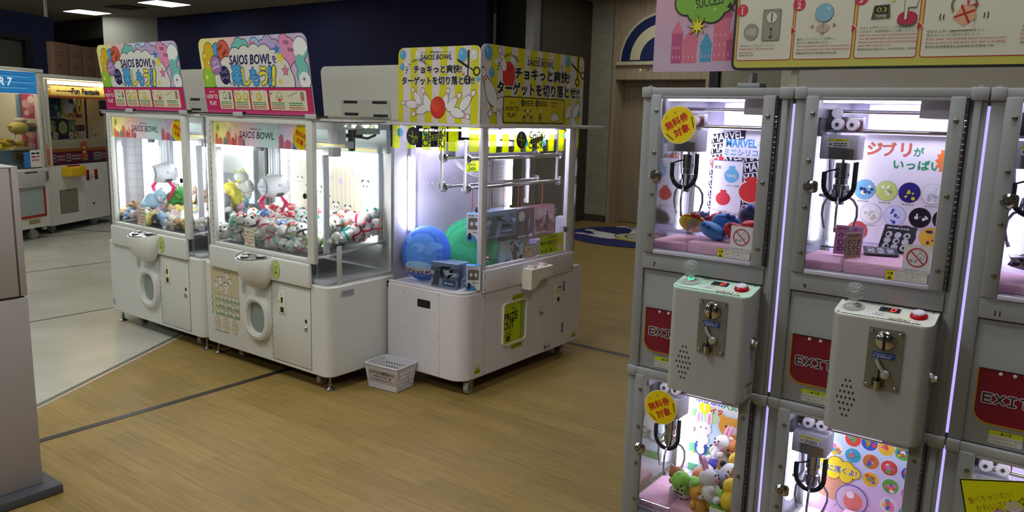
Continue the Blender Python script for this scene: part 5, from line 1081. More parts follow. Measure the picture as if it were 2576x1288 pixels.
    # prize exit and its caution label
    m = MB(); P = rrect(.046, .055, .200, .196, .036, 8, 'ab'); Pi = rrect(.0495, .0585, .1965, .196, .033, 8, 'ab'); f = lambda Q, y: [V((p[0], y, p[1])) for p in Q]
    m.rings(GOLD, [f(P, .011), f(P, .006), f(Pi, .006), f(Pi, .018)], False, False); ex = m.build('prize_exit_rim', t)
    m = MB(); m.prism(mat('#740D2A', .25), Pi, (0, .0085, 0), (1, 0, 0), (0, 0, 1), (0, -1, 0), -.004, 0); m.art(exit_art(), (.118, .0085, .112), (1, 0, 0), (0, 0, 1), (0, -1, 0))
    for xx in (.095, .125): m.lathe(mat('#D8C0C4', .4), [(.0048, 0), (.004, .002), (0, .003)], (xx, .0085, .188), (0, -1, 0), 12)
    m.build('exit_flap', ex)
    A = Art(); A.rect(K_, 0, 0, .074, .036, 0); A.rect(mat('#C9C8BE', .5), .0006, .0006, .0734, .0354, 1); A.rect(mat('#B4C020', .5), .0006, .023, .0734, .0354, 2); A.text(K_, '▲注意', .037, .0255, .008, 3, .01, wd=.024)
    A.text(K_, '取り出し口に足をかけたり、ゆさぶり', .037, .0135, .0065, 3, .005, wd=.069); A.text(K_, '奥へ手や顔を入れないで下さい。', .034, .0035, .0065, 3, .005, wd=.06)
    MB().art(A, (.086, .0098, .008), (1, 0, 0), (0, 0, 1), (0, -1, 0)).build('caution_sticker', t) if upper else None
    # control box
    if upper:
        cb0, cb1 = .171, .407; m = MB(); pl = rrect(cb0, -.088, cb1, .012, .024, 6, 'ab')
        zt = lambda y: .295+(y+.088)*.22
        lo = [(p[0], min(p[1], -.0095)) for p in pl]
        m.rings(mat('#A6A6A4', .4), [[V((.289+(p[0]-.289)*.985, p[1], -.016)) for p in lo], [V((p[0], p[1], -.012)) for p in lo], [V((p[0], p[1], .0012)) for p in lo], [V((p[0], p[1], .0016)) for p in pl], [V((p[0], p[1], zt(p[1])-.003)) for p in pl]]); cb = m.build('control_box', t)
        m = MB(); gl_ = mat({'g': '#BFE0CC'}.get(glow, '#D6D8CE'), .3); m.rings(gl_, [[V((p[0], p[1], zt(p[1])+d)) for p in pl] for d in (-.003, .001)]); ux, uy = V((1, 0, 0)), V((0, 1, .22)).normalized(); un = ux.cross(uy); o = V((cb0, -.088, .2962))
        A = Art(); A.rect(mat('#3A3C44', .4), .10, .052, .150, .082, 0, .004); A.rect(mat('#15151A', .4), .105, .058, .147, .079, 1); A.rect(mat('#DCDCE0', .4), .088, .036, .128, .0455, 0); A.text(K_, '¥ 100', .108, .038, .006, 1, .01, wd=.022); A.rect(mat('#DCDCE0', .4), .084, .0245, .124, .034, 0); A.text(K_, '1 PLAY', .104, .0265, .006, 1, .01, wd=.026)
        rl = mat('#FF2A2A', .4, 0, 6.0)
        for seg in (((.128, .061), (.137, .061)), ((.129, .077), (.139, .077)), ((.1275, .062), (.1295, .076)), ((.1375, .062), (.1395, .076))): A.line(rl, seg, .002, 2)
        A.text(YEL, 'TIME', .125, .0525, .004, 1, wd=.018); A.rect(GTXT, .132, .012, .182, .028, 0); A.rect(mat('#D8D2A8', .4), .133, .0215, .181, .0275, 1); A.rect(mat('#D6D6D0', .4), .133, .013, .181, .021, 1); A.greek(K_, .136, .0155, .04, .003, 2, 3); A.text(K_, '注意', .155, .0225, .004, 2); A.greek(K_, .02, .006, .19, .003, 1, 7); A.greek(GTXT, .06, .086, .05, .003, 1, 8); A.ring(GTXT, .196, .018, .004, .001, 1, 12)
        for u, v in ((.012, .012), (.012, .088), (.222, .088)): A.circ(DGREY, u, v, .003, 1, n=10)
        m.art(A, o, ux, uy, un); m.build('top_plate', cb)
        # bubble joystick
        jx, jy = .0405, .054; b = o+ux*jx+uy*jy
        m = MB(); m.lathe(mat('#B8BAB4', .3), [(.026, 0), (.026, .003), (.016, .006), (.012, .010)], b, un); m.lathe(CHROME, [(.006, .01), (.006, .022)], b, un, 14); js = m.build('joystick_base', cb)
        m = MB(); m.sph(BUBBLE, b+un*.044, .0245, u=32, v=20); m.build('crystal_ball', js)
        if glow == 'g': m = MB(); m.lathe(mat('#18E070', .4, 0, 5.0), [(.009, .0065), (.009, .011), (.0, .011)], b, un, 16); m.build('joystick_light', js)
        b = o+ux*.203+uy*.055; b = o+ux*.195+uy*.052
        m = MB(); m.lathe(mat('#B01020', .25), [(.021, 0), (.021, .004), (.017, .010), (.0155, .011)], b, un); bt = m.build('push_button', cb); m = MB(); m.lathe(mat('#D8CFE0', .3), [(.0155, .009), (.015, .0135), (.012, .016), (0, .0165)], b, un); m.build('button_cap', bt)
        # coin mechanism
        m = MB(); PL = mat('#85847C', .35, .55); m.prism(PL, rrect(0, 0, .083, .159, .004), (.265, -.088, .117), (1, 0, 0), (0, 0, 1), (0, -1, 0), 0, .003)
        for u, v in ((.008, .009), (.075, .009), (.008, .15), (.075, .15)): m.lathe(CHROME, [(.0052, 0), (.005, .003), (.003, .005), (0, .0052)], (.265+u, -.091, .117+v), (0, -1, 0), 14)
        cm = m.build('coin_mechanism', cb)
        m = MB(); m.lathe(CHROME, [(.026, 0), (.025, .004), (.020, .010), (.012, .013), (0, .014)], (.305, -.091, .245), (0, -1, 0), 28); m.box(K_, .3015, .3085, -.1075, -.091, .223, .267, .002); m.build('coin_slot', cm)
        m = MB(); m.box(mat('#1E3E9A', .4), .279, .331, -.0925, -.0905, .199, .214); m.art(Art().text(PRINTW, 'PLEASE INSERT COIN', .026, .0085, .0035, 1, wd=.044).text(PRINTW, '▼', .004, .002, .004, 1).greek(PRINTW, .01, .003, .035, .0025, 1, 4), (.279, -.0925, .199), (1, 0, 0), (0, 0, 1), (0, -1, 0)); m.build('blue_label', cm)
        m = MB(); m.tube(mat('#C6C6C6', .25, .6), [(.291, -.096, .196), (.297, -.098, .183), (.309, -.098, .166)], .005, 8); m.lathe(mat('#BDBDBA', .3, .6), [(.011, 0), (.011, .006), (.008, .008), (0, .008)], (.314, -.094, .160), (0, -1, 0)); m.box(K_, .296, .302, -.0925, -.091, .128, .170); m.build('return_lever', cm)
        m = MB(); m.box(mat('#55534E', .3, .8), .283, .314, -.0925, -.090, .124, .146); m.rings(CHROME, [[V((.297+.009*math.cos(q), -.092-.013*math.sin(q), z)) for q in [PI*j/10 for j in range(11)]] for z in (.118, .140)]); m.build('return_cup', cm)
        A = Art(); r_ = (2, 3, 4, 5, 4, 3, 2)
        for i, n in enumerate(r_):
            for j in range(n): A.circ(K_, (j-(n-1)/2)*.0105-(.001 if i % 2 else 0), .045-i*.0158, .0023, 1, ry=.0036, n=10)
        MB().art(A, (.226, -.088, .078), (1, 0, 0), (0, 0, 1), (0, -1, 0)).build('speaker_grille', cb)
        m = MB(); m.lathe(CHROME, [(.013, 0), (.013, .006), (.009, .010), (.009, .016), (0, .016)], (.407, -.030, .155), (1, 0, 0), 6); m.lathe(STEEL, [(.018, 0), (.018, .003)], (.407, -.030, .155), (1, 0, 0)); m.build('side_lock', cb)
        A = Art(); A.rect(mat('#D0CCC4', .5), 0, 0, .055, .044, 0); A.rect(mat('#A8814E', .5), 0, .032, .055, .044, 1); A.greek(K_, .015, .036, .025, .004, 2, 2)
        for q in range(4): A.greek(K_, .012, .006+q*.0065, .038, .003, 1, q)
        if k == 0: MB().art(A, (.4072, -.062, -.004), (0, 1, 0), (0, 0, 1), (1, 0, 0)).build('rating_sticker', cb)
    # interior
    PURP_ = mat('#C6BEDA', .5)
    m = MB(); m.box(PURP_, .02, W-.014, D-.030, D-.014, .371, .845); bp = m.build('back_panel', t)
    if poster: MB().art(poster, (*[(.052, .412), (.062, .42), (0, 0), (-.003, .377), (.042, .345)][k+(0 if upper else 3)][:1], D-.0305, [(.052, .412), (.062, .42), (0, 0), (-.003, .377), (.042, .345)][k+(0 if upper else 3)][1]), (1, 0, 0), (0, 0, 1), (0, -1, 0)).build('back_poster', bp)
    m = MB(); m.box(mat('#D3CEDF', .5), .02, W-.014, .05, D-.03, .371, .378); m.box(SPONGE, .022, .15, .06, .27, .378, .402, .006); m.box(SPONGE, .15, .425, .055, .41, .378, .414, .008); m.build('prize_bed', t)
    m = MB()
    for a in (((.035, .055), (.145, .055)), ((.145, .055), (.145, .30))):
        (xa, ya), (xb, yb) = a; m.box(GLASS, xa, max(xb, xa+.003), ya, max(yb, ya+.003), .40, .475)
    m.build('chute_guard', t)
    m = MB(); m.cyl(CHROME, (.02, .20, .815), (W-.014, .20, .815), .0055, n=12); m.cyl(CHROME, (.02, .16, .762), (W-.014, .16, .762), .0055, n=12); m.box(mat('#9C9AA6', .4), .028, .05, .06, .40, .795, .845, .003); m.box(mat('#6A6A72', .4), .03, .048, .10, .16, .745, .80, .003); m.build('rails', t)
    for xa, ya, za, zb_ in ((.058, .400, .40, .74),):
        m = MB(); m.box(LEDW, xa-.03, xa-.022, .37, .40, za, zb_); m.build('led_strip', t)
    m = MB(); m.box(LEDW, .12, W-.03, .40, .412, .755, .80) if False else m.box(LEDW, .10, W-.03, .30, .37, .8435, .8475); m.build('led_strip', t)
    m = MB(); m.box(LEDW, .06, W-.06, .052, .058, .836, .842); m.build('led_strip', t)
    m = MB(); m.box(mat('#DAD6EC', .4), .10, W-.016, .405, .418, .752, .842); m.build('upper_panel', t)
    # carriage, claw and black coil
    dx = -.01 if k == 0 else 0.0
    m = MB(); m.box(mat('#B4B2BC', .3), .043+dx, .143+dx, .120, .200, .682, .750, .004); m.box(mat('#C8C4D2', .3), .045+dx, .066+dx, .118, .125, .684, .748, .002); m.box(STEEL, .070+dx, .135+dx, .1175, .1205, .684, .712)
    A = Art(); A.rect(mat('#DADAD8', .5), 0, 0, .058, .024, 0); A.rect(mat('#C6C820', .5), .001, .0165, .057, .023, 1); A.text(K_, '▲注意', .029, .0175, .0045, 2, .01)
    for q in range(2): A.greek(K_, .016, .0095-q*.006, .036, .003, 1, q)
    A.circ(K_, .008, .008, .003, 1, n=8); m.art(A, (.064+dx, .1175, .716), (1, 0, 0), (0, 0, 1), (0, -1, 0)); ca = m.build('crane_carriage', t)
    for q, xx in enumerate((.083, .122)):
        m = MB(); m.lathe(mat('#E8E6EA', .35), [(.0, -.002), (.015, -.002), (.017, .002), (.017, .014), (.012, .018)], (xx+dx, .125, .779), (0, 1, 0), 24); m.lathe(DGREY, [(.005, -.004), (.005, 0)], (xx+dx, .124, .779), (0, 1, 0), 12); m.lathe(REDT, [(.0172, .016), (.0172, .019)], (xx+dx, .125, .779), (0, 1, 0), 24); m.build('pulley', ca)
    m = MB(); m.box(DGREY, .035+dx, .065+dx, .15, .2, .765, .82, .003); m.lathe(mat('#DCDADF', .4), [(.014, 0), (.014, .012)], (.075+dx, .14, .81), (0, 1, 0), 12); m.box(STEEL, .08+dx, .14+dx, .17, .2, .765, .80, .002); m.tube(mat('#B04040', .5), [(.13+dx, .15, .76), (.14+dx, .15, .775), (.137+dx, .15, .79)], .0015, 5); m.build('drive_unit', ca)
    cx, cy = .100+dx, .160
    m = MB(); m.lathe(CHROME, [(.004, .19), (.004, .175), (.019, .172), (.020, .13), (.017, .127), (.017, .112), (.021, .110), (.021, .096), (.017, .094), (.017, .075), (.012, .073), (.012, .055), (.004, .052)][::-1], (cx, cy, .50), (0, 0, 1), 22)
    for q in range(4): m.sph(K_, (cx+.0195*math.cos(q*1.57-1.9), cy+.0195*math.sin(q*1.57-1.9), .64), .0028, u=8, v=6)
    cl = m.build('claw_body', ca)
    for q in range(3):
        a = 2*PI*q/3+2.75; d = V((math.cos(a), math.sin(a), 0)); c_ = V((cx, cy, 0)); m = MB()
        P = [c_+d*u+V((0, 0, z)) for u, z in ((.018, .610), (.026, .575), (.040, .567), (.052, .548), (.054, .520), (.046, .492), (.040, .480))]
        m.tube(mat('#C4C2CC', .25, .8), P, [.005, .0045, .004, .0038, .0036, .0034, .003], 8); m.tube(mat('#D0A0A8' if q == 1 else '#CFCDD4', .5), P[-2:], .0046, 8); m.build('claw_arm', cl)
    m = MB(); N = 26; cp = lambda s: V((cx+.040*math.cos(PI*(1-s)) if False else 0, 0, 0))
    path = []
    for i in range(721):
        s = i/720
        if s < .36: p = V((cx+.042, cy-.03, .676-.062*s/.36))
        elif s < .8: a = PI*(s-.36)/.44; p = V((cx+.001+.041*math.cos(a), cy-.03, .614-.045*math.sin(a)))
        else: p = V((cx-.040, cy-.03, .614+.030*(s-.8)/.2))
        path.append(p)
    co = []
    for i in range(0, 721):
        d = (path[min(i+1, 720)]-path[max(i-1, 0)]).normalized(); n1 = V((0, 1, 0)); n2 = d.cross(n1)
        a = i*.58; co.append(path[i]+(n1*math.cos(a)+n2*math.sin(a))*.0048)
    m.tube(BLACK, co, .0027, 5); m.tube(BLACK, [(cx-.040, cy-.03, .644), (cx-.025, cy-.03, .650), (cx-.008, cy-.022, .655)], .0025, 6); m.build('coiled_cable', ca)
    m = MB(); m.tube(mat('#B8B2C0', .3), [(.046+dx, .21, .745), (.050+dx, .22, .66), (.060+dx, .21, .59), (.05+dx, .2, .572), (.035+dx, .19, .575)], .0048, 7); m.build('hose', ca)
    return t
BUBBLE = bpy.data.materials.new('crystal_bubble'); BUBBLE.use_nodes = True
def _bub():
    nt = BUBBLE.node_tree; b = nt.nodes['Principled BSDF']; b.inputs['Base Color'].default_value = (.9, .92, .94, 1); b.inputs['Roughness'].default_value = .08; b.inputs['Transmission Weight'].default_value = .85; b.inputs['IOR'].default_value = 1.4
    v = nt.nodes.new('ShaderNodeTexVoronoi'); v.inputs['Scale'].default_value = 210; tc = nt.nodes.new('ShaderNodeTexCoord'); nt.links.new(tc.outputs['Object'], v.inputs['Vector']); bp = nt.nodes.new('ShaderNodeBump'); bp.inputs['Strength'].default_value = 1.0; bp.inputs['Distance'].default_value = .004; nt.links.new(v.outputs['Distance'], bp.inputs['Height']); nt.links.new(bp.outputs['Normal'], b.inputs['Normal'])
_bub()
mini('mini_crane_cabinet', 'grey mini crane cabinet numbered 7 with colourful coin purses inside', 0, True, '7', True, poster7(), 'g')
mini('mini_crane_cabinet', 'grey mini crane cabinet numbered 9 with a poster of round badges', 1, True, '9', False, poster9(), None)
mini('mini_crane_cabinet', 'grey mini crane cabinet numbered 11 cut by the right edge of the photo', 2, True, '11', False, None, None)
mini('mini_crane_cabinet', 'grey mini crane cabinet with squishy animals, directly below cabinet 7', 0, False, None, True, poster8(), None)
mini('mini_crane_cabinet', 'grey mini crane cabinet with wrapped balls, directly below cabinet 9', 1, False, None, False, poster10(), None)
mini('mini_crane_cabinet', 'grey mini crane cabinet behind the yellow handwritten sign, below cabinet 11', 2, False, None, False, None, None)
# glowing light strips in the gaps between the columns of cabinets
for i, x in enumerate((-.685, -.227)):
    for j, (a, b) in enumerate(((.835, 1.655), (.02, .80))):
        m = MB(); m.box(LEDV, x-.003, x+.003, 2.206, 2.209, a, b)
        tag(m.build('light_strip'), 'violet light strip at the %s of the %s row of mini cabinets' % (('first gap', 'second gap')[i], ('upper', 'lower')[j]), 'light strip')
# header board with the five steps, its pink city panel, clips, white wall panel behind
t = thing('step_board', 'yellow how-to board with numbered steps above the mini cabinets', 'sign board', (-.886, 2.25, 1.7475))
m = MB(); m.prism(mat('#8C8A30', .5), rrect(0, 0, 1.5, .32, .02), (0, 0, 0), (1, 0, 0), (0, 0, 1), (0, -1, 0), 0, .006)
A = Art(); BR = mat('#B0201C', .45); YB = mat('#B2AC4A', .5); PW = mat('#C8C4B2', .5)
A.poly(K_, rrect(0, 0, 1.5, .32, .018), 0); A.poly(YB, rrect(.007, .007, 1.493, .313, .014), 1)
bx = [(.012, .168, .178), (.172, .325, .19), (.331, .481, .20), (.488, .86, .21)]
for i, (a, b, tp) in enumerate(bx):
    tp = .30
    A.rect(BR, a, .026, b, tp, 2, .008); A.rect(PW, a+.0022, .0282, b-.0022, tp-.0022, 3, .006)
    if i < 3: A.poly(PW, [(b-.006, .088), (b+.0115, .103), (b-.006, .118)], 4); A.poly(BR, [(b-.004, .092), (b+.008, .103), (b-.004, .114)], 5)
for i, (x, y) in enumerate(((.022, .165), (.180, .172), (.338, .178), (.497, .185))):
    A.circ(mat('#B8243A', .45), x, y, .0165, 6); A.text(mat('#D8A8AC', .5), 'STEP', x, y+.007, .0045, 7, .005); A.text(PW, str(i+1), x, y-.0105, .015, 7, .03)
def lines(x, y, items):
    for s_, c_, h_, w_ in items: A.text(c_, s_, x, y, h_, 7, .006, al='L', wd=w_); y -= h_*1.45
GT = mat('#2E6A3C', .5); RT = mat('#A83A34', .5); BT = mat('#1C1A18', .5)
lines(.022, .064, [('100円をコイン投入口へ入れます。', GT, .0062, .100), ('Please insert a 100 yen coin into', RT, .0062, .098), ('the coin slot.', RT, .0055, .038), ('投进100日币', BT, .0055, .041)])
lines(.181, .077, [('操作レバーでクレーンを動かし', GT, .0065, .100), ('取りたい景品を狙います。', GT, .0065, .084), ('Try to move the Joystick to controls the', RT, .0062, .137), ('claw into position over the desired prize.', RT, .0062, .139), ('用操纵杆移动爪子到想要的礼品上面。', BT, .006, .108)])
lines(.341, .100, [('ボタンを押すとクレーンが景品を掴みに', GT, .0065, .138), ('いきます。制限時間にご注意ください。', GT, .0065, .134), ('After you have properly positioned the claw', RT, .006, .136), ('over the desired prize, push the drop button.', RT, .006, .138), ('Please note that the crane will automatically', RT, .006, .138), ('drop when time runs out.', RT, .006, .078), ('瞄准好礼品大按钮下爪。移动时间有限，请注意。', BT, .0055, .14)])
lines(.500, .085, [('景品を上手に掴むことができたら、', GT, .0065, .128), ('落ちないように見守りましょう。', GT, .0065, .118), ("If the claw successfully catch the prize, let's", RT, .0062, .172), ('keep an eye on the prize the claw is holding.', RT, .0062, .172), ('抓到礼品请慢慢滚礼品祈祷礼品不要掉下来。', BT, .006, .15)])
lines(.70, .09, [('見事取り出し口に落ちたら', GT, .0065, .1), ('おめでとうございます。', GT, .0065, .09), ('If your prize falls into the chute', RT, .0062, .12), ('you win the prize!', RT, .0062, .07), ('恭喜您。礼品成功掉落。', BT, .006, .09)])
cg = mat('#8A8676', .5)
A.circ(cg, .052, .105, .021, 7, ry=.023); A.text(PW, '100', .052, .096, .018, 8, .01, wd=.026)
A.rect(K_, .083, .079, .133, .164, 7, .004); A.rect(cg, .084, .080, .132, .163, 8, .003); A.circ(K_, .108, .142, .0155, 9); A.circ(PW, .108, .142, .0148, 10); A.rect(K_, .1065, .130, .1095, .154, 11); A.circ(mat('#4A473C', .5), .108, .111, .004, 9); A.rect(K_, .107, .093, .109, .111, 9); A.poly(mat('#4A473C', .5), [(.102, .093), (.114, .093), (.112, .085), (.104, .085)], 9)
for u, v in ((.089, .085), (.127, .085), (.089, .158), (.127, .158)): A.circ(K_, u, v, .0015, 9, n=8)
A.circ(mat('#B09A88', .5), .247, .108, .017, 7, ry=.011); A.rect(GTXT, .2445, .106, .2495, .125, 8); A.circ(mat('#2E5A68', .5), .248, .147, .0238, 9); A.circ(mat('#78A4B8', .5), .248, .147, .023, 10); A.circ(mat('#A4C4CE', .5), .259, .158, .004, 11)
for pts in ([(.213, .112), (.222, .117), (.222, .108)], [(.282, .115), (.273, .120), (.273, .110)], [(.247, .09), (.241, .097), (.253, .097)]): A.poly(mat('#9A6A60', .5), pts, 8)
A.poly(mat('#4A4A3C', .5), [(.366, .124), (.412, .126), (.408, .16), (.371, .158)], 7); A.rect(K_, .373, .138, .406, .156, 8); A.text(mat('#A8A83A', .5), '03', .39, .141, .012, 9, .005, wd=.024); A.text(PW, 'TIME', .389, .1275, .007, 9, .01, wd=.026)
A.circ(mat('#5A4A3C', .5), .452, .119, .024, 7, ry=.016); A.circ(mat('#A82440', .5), .452, .124, .0235, 8, ry=.0165); A.poly(PW, [(.444, .120), (.451, .120), (.452, .150), (.470, .150), (.474, .165), (.468, .20), (.447, .20), (.443, .165)], 9); A.line(BT, [(.444, .120), (.443, .165), (.447, .20)], .001, 10); A.line(BT, [(.444, .120), (.4475, .1175), (.451, .120), (.452, .148), (.47, .147), (.474, .165)], .001, 10)
for pts in ([(.400, .168), (.404, .179), (.408, .177)], [(.41, .164), (.418, .172), (.42, .167)]): A.poly(mat('#B8B41E', .5), pts, 8)
A.ring(mat('#6A6A54', .5), .575, .150, .026, .005, 7, 30); A.rect(PW, .555, .09, .60, .135, 8); A.rect(mat('#6A6A54', .5), .567, .172, .585, .182, 9)
A.poly(mat('#C49878', .5), [(.553, .118), (.578, .098), (.604, .116), (.600, .142), (.572, .150)], 10); A.line(BR, [(.556, .12), (.60, .135)], .005, 11); A.line(BR, [(.59, .105), (.57, .148)], .005, 11); A.poly(BR, [(.583, .146), (.605, .152), (.606, .145)], 11); A.poly(BR, [(.583, .146), (.58, .158), (.587, .158)], 11)
for sx in (-1, 1):
    for r_ in (.044, .052): A.line(BT, [(.577+sx*r_*math.cos(q), .122+r_*math.sin(q)*.6) for q in (-.25, 0, .25)], .0022, 8)
A.rect(mat('#7A7466', .5), .745, .116, .80, .2, 8, .008)
m.art(A, (0, -.006, 0), (1, 0, 0), (0, 0, 1), (0, -1, 0)); m.build('board', t)
m = MB(); m.box(CAB, .02, .085, .0, .06, -.0475, -.035, .003); m.box(GLASS, .025, .06, -.006, -.002, -.02, .012); m.box(LGREY, .05, .06, .008, .05, -.036, -.005, .002); m.build('stand_clip', t)
m = MB(); m.box(mat('#A9A48C', .5), .17, .19, .004, .008, -.0475, .01); m.build('stand_tape', t)
t = thing('city_board', 'pink board with a little toy city and a green speech bubble', 'sign board', (-1.143, 2.262, 1.747))
m = MB(); m.box(mat('#A98A94', .5), 0, .5, 0, .005, 0, .42); A = Art()
for i, c in enumerate(('#B29AB0', '#B796AC', '#BC94A6', '#C0949F', '#C3989A', '#C69C98')): A.rect(mat(c, .55), 0, .07*i, .5, .07*(i+1), 0)
P1, P2, P3 = mat('#A84470', .5), mat('#C4647C', .5), mat('#3E8AB0', .5)
for x, y, w_, h_, mm, rf in ((.058, .025, .035, .085, P1, 1), (.095, .025, .045, .06, P2, 1), (.152, .027, .034, .045, P3, 1), (.19, .03, .048, .12, P2, 0), (.232, .03, .05, .06, P1, 1)):
    A.rect(mm, x, y, x+w_, y+h_, 1)
    if rf: A.poly(P2 if mm == P1 else mm, [(x-.004, y+h_), (x+w_+.004, y+h_), (x+w_/2, y+h_+.04)], 2)
    else: A.rect(P1, x-.004, y+h_, x+w_+.004, y+h_+.018, 2)
    for a in range(3):
        for b_ in range(max(1, int(h_/.035))): A.rect(mat('#D0A0AC', .5), x+.005+a*w_*.3, y+.012+b_*.028, x+.008+a*w_*.3, y+.022+b_*.028, 3)
A.cloud(K_, mat('#6FA02C', .5), [(.10, .20, .035), (.14, .175, .035), (.18, .18, .04), (.21, .20, .035), (.15, .22, .05), (.20, .24, .04), (.10, .24, .04)], .005, 4); A.poly(K_, [(.225, .18), (.25, .165), (.235, .195)], 5)
for x, y in ((.09, .215), (.13, .185), (.16, .215), (.2, .2), (.19, .175)): A.star(mat('#98BC58', .5), x, y, .008, 7)
A.text(K_, 'SUCCESS', .172, .186, .026, 8, .0, wd=.085, rot=.12); A.star(K_, .138, .13, .035, 9, 8, .34); A.star(mat('#D2C41E', .5), .138, .13, .029, 10, 8, .34)
m.art(A, (0, 0, 0), (1, 0, 0), (0, 0, 1), (0, -1, 0)); m.build('board', t)
t = thing('paper_sign', 'bright yellow handwritten sign with macaron pictures in front of the lower right cabinet', 'sign', (-.183, 2.170, .736), (0, -R_(14.5), 0))
A = Art(); A.rect(K_, 0, -.30, .34, 0, 0); A.rect(mat('#D6D800', .45), .0035, -.30, .34, -.0035, 1); HW = mat('#B06A10', .5)
A.text(HW, '食べちゃいたい', .062, -.052, .018, 3, .004, wd=.1, rot=.25); A.text(HW, 'かわいさ!!', .062, -.074, .016, 3, .004, wd=.07, rot=.25)
for x, y, c in ((.078, -.087, '#B890A8'), (.108, -.064, '#C4C096'), (.118, -.105, '#B8B49C'), (.15, -.085, '#B4A0B0')): A.circ(mat('#8A7A86', .5), x, y-.007, .0185, 4, ry=.013); A.circ(mat('#D0C8D4', .5), x, y-.003, .0182, 5, ry=.011); A.circ(mat(c, .5), x-.002, y+.004, .0145, 6, ry=.011); A.circ(K_, x-.006, y+.014, .002, 7, n=8)
for x, y in ((.128, -.05), (.06, -.097)): A.star(K_, x, y, .012, 4, 4, .35); A.star(mat('#D6D800', .5), x, y, .0075, 5, 4, .35)
A.rect(mat('#6A3A9A', .5), .035, -.16, .2, -.128, 4); A.rect(mat('#C87A3A', .5), .038, -.16, .2, -.131, 5)
MB().prism(mat('#D6D800', .45), [(0, -.30), (.34, -.30), (.34, 0), (0, 0)], (0, 0, 0), (1, 0, 0), (0, 0, 1), (0, -1, 0), -.001, 0).art(A, (0, 0, 0), (1, 0, 0), (0, 0, 1), (0, -1, 0)).build('paper', t)
# ---------------------------------------------------------------- plush piles
def pack(n, x0, x1, y0, y1, zf, rs, seed, it=260):
    """settle n balls on a bed: push apart, pull down, keep inside the walls"""
    g = np.random.default_rng(seed); r = np.array(rs); P = np.stack([g.uniform(x0, x1, n), g.uniform(y0, y1, n), g.uniform(1.0, 1.25, n)*0+zf(0, 0)+g.uniform(.05, .35, n)], 1)
    for k in range(it):
        P[:, 2] -= .006
        for _ in range(3):
            d = P[:, None]-P[None]; L = np.sqrt((d**2).sum(2))+1e-9; ov = (r[:, None]+r[None])*.93-L; np.fill_diagonal(ov, -1); ov = np.clip(ov, 0, None)
            P += (d/L[..., None]*ov[..., None]*.42).sum(1)
            P[:, 0] = np.clip(P[:, 0], x0+r, x1-r); P[:, 1] = np.clip(P[:, 1], y0+r, y1-r)
            zz = np.array([zf(a, b) for a, b in P[:, :2]]); P[:, 2] = np.maximum(P[:, 2], zz+r*.92)
    return P
PLW = mat('#D9DAD4', .95, bump=.25, bscale=500.0)
def panda_proto(name, col, label):
    c = mat(col, .9); o = MB(); r = .042
    o.lathe(PLW, [(0, -.064), (.022, -.060), (.036, -.046), (.0425, -.02), (.043, .015), (.040, .04), (.030, .056), (.014, .063), (0, .064)], (0, 0, 0), (0, 0, 1), 20)
    for a in (-1, 1): o.sph(PLW, (a*.022, -.028, -.052), .012, u=10, v=7)
    ob = o.build(name); ch = []
    for a in (-1, 1):
        m = MB(); m.sph(c, (a*.028, 0, .056), .014, (1, .6, 1), 10, 8); ch.append(m.build('ear', ob))
    m = MB()
    for a in (-1, 1): m.sph(c, (a*.016, -.0385, .026), .0075, (1, .5, 1.25), 8, 6)
    m.sph(K_, (0, -.0425, .014), .0035, (1.3, .6, 1), 8, 6); ch.append(m.build('face', ob))
    m = MB(); m.lathe(c, [(.0425, -.010), (.0455, -.007), (.0458, .002), (.0435, .006)], (0, 0, 0), (0, 0, 1), 20); m.box(c, .010, .024, -.0485, -.042, -.045, -.004, .003); ch.append(m.build('scarf', ob))
    KIDS[ob.name] = ch; ob['category'] = 'plush toy'; ob['label'] = label
    return ob
def quat(q): return MX.Rotation(q.uniform(0, 6.28), 3, 'Z') @ MX.Rotation(q.uniform(.5, 2.2), 3, 'X') @ MX.Rotation(q.uniform(0, 6.28), 3, 'Z')
def scatter(protos, P, seed, origin, where, grp, up=.3, sc=1.0):
    q = random.Random(seed); used = set()
    for i, p in enumerate(P):
        k = q.randrange(len(protos)); pr = protos[k]; loc = V(origin)+V(p)
        M3 = quat(q) if q.random() > up else MX.Rotation(q.uniform(-.8, .9), 3, 'Z') @ MX.Rotation(q.uniform(-.6, .5), 3, 'X')
        lab = pr['label'] % where(p)
        if k in used: o = dup(pr, loc, M3.to_euler(), lab, grp+' '+where(p))
        else: pr.location = loc; pr.rotation_euler = M3.to_euler(); pr['tmp'] = 1; o = pr; used.add(k); FIN.append((pr, lab, grp+' '+where(p)))
        o.scale = (sc,)*3
FIN = []
def finish():
    for pr, lab, g in FIN:
        pr['label'] = lab; pr['group'] = g
        if 'tmp' in pr: del pr['tmp']
    FIN.clear()
def depthword(y0, y1):
    def f(p): 
        s = (p[1]-y0)/(y1-y0); return 'against the glass' if s < .3 else ('in the middle' if s < .65 else 'at the back')
    return f
prs = [panda_proto('panda_plush', c, 'panda plush with %s ears and scarf %%s of the right party machine' % n) for c, n in (('#B8203C', 'red'), ('#2F9A94', 'teal'), ('#5E7A34', 'olive green'), ('#5A4236', 'brown'), ('#B8203C', 'crimson'), ('#16161A', 'black'), ('#3AA090', 'turquoise'), ('#D0704A', 'orange'))]
zf = lambda a, b: .785+.10*max(0, b-.10)+(.05 if a > 1.0 else 0)
P = pack(150, .10, 1.14, .035, .535, zf, [.043]*150, 3)
scatter(prs, P, 5, (-4.604, 2.863, 0), depthword(.035, .535), 'panda plush', .4, .86)
finish()
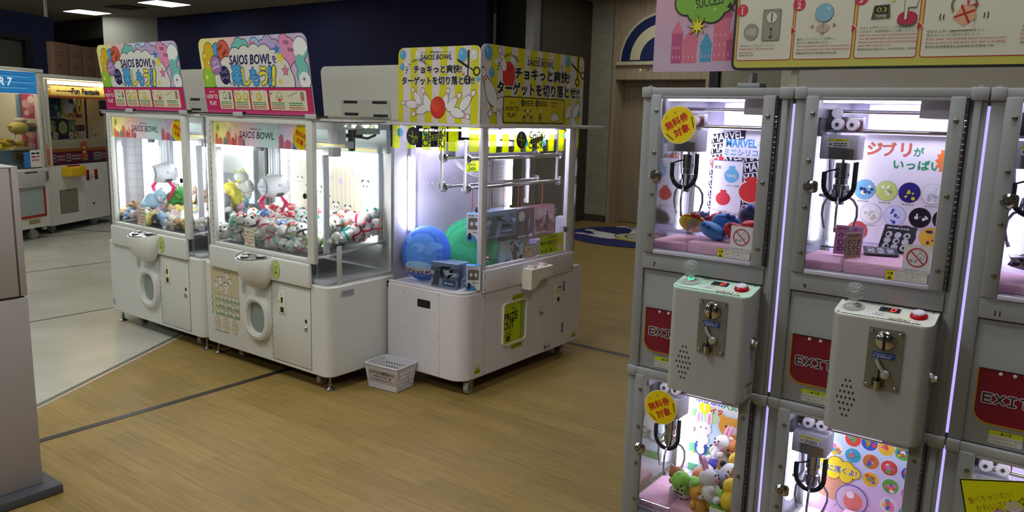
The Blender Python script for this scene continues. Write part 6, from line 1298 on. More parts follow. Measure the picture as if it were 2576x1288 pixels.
# little see-through wrapper bundles among the pandas
def crumple(name, label, c, r, col, col2, seed):
    o = MB(); q = random.Random(seed); bmesh.ops.create_icosphere(o.bm, subdivisions=2, radius=r); vs = list(o.bm.verts)
    for v in vs: v.co *= q.uniform(.72, 1.12); v.co.z *= .7
    o._fin([], list(o.bm.faces), mat(col, .3))
    for f in list(o.bm.faces):
        if q.random() < .35: f.material_index = o.mi(mat(col2, .3))
    ob = o.build(name, smooth=.2, loc=c); return tag(ob, label, 'wrapped toy')
for i, (x, y, z, cl) in enumerate(((.30, .10, .935, 0), (.45, .16, .965, 1), (.53, .30, 1.0, 0), (.36, .30, .985, 0), (.69, .10, .93, 1), (.73, .33, .99, 0), (.78, .12, .925, 0), (.62, .22, .97, 0))):
    crumple('wrapped_toy', ['small toy in crinkled red wrapper among the panda plush', 'small toy in crinkled blue wrapper among the panda plush'][cl], (-4.604+x, 2.863+y, z), .036, ['#C03448', '#4A78C0'][cl], ['#E0B8BC', '#C4D2E4'][cl], i)['group'] = ['red wrapped toys on the panda pile', 'blue wrapped toys on the panda pile'][cl]
# mixed plush of the left machine
def critter_proto(name, cb, c2, label, long=False):
    a, b = mat(cb, .95, bump=.25, bscale=400.0), mat(c2, .95); o = MB()
    o.sph(a, (0, 0, -.022), .036, (1, .9, 1.15), 14, 10); o.sph(a, (0, -.004, .030), .033, (1.08, 1, .95), 14, 10)
    for s_ in (-1, 1): o.sph(a, (s_*.034, -.012, -.008), .013, (1, 1, 1.6), 8, 6); o.sph(a, (s_*.020, -.024, -.056), .015, (1, 1.3, 1), 8, 6)
    ob = o.build(name); ch = []
    for s_ in (-1, 1):
        m = MB(); m.sph(b, (s_*(.014 if long else .024), .004, .066 if long else .056), .011, (.8, .6, 2.3 if long else 1.1), 8, 6); ch.append(m.build('ear', ob))
    m = MB(); m.sph(b, (0, -.030, .022), .014, (1.2, .7, .8), 10, 7)
    for s_ in (-1, 1): m.sph(K_, (s_*.012, -.0335, .036), .003, u=6, v=5)
    m.sph(K_, (0, -.040, .026), .003, u=6, v=5); ch.append(m.build('face', ob))
    KIDS[ob.name] = ch; ob['category'] = 'plush toy'; ob['label'] = label; return ob
specs = [('#DEDCD4', '#B8B4AC', 'white', 0), ('#E2E0DA', '#5A5650', 'black-eared white', 0), ('#D9CE62', '#E6E0A8', 'yellow', 0), ('#9A7A58', '#C4A888', 'brown', 0), ('#7A7C80', '#B4B6BA', 'grey', 1), ('#8FB4CC', '#D0DCE0', 'pale blue', 1), ('#D9A8B4', '#EAD0D4', 'pink', 1), ('#4A4238', '#8E8474', 'dark brown', 0), ('#CFCABC', '#E0B8C0', 'cream', 1)]
crs = [critter_proto('animal_plush', a, b, '%s animal plush %%s of the left party machine' % n, l) for a, b, n, l in specs]
P = pack(105, .09, 1.14, .035, .535, zf, [.041]*105, 9)
scatter(crs, P, 15, (-5.843, 2.863, 0), depthword(.035, .535), 'animal plush', .3, .9)
finish()
# taller heap at the back right of the left machine with big pieces
big = [('yellow plush with a pink sash leaning on the heap behind the right side glass', (1.02, .40, 1.02), '#D9CF50', '#E2C0B4'), ('white and yellow plush higher on the heap behind the right side glass', (1.09, .44, 1.10), '#DCD9D0', '#D8D060'), ('grey plush low on the heap behind the right side glass', (1.05, .30, .935), '#8A8A8E', '#5A5650'), ('green plush turtle-like cushion on the left machine heap', (.36, .36, .945), '#3E9A4A', '#8FC45A'), ('pale blue plush lying on the left machine heap', (.30, .22, .93), '#A8CAD8', '#E0E4E4'), ('cream plush with a flat head standing behind the claw of the left machine', (.28, .47, .97), '#D8D0A8', '#E0C8C0'), ('brown plush bear lying at the back right of the left machine heap', (.62, .42, .95), '#7A5A3A', '#B08A60')]
for i, (lab, p, a, b) in enumerate(big):
    ob = critter_proto('large_plush', a, b, lab); ob.location = (-5.843+p[0], 2.863+p[1], p[2]); ob.scale = (1.45,)*3; ob.rotation_euler = (.4, -.5+.35*i, -.4+.5*i)

# ---------------------------------------------------------------- prizes of the mini cabinets
def purse(label, c, rz, tilt, col, col2):
    o = thing('coin_purse', label, 'coin purse', c, (tilt, .25, rz), 'coin purses in cabinet 7'); a, b = mat(col, .55), mat(col2, .5); o.scale = (1.16,)*3
    m = MB(); m.sph(a, (0, 0, 0), .034, (1.15, .62, 1.0), 20, 14); m.sph(a, (0, 0, -.012), .030, (1.2, .6, .8), 16, 10); m.build('pouch', o)
    m = MB(); m.tube(GOLD if col2 == 'g' else b, [(.030*math.cos(q), 0, .012+.022*math.sin(q)) for q in [PI*k/14 for k in range(15)]], .0026, 7); m.build('clasp_frame', o)
    m = MB()
    for s_ in (-1, 1): m.sph(b, (s_*.007, 0, .040), .0075, u=12, v=8)
    m.build('clasp', o)
    m = MB(); m.tube(CHROME, [(.034+.003*math.sin(k*1.2), -.006, .01-.004*k) for k in range(9)], .0013, 5); m.build('ball_chain', o)
ox, oy, oz = -1.14, 2.2, .824
for i, (lab, x, y, z, rz, ti, a, b) in enumerate((('yellow and red coin purse nearest the chute', .115, .17, .455, .4, .9, '#D8B81E', '#B02A22'), ('blue coin purse lying in front with its clasp to the right', .205, .115, .445, -.3, 1.1, '#3E86C8', '#2A5FA8'), ('red coin purse behind the yellow one', .165, .29, .452, .2, .9, '#C42834', '#A81E2A'), ('large blue coin purse in the middle of the pile', .21, .21, .462, .5, 1.0, '#3A7CC4', '#2A4E98'), ('dark navy coin purse leaning at the back', .245, .33, .468, 0, .5, '#1C2448', '#3A50A0'), ('long red coin purse at the right of the pile', .31, .20, .452, .1, 1.2, '#CC2E30', '#B02226'), ('crimson coin purse behind the age sticker', .285, .11, .448, -.2, 1.0, '#B8202E', '#A01C28'), ('red coin purse at the far right rear', .35, .31, .455, .5, .9, '#D03A3A', '#B82A2A'), ('slate blue coin purse at the left rear', .075, .30, .45, .8, 1.0, '#34456A', '#5A74A0'))): purse(lab, (ox+x, oy+y, oz+z), rz, ti, a, b)
for i, (x, y, z, rx, rz, w_, h_, lab) in enumerate(((.125, .20, .405, -.15, .1, .075, .085, 'pink card pack with round badges standing in the middle of cabinet 9'), (.165, .095, .415, -.05, 1.0, .055, .07, 'brown card pack seen edge-on in front of the pink one'), (.235, .26, .418, -.5, -.2, .09, .085, 'dark badge pack leaning behind the age sticker'), (.06, .33, .404, -1.45, .2, .085, .07, 'flat dark badge pack lying at the left rear'), (.22, .19, .418, -1.4, .3, .09, .07, 'flat pack lying under the leaning dark one'))):
    o = thing('badge_pack', lab+' ' if False else lab, 'card pack', (ox+.458+x, oy+y, oz+z+.001), (rx, 0, rz)); cs = (['#D9A0C0', '#8E4A9A'], ['#A88C6A', '#5A4A3A'], ['#17161E', '#C4C4CC'], ['#3A3848', '#A8A4B0'], ['#2A2832', '#9A96A4'])[i]
    m = MB(); m.box(mat(cs[0], .45), -w_/2, w_/2, -.002, .002, 0, h_, .0006, 1); A = Art(); q = random.Random(i)
    for a in range(3):
        for b in range(3): A.circ(mat(cs[1], .45), -w_*.28+a*w_*.28, h_*.2+b*h_*.22, w_*.11, 1, n=14); A.circ(mat('#D8CCD8' if (a+b) % 2 else cs[0], .45), -w_*.28+a*w_*.28+q.uniform(-.003, .003), h_*.2+b*h_*.22, w_*.05, 2, n=10)
    A.greek(mat(cs[1], .4), -w_*.4, h_*.86, w_*.7, h_*.05, 1, i); m.art(A, (0, -.002, 0), (1, 0, 0), (0, 0, 1), (0, -1, 0)); m.build('card', o)
def squishy_proto(name, cb, c2, kind, label):
    a, b = mat(cb, .6), mat(c2, .6); o = MB()
    if kind == 'fish': o.sph(a, (0, 0, 0), .030, (1.35, .9, .85), 18, 12); o.rings(a, [[V((.034+.0, s_*.004, z)) for s_, z in ((-1, -.006), (1, -.006), (1, .006), (-1, .006))], [V((.055, s_*.003, z)) for s_, z in ((-1, -.018), (1, -.018), (1, .018), (-1, .018))]])
    else:
        o.sph(a, (0, .0, -.018), .025, (1, .9, 1.1), 16, 10); o.sph(a, (0, -.002, .020), .026, (1.1, 1, .95), 16, 12)
        for s_ in (-1, 1): o.sph(a, (s_*.022, -.012, -.012), .0095, (1, 1, 1.3), 8, 6); o.sph(a, (s_*.014, -.018, -.040), .011, u=8, v=6)
    ob = o.build(name); ch = []
    if kind != 'fish':
        for s_ in (-1, 1):
            m = MB(); e = {'long': (.010, 0, .055, .008, (.9, .6, 2.6)), 'round': (.021, 0, .041, .0095, (1, .6, 1)), 'none': (.02, .004, .036, .006, (1, 1, 1))}[kind]; m.sph(b, (s_*e[0], e[1], e[2]), e[3], e[4], 10, 8); ch.append(m.build('ear', ob))
    m = MB(); yy = -.0275 if kind != 'fish' else -.026
    m.sph(b, (0, yy+.004, .013), .010, (1.25, .7, .8), 10, 7)
    for s_ in (-1, 1): m.sph(K_, (s_*.0105, yy, .024 if kind != 'fish' else .01), .0028, u=6, v=5)
    m.sph(K_, (0, yy-.004, .016), .0028, u=6, v=5); ch.append(m.build('face', ob))
    KIDS[ob.name] = ch; ob['category'] = 'squishy toy'; ob['label'] = label; return ob
ss = [squishy_proto('animal_squishy', a, b, k_, '%s squishy animal %%s of the cabinet below number 7' % n) for a, b, k_, n in (('#E4E2E0', '#1C1C22', 'round', 'white and black'), ('#C8763A', '#E8DCD0', 'round', 'orange'), ('#E0C020', '#A8702A', 'long', 'yellow'), ('#7FBFDC', '#D8E6EC', 'fish', 'sky blue'), ('#8ED050', '#C8E89C', 'none', 'lime green'), ('#2E2E90', '#E4E2EC', 'none', 'indigo'), ('#E2E0DE', '#E09AB4', 'long', 'white long-eared'), ('#8A96AC', '#C8CEDA', 'fish', 'grey-blue'), ('#DDA040', '#E8E2D8', 'round', 'golden'))]
zl = lambda a, b: .414
P = pack(40, .155, .43, .06, .415, zl, [.0345]*40, 4, 220)
scatter(ss, P, 8, (-1.14, 2.2, -.052), lambda p: 'at the front' if p[1] < .17 else ('in the middle' if p[1] < .29 else 'at the back'), 'squishy animals', .55, 1.18)
finish()
for i, (lab, x, y, z, rz) in enumerate((('white puppy squishy with black ears tipping over the chute edge', .155, .12, .452, .6), ('brown hamster squishy standing behind the puppy at the chute edge', .125, .17, .455, -.3))):
    ob = squishy_proto('animal_squishy', ['#E6E4E2', '#B06A34'][i], ['#1C1C22', '#E0D4C8'][i], 'round', lab); ob.location = (-1.14+x, 2.2+y, -.052+z+.002); ob.rotation_euler = (.9 if i == 0 else .3, 0, rz)
for i, (x, y, z, a, b, n) in enumerate(((.185, .14, .455, '#D86A9A', '#E8D8DC', 'pink'), (.25, .10, .452, '#5AB8D0', '#E0E8E8', 'turquoise'), (.11, .17, .447, '#C8A07A', '#E6DCD2', 'tan'), (.33, .15, .455, '#C8C4CC', '#E090A0', 'silver'), (.30, .25, .458, '#E0C050', '#E8E0C8', 'yellow'), (.06, .12, .445, '#D8B0C4', '#E8E0E4', 'pale pink'), (.22, .24, .46, '#B05A8A', '#E4D0D8', 'magenta'))):
    crumple('wrapped_ball', '%s ball in shiny clear wrapper in the cabinet below number 9' % n, (-1.14+.458+x, 2.2+y, -.052+z), .036, a, b, 40+i)
for i, (x, y, z, a, b, n) in enumerate(((.10, .13, .452, '#3A3444', '#C8BCC4', 'dark'), (.16, .16, .50, '#7A3A44', '#D8D0C8', 'striped maroon'), (.135, .2, .47, '#2C2A38', '#D0C4B0', 'black'), (.19, .12, .45, '#C0A888', '#E0DCD4', 'beige'), (.21, .2, .52, '#8A7468', '#E4E0DC', 'tan'), (.25, .15, .455, '#4A4450', '#B8B0B8', 'slate'))):
    crumple('bagged_keychain', '%s figure keychain in a clear bag in cabinet 11' % n, (-1.14+.916+x, 2.2+y, .824+z), .034, a, b, 60+i)
# ---------------------------------------------------------------- far machines against the blue partition
CANG = (0, 0, PI/2+TH); CO = V((-10.325, 4.384, 0))
WARM = mat('#FFE6BC', .5, 0, 26.0); MW = mat('#D2CFC2', .45)
# right of the two: capsule-like prize machine, 1.5 wide
W, D = 1.5, .85
t = thing('prize_machine', 'far white prize machine with warm lit window and yellow console beside the left party machine', 'prize machine', CO, CANG)
m = MB(); slab(m, MW, plan(0, W, 0, D, .07), .10, .84, .008); m.box(DGREY, .05, W-.05, .05, D-.05, .09, .102)
m.box(mat('#8A887C', .5), 1.0, 1.09, -.0008, .001, .13, .133); m.box(mat('#B0AEA2', .5), .72, .724, -.0008, .001, .12, .5); m.box(mat('#B0AEA2', .5), .72, 1.2, -.0008, .001, .497, .5); m.build('cabinet_body', t)
m = MB(); m.box(mat('#6E6C5E', .5), .205, .54, -.006, .002, .234, .534, .004); m.box(mat('#7E7C6C', .4), .217, .528, -.008, .0, .246, .522); m.art(Art().text(mat('#9A6A50', .5), '景品', .16, .13, .07, 0, .01), (.21, -.008, .24), (1, 0, 0), (0, 0, 1), (0, -1, 0)); m.build('prize_flap', t)
m = MB(); m.rings(mat('#D8B21C', .4), [[V((x, y, z)) for x, y, z in ((.265, 0, .69+d1_), (.58, 0, .69+d1_*.6), (.58, -dy, .72), (.265, -dy, .70))] for dy, d1_ in ((.12, 0), (.13, .11))]) if False else m.box(mat('#D8B21C', .4), .265, .575, -.13, .001, .70, .825, .018, 3); cn = m.build('control_console', t)
for x in (.34, .41, .49): m = MB(); m.lathe(mat('#8E1A1A', .3), [(.028, 0), (.028, .012), (.02, .018), (0, .019)], (x, -.065, .825)); m.build('push_button', cn)
for x in (.733, .905):
    m = MB(); m.box(mat('#A8261E', .4), x, x+.065, -.006, .001, .62, .755, .003); m.box(K_, x+.01, x+.055, -.012, -.006, .625, .66, .002); m.box(mat('#7A1A14', .4), x+.015, x+.05, -.008, -.005, .67, .745); m.build('coin_slot_plate', t)
m = MB(); m.box(LGREY, .83, .87, -.004, .001, .645, .69); m.box(K_, .835, .85, -.005, -.003, .65, .665); m.build('ticket_slot', t)
m = MB(); m.box(K_, .84, .875, -.006, .001, .29, .315, .004); m.build('lock', t)
for x0_ in (0.02, W-.05):
    m = MB(); m.box(MW, x0_, x0_+.05, .0, .05, .84, 1.92, .004); m.build('corner_post', t)
m = MB(); m.box(MW, .085, .128, -.004, .03, .84, 1.90, .003); m.build('window_post', t)
m = MB(); m.box(MW, 0, W, -.01, D, 1.905, 1.955, .008); tp = m.build('top_frame', t)
m = MB(); m.box(GLASS, .128, W-.05, .004, .008, .84, 1.905); m.box(GLASS, .02, .024, .05, D-.05, .84, 1.905); g = m.build('window_glass', t)
m = MB(); m.box(mat('#E4DCC4', .5), .05, W-.05, D-.12, D-.10, .84, 1.9); m.box(mat('#E4DCC4', .5), W-.035, W-.02, .05, D-.1, .84, 1.9); m.box(mat('#D8CFAE', .5), .05, W-.05, .02, D-.1, .838, .85); m.build('rear_panel', t)
m = MB(); m.cyl(WARM, (.10, .10, 1.865), (W-.08, .10, 1.865), .022, n=12); m.build('lamp_tube', t)
m = MB(); m.cyl(WARM, (.10, .16, 1.06), (W-.08, .16, 1.06), .012, n=10); m.build('lamp_tube', t)
m = MB(); m.box(mat('#D8C070', .4), .06, W-.06, .05, .35, 1.70, 1.78, .01); m.box(mat('#C8702A', .4), .06, W-.06, .045, .05, 1.675, 1.705); m.box(STEEL, .13, .8, .12, .16, 1.73, 1.76)
A = Art(); A.rect(film('#E0D890', .75), 0, 0, 1.1, .12, 0); BL = mat('#2A48A0', .45); A.text(BL, 'Fun Fantasia', .66, .03, .07, 2, .02, wd=.55, halo=mat('#D8D0A0', .5)); A.greek(GTXT, .1, .05, .3, .02, 1, 3)
m.art(A, (.20, .012, 1.70), (1, 0, 0), (0, 0, 1), (0, -1, 0)); m.build('header_light_box', t)
m = MB(); m.box(mat('#E6D8B8', .5), .06, W-.06, .03, .30, 1.02, 1.15, .006); m.box(mat('#D88A1C', .4), .06, W-.06, .025, .03, 1.005, 1.045); m.box(mat('#A0261C', .4), .06, W-.06, .024, .03, .985, 1.006)
A = Art(); q = random.Random(5)
for i in range(46): A.circ(mat(['#C83A3A', '#3A6AC0', '#D8B020', '#4A9A4A'][i % 4], .5), q.uniform(.05, 1.3), .035+abs(((i*13) % 40)/40-.5)*.12, .006, 1, n=8)
m.art(A, (.06, .0298, 1.045), (1, 0, 0), (0, 0, 1), (0, -1, 0)); m.build('prize_shelf', t)
m = MB(); A = Art()
for i, (x, w_, c) in enumerate(((.02, .05, '#C4B8A4'), (.08, .16, '#B03038'), (.26, .09, '#C8C4B4'), (.36, .20, '#A83040'), (.58, .10, '#B8BCC0'), (.80, .16, '#CCC8B8'), (.97, .12, '#A83040'))):
    A.rect(mat(c, .5), x, .02, x+w_, .12, 0); A.greek(PRINTW if c in ('#B03038', '#A83040') else REDT, x+.01, .08, w_-.02, .02, 1, i); A.greek(PRINTW if c in ('#B03038', '#A83040') else K_, x+.01, .04, w_-.02, .02, 1, i+9)
m.box(mat('#6A3034', .5), .128, W-.06, .014, .022, .845, .99); m.art(A, (.14, .014, .86), (1, 0, 0), (0, 0, 1), (0, -1, 0)); m.build('price_strip', t)
m = MB(); m.box(mat('#E07018', .4), .70, .80, .008, .012, .90, 1.12); m.art(Art().greek(PRINTW, .02, .14, .06, .02, 0, 1).greek(PRINTW, .02, .08, .06, .02, 0, 2), (.70, .008, .90), (1, 0, 0), (0, 0, 1), (0, -1, 0)); m.build('orange_tag', t)
m = MB(); m.box(mat('#D0A070', .4), .03, .11, -.002, .002, .85, 1.12); m.art(Art().rect(mat('#B8402A', .5), 0, 0, .08, .18, 0), (.03, -.002, .86), (1, 0, 0), (0, 0, 1), (0, -1, 0))
for k in range(6): m.art(Art().rect(mat('#D8C49A', .5), .008, .012+k*.028, .072, .022+k*.028, 1), (.03, -.002, .86), (1, 0, 0), (0, 0, 1), (0, -1, 0))
m.build('step_sticker', t)
m = MB(); m.cyl(K_, (1.10, .20, 1.15), (1.10, .20, 1.7), .012, n=10); m.cyl(STEEL, (.30, .20, 1.15), (.30, .20, 1.7), .012, n=10); m.build('support_rod', t)
m = MB(); m.box(mat('#2E2A26', .5), 1.30, 1.42, .10, .14, 1.45, 1.66); m.build('dark_panel', t)
caster(t, .2, .14, .4, .05, .11); caster(t, 1.0, .12, .4, .05, .11); foot(t, .10, .05, .11); foot(t, 1.35, .05, .11)
MC = MX.Translation(CO) @ MX.Rotation(PI/2+TH, 4, 'Z')
def cw(x, y, z): return MC @ V((x, y, z))
def cthing(n, lab, cat, x, y, z, grp=None, rot=(0, 0, 0)):
    return thing(n, lab, cat, cw(x, y, z), (rot[0], rot[1], PI/2+TH+rot[2]), grp)
# its prizes
def flat_prize(n, lab, cat, x, y, z, w_, h_, cols, seed, d=.03, shape=None):
    o = cthing(n, lab, cat, x, y, z); q = random.Random(seed); m = MB(); m.box(mat(cols[0], .5), -w_/2, w_/2, 0, d, 0, h_, min(d*.4, .03), 3); A = Art()
    for k in range(9): A.circ(mat(cols[1+k % (len(cols)-1)], .5), q.uniform(-.3, .3)*w_, h_*q.uniform(.15, .85), q.uniform(.1, .2)*w_, k % 4, ry=q.uniform(.08, .16)*h_)
    m.art(A, (0, 0, 0), (1, 0, 0), (0, 0, 1), (0, -1, 0)); m.build('body', o); return o
m = MB(); m.box(GLASS, .12, 1.14, .10, .40, 1.42, 1.43); o = m.build('display_shelf', t)
flat_prize('picture_box', 'dark green picture box on the upper shelf of the far prize machine', 'boxed prize', .53, .20, 1.431, .22, .26, ['#1E4A38', '#0E2A22', '#4A7A62', '#2A2A22', '#8AA89A'], 1, .08)
o = cthing('dog_cushion', 'dark-spotted white and yellow cushion on the upper shelf of the far machine', 'cushion', .76, .24, 1.431, None, (0, .15, 0)); m = MB(); m.sph(mat('#D2CC30', .9), (0, 0, .15), .15, (.9, .5, 1.0), 20, 14); m.sph(mat('#D4D2C8', .9), (-.01, -.03, .155), .135, (.8, .45, .95), 20, 14); m.sph(DGREY, (-.03, -.075, .20), .045, (1, .5, .8)); m.sph(DGREY, (.04, -.08, .10), .03, (1, .5, 1)); m.sph(mat('#C08A4A', .8), (.03, -.06, .05), .06, (1.2, .5, .6)); m.build('body', o)
o = cthing('ring_cushion', 'black and green cushion with a ring motif in the far prize machine', 'cushion', .63, .20, 1.151); m = MB(); m.box(mat('#2A2620', .8), -.13, .13, 0, .12, 0, .265, .04, 3); A = Art().circ(mat('#9AA83A', .8), 0, .15, .085, 0).circ(mat('#D0D0B8', .8), 0, .15, .06, 1).circ(mat('#7A8A3A', .8), 0, .15, .042, 2).circ(mat('#C4C4A0', .8), 0, .15, .022, 3); m.art(A, (0, 0, 0), (1, 0, 0), (0, 0, 1), (0, -1, 0)); m.build('body', o)
flat_prize('snack_bag', 'green and white bag to the right of the ring cushion in the far prize machine', 'snack bag', .83, .20, 1.151, .14, .25, ['#6A8A3A', '#D4D2C4', '#3A4A2A', '#A8B878'], 4, .06)
flat_prize('snack_bag', 'lime bag to the left of the ring cushion in the far prize machine', 'snack bag', .44, .20, 1.151, .12, .24, ['#A8AE3A', '#D0CE80', '#4A5A2A', '#8A9A3A'], 5, .06)
flat_prize('red_pouch', 'small red pouch by the rod on the upper shelf of the far prize machine', 'pouch', 1.01, .22, 1.431, .10, .15, ['#A8281E', '#C84A3A', '#8A1E18'], 6, .04)
flat_prize('photo_card', 'brown picture card on the rear panel of the far prize machine', 'card', 1.22, .46, 1.52, .17, .08, ['#5A4238', '#8A6A5A', '#A08070'], 7, .01)
flat_prize('photo_card', 'brown picture strip low on the rear panel of the far prize machine', 'card', 1.28, .46, 1.24, .30, .08, ['#4A3C34', '#8A7060', '#7A5A4A'], 8, .01)
o = cthing('yellow_handle', 'yellow loop hanging at the top of the far prize machine window', 'handle', .86, .12, 1.58); m = MB(); m.tube(mat('#D8C41C', .5), [(-.04, 0, .10), (-.04, 0, -.05), (-.028, 0, -.085), (0, 0, -.10), (.028, 0, -.085), (.04, 0, -.05), (.04, 0, .10)], .014, 8); m.build('loop', o)
for i, x in enumerate((.05, .29, .58, .81, 1.06)):
    o = cthing('heart_marker', ['white heart-shaped prize marker first from the left window post', 'white heart-shaped prize marker second from the left window post', 'white heart-shaped prize marker under the ring cushion, third in the row', 'white heart-shaped prize marker above the orange tag', 'white heart-shaped prize marker at the right end of the row'][i], 'marker', x, .06, 1.1505, 'heart markers on the shelf edge'); m = MB()
    pts = [(.036*math.sin(q)**3*1.1, .052+.0032*(13*math.cos(q)-5*math.cos(2*q)-2*math.cos(3*q)-math.cos(4*q))*1.15) for q in [2*PI*k/30 for k in range(30)]]
    m.prism(mat('#D8CFC0', .5), pts, (0, 0, .0), (1, 0, 0), (0, 0, 1), (0, -1, 0), 0, .01); m.art(Art().circ(mat(['#B8843A', '#C83A3A', '#C83A3A', '#7A4A9A', '#8A6A4A'][i], .5), 0, .055, .016, 0), (0, -.01, 0), (1, 0, 0), (0, 0, 1), (0, -1, 0)); m.box(mat('#D8CFC0', .5), -.015, .015, -.012, .004, 0.0, .012); m.build('plate', o)
# cardboard boxes on top
for i, (x0_, x1_) in enumerate(((.36, .61), (.65, .87), (.91, 1.12), (1.15, 1.36), (1.39, 1.6))):
    o = cthing('cardboard_box', ['tall brown cardboard box at the left end of the row on the far machine', 'tall brown cardboard box second from the left on the far machine', 'tall brown cardboard box in the middle of the row on the far machine', 'tall brown cardboard box fourth from the left on the far machine', 'tall brown cardboard box at the right end, mostly behind the party sign'][i], 'box', x0_, .05, 1.956, 'cardboard boxes on the far machine'); m = MB(); h_ = .40-.004*(i % 3)
    m.box(mat('#6E5340', .8), 0, x1_-x0_, 0, .10, 0, h_, .004); m.box(mat('#6A5240', .7), (x1_-x0_)/2-.02, (x1_-x0_)/2+.02, -.0006, .10, h_-.06, h_+.0006)
    A = Art().greek(mat('#3A2A1E', .8), .05, .27, .12, .012, 0, i).greek(mat('#3A2A1E', .8), .04, .24, .13, .01, 0, i+4).greek(mat('#3A2A1E', .8), .05, .12, .1, .014, 0, i+8).greek(mat('#3A2A1E', .8), .04, .09, .12, .01, 0, i+2); m.art(A, (0, 0, 0), (1, 0, 0), (0, 0, 1), (0, -1, 0)); m.build('carton', o)
# left of the two: crane machine cut by the picture edge
t = cthing('prize_machine', 'far crane machine with a blue header cut by the left edge of the photo', 'prize machine', -1.45, -.12, 0); W, D = 1.33, .85
m = MB(); slab(m, MW, plan(0, W, 0, D, .03), .145, .84, .006); m.box(mat('#C0BDB2', .5), 0, 1.24, -.03, .002, .63, .83, .01); m.box(K_, .9, 1.1, -.034, -.029, .80, .812); m.build('cabinet_body', t)
m = MB(); m.box(GREY, 1.27, 1.325, -.006, .001, .70, .80, .003); m.box(DGREY, 1.277, 1.318, -.008, -.005, .705, .795)
for k in range(6): m.box(GREY, 1.277, 1.318, -.009, -.0075, .712+k*.014, .718+k*.014)
m.box(K_, 1.27, 1.325, -.004, .001, .685, .69); m.build('vent_grille', t)
m = MB(); RR = mat('#A3201C', .4); m.box(RR, .76, 1.24, -.012, .002, .272, .30, .004); m.box(RR, 1.212, 1.24, -.012, .002, .272, .622, .004); m.box(RR, .76, .79, -.012, .002, .272, .622, .004); f_ = m.build('prize_door_frame', t); m = MB(); m.box(mat('#9CA8A0', .35), .79, 1.212, -.004, .001, .30, .625); m.build('flap', f_)
MB().art(Art().rect(mat('#C4B878', .5), 0, 0, .2, .065, 0).greek(K_, .01, .035, .17, .012, 1, 1).greek(K_, .01, .012, .17, .012, 1, 2), (.94, 0, .19), (1, 0, 0), (0, 0, 1), (0, -1, 0)).build('caution_sticker', t)
m = MB(); m.box(MW, 1.24, 1.285, 0, .05, .84, 1.98, .004); m.build('corner_post', t); m = MB(); m.box(MW, 1.31, W, D-.05, D, .84, 1.98, .004); m.build('corner_post', t)
m = MB(); m.box(MW, 0, W+.02, -.015, D, 1.955, 1.995, .006); m.build('top_frame', t)
m = MB(); m.box(GLASS, 0, 1.24, .006, .010, .84, 1.70); m.box(GLASS, 1.325, 1.329, .03, D-.05, .84, 1.955); m.build('window_glass', t)
m = MB(); m.box(mat('#2E7CB4', .4, 0, .45), 0, 1.24, .002, .02, 1.705, 1.952); A = Art(); q = random.Random(2)
for k in range(11): A.rect(mat(['#1E5A98', '#2A70B0', '#7AC4E8'][k % 3], .4, 0, .35), .0+q.uniform(0, .5), .015+k*.021, 1.24-q.uniform(0, .2), .02+k*.021, 1)
A.text(mat('#DCE6EE', .4, 0, .5), 'CATCHER 7', .48, .085, .085, 3, .03, wd=.75, shear=.15); m.art(A, (0, .002, 1.705), (1, 0, 0), (0, 0, 1), (0, -1, 0)); m.build('header_light_box', t)
m = MB(); m.box(mat('#E0DCCB', .5), 0, W-.02, D-.12, D-.10, .84, 1.95); A = Art()
m.box(mat('#E0DCCB', .5), 1.295, 1.309, .06, D-.1, .84, 1.95); A = Art()
for (a, b, c, d_) in ((.03, .24, .44, .78), (.02, .23, .02, .34)):
    A.rect(mat('#C24A6A', .5), a, c, b, d_, 0)
    for k in range(8): A.circ(mat(['#E0B0BC', '#D88AA0', '#E8D0D4'][k % 3], .5), q.uniform(a+.05, b-.05), q.uniform(c+.06, d_-.06), q.uniform(.025, .045), 1+k % 3)
m.art(A, (1.294, .30, .98), (0, -1, 0), (0, 0, 1), (-1, 0, 0)); m.build('rear_panel', t)
m = MB(); m.cyl(WARM, (.1, .16, 1.86), (1.2, .16, 1.86), .02, n=10); m.build('lamp_tube', t)
m = MB(); m.box(mat('#7A98A8', .5), 0, 1.22, .12, .60, .84, 1.06); m.box(mat('#D4C8B0', .5), .9, 1.25, .08, .5, 1.06, 1.085); m.build('prize_bed', t)
A = Art().rect(mat('#3A7AC0', .5), 0, 0, .12, .18, 0).rect(PRINTW, .1, 0, .28, .2, 1).greek(K_, .12, .15, .14, .02, 2, 1).greek(REDT, .12, .11, .14, .02, 2, 2).greek(REDT, .12, .07, .12, .02, 2, 3)
m = MB(); m.art(A, (.95, .004, .86), (1, 0, 0), (0, 0, 1), (0, -1, 0)); m.build('price_sticker', t)
A = Art().rect(mat('#B8902A', .5), 0, 0, .24, .13, 0).rect(mat('#3A3020', .5), .13, .02, .2, .1, 1); m = MB(); m.art(A, (1.0, .115, .93), (1, 0, 0), (0, 0, 1), (0, -1, 0)); m.build('bed_poster', t)
m = MB(); m.cyl(mat('#7E98A6', .5), (1.12, .15, 1.42), (1.12, .15, 1.70), .03, n=12); m.sph(mat('#C8C4B0', .4), (1.13, .15, 1.40), .06, (1.3, 1, .6)); ca = m.build('crane_carriage', t)
m = MB(); m.sph(mat('#C6BA62', .35), (1.08, .14, 1.31), .10, (1.5, .8, .75), 20, 14); m.cyl(mat('#5E5A50', .4), (1.16, .11, 1.32), (1.25, .08, 1.32), .05, n=16); m.rings(mat('#C6BA62', .35), [[V((.94, .14+a, 1.33+b)) for a, b in ((-.03, -.01), (.03, -.01), (.03, .01), (-.03, .01))], [V((.89, .14, 1.335))]*4]); hd = m.build('claw_head', ca)
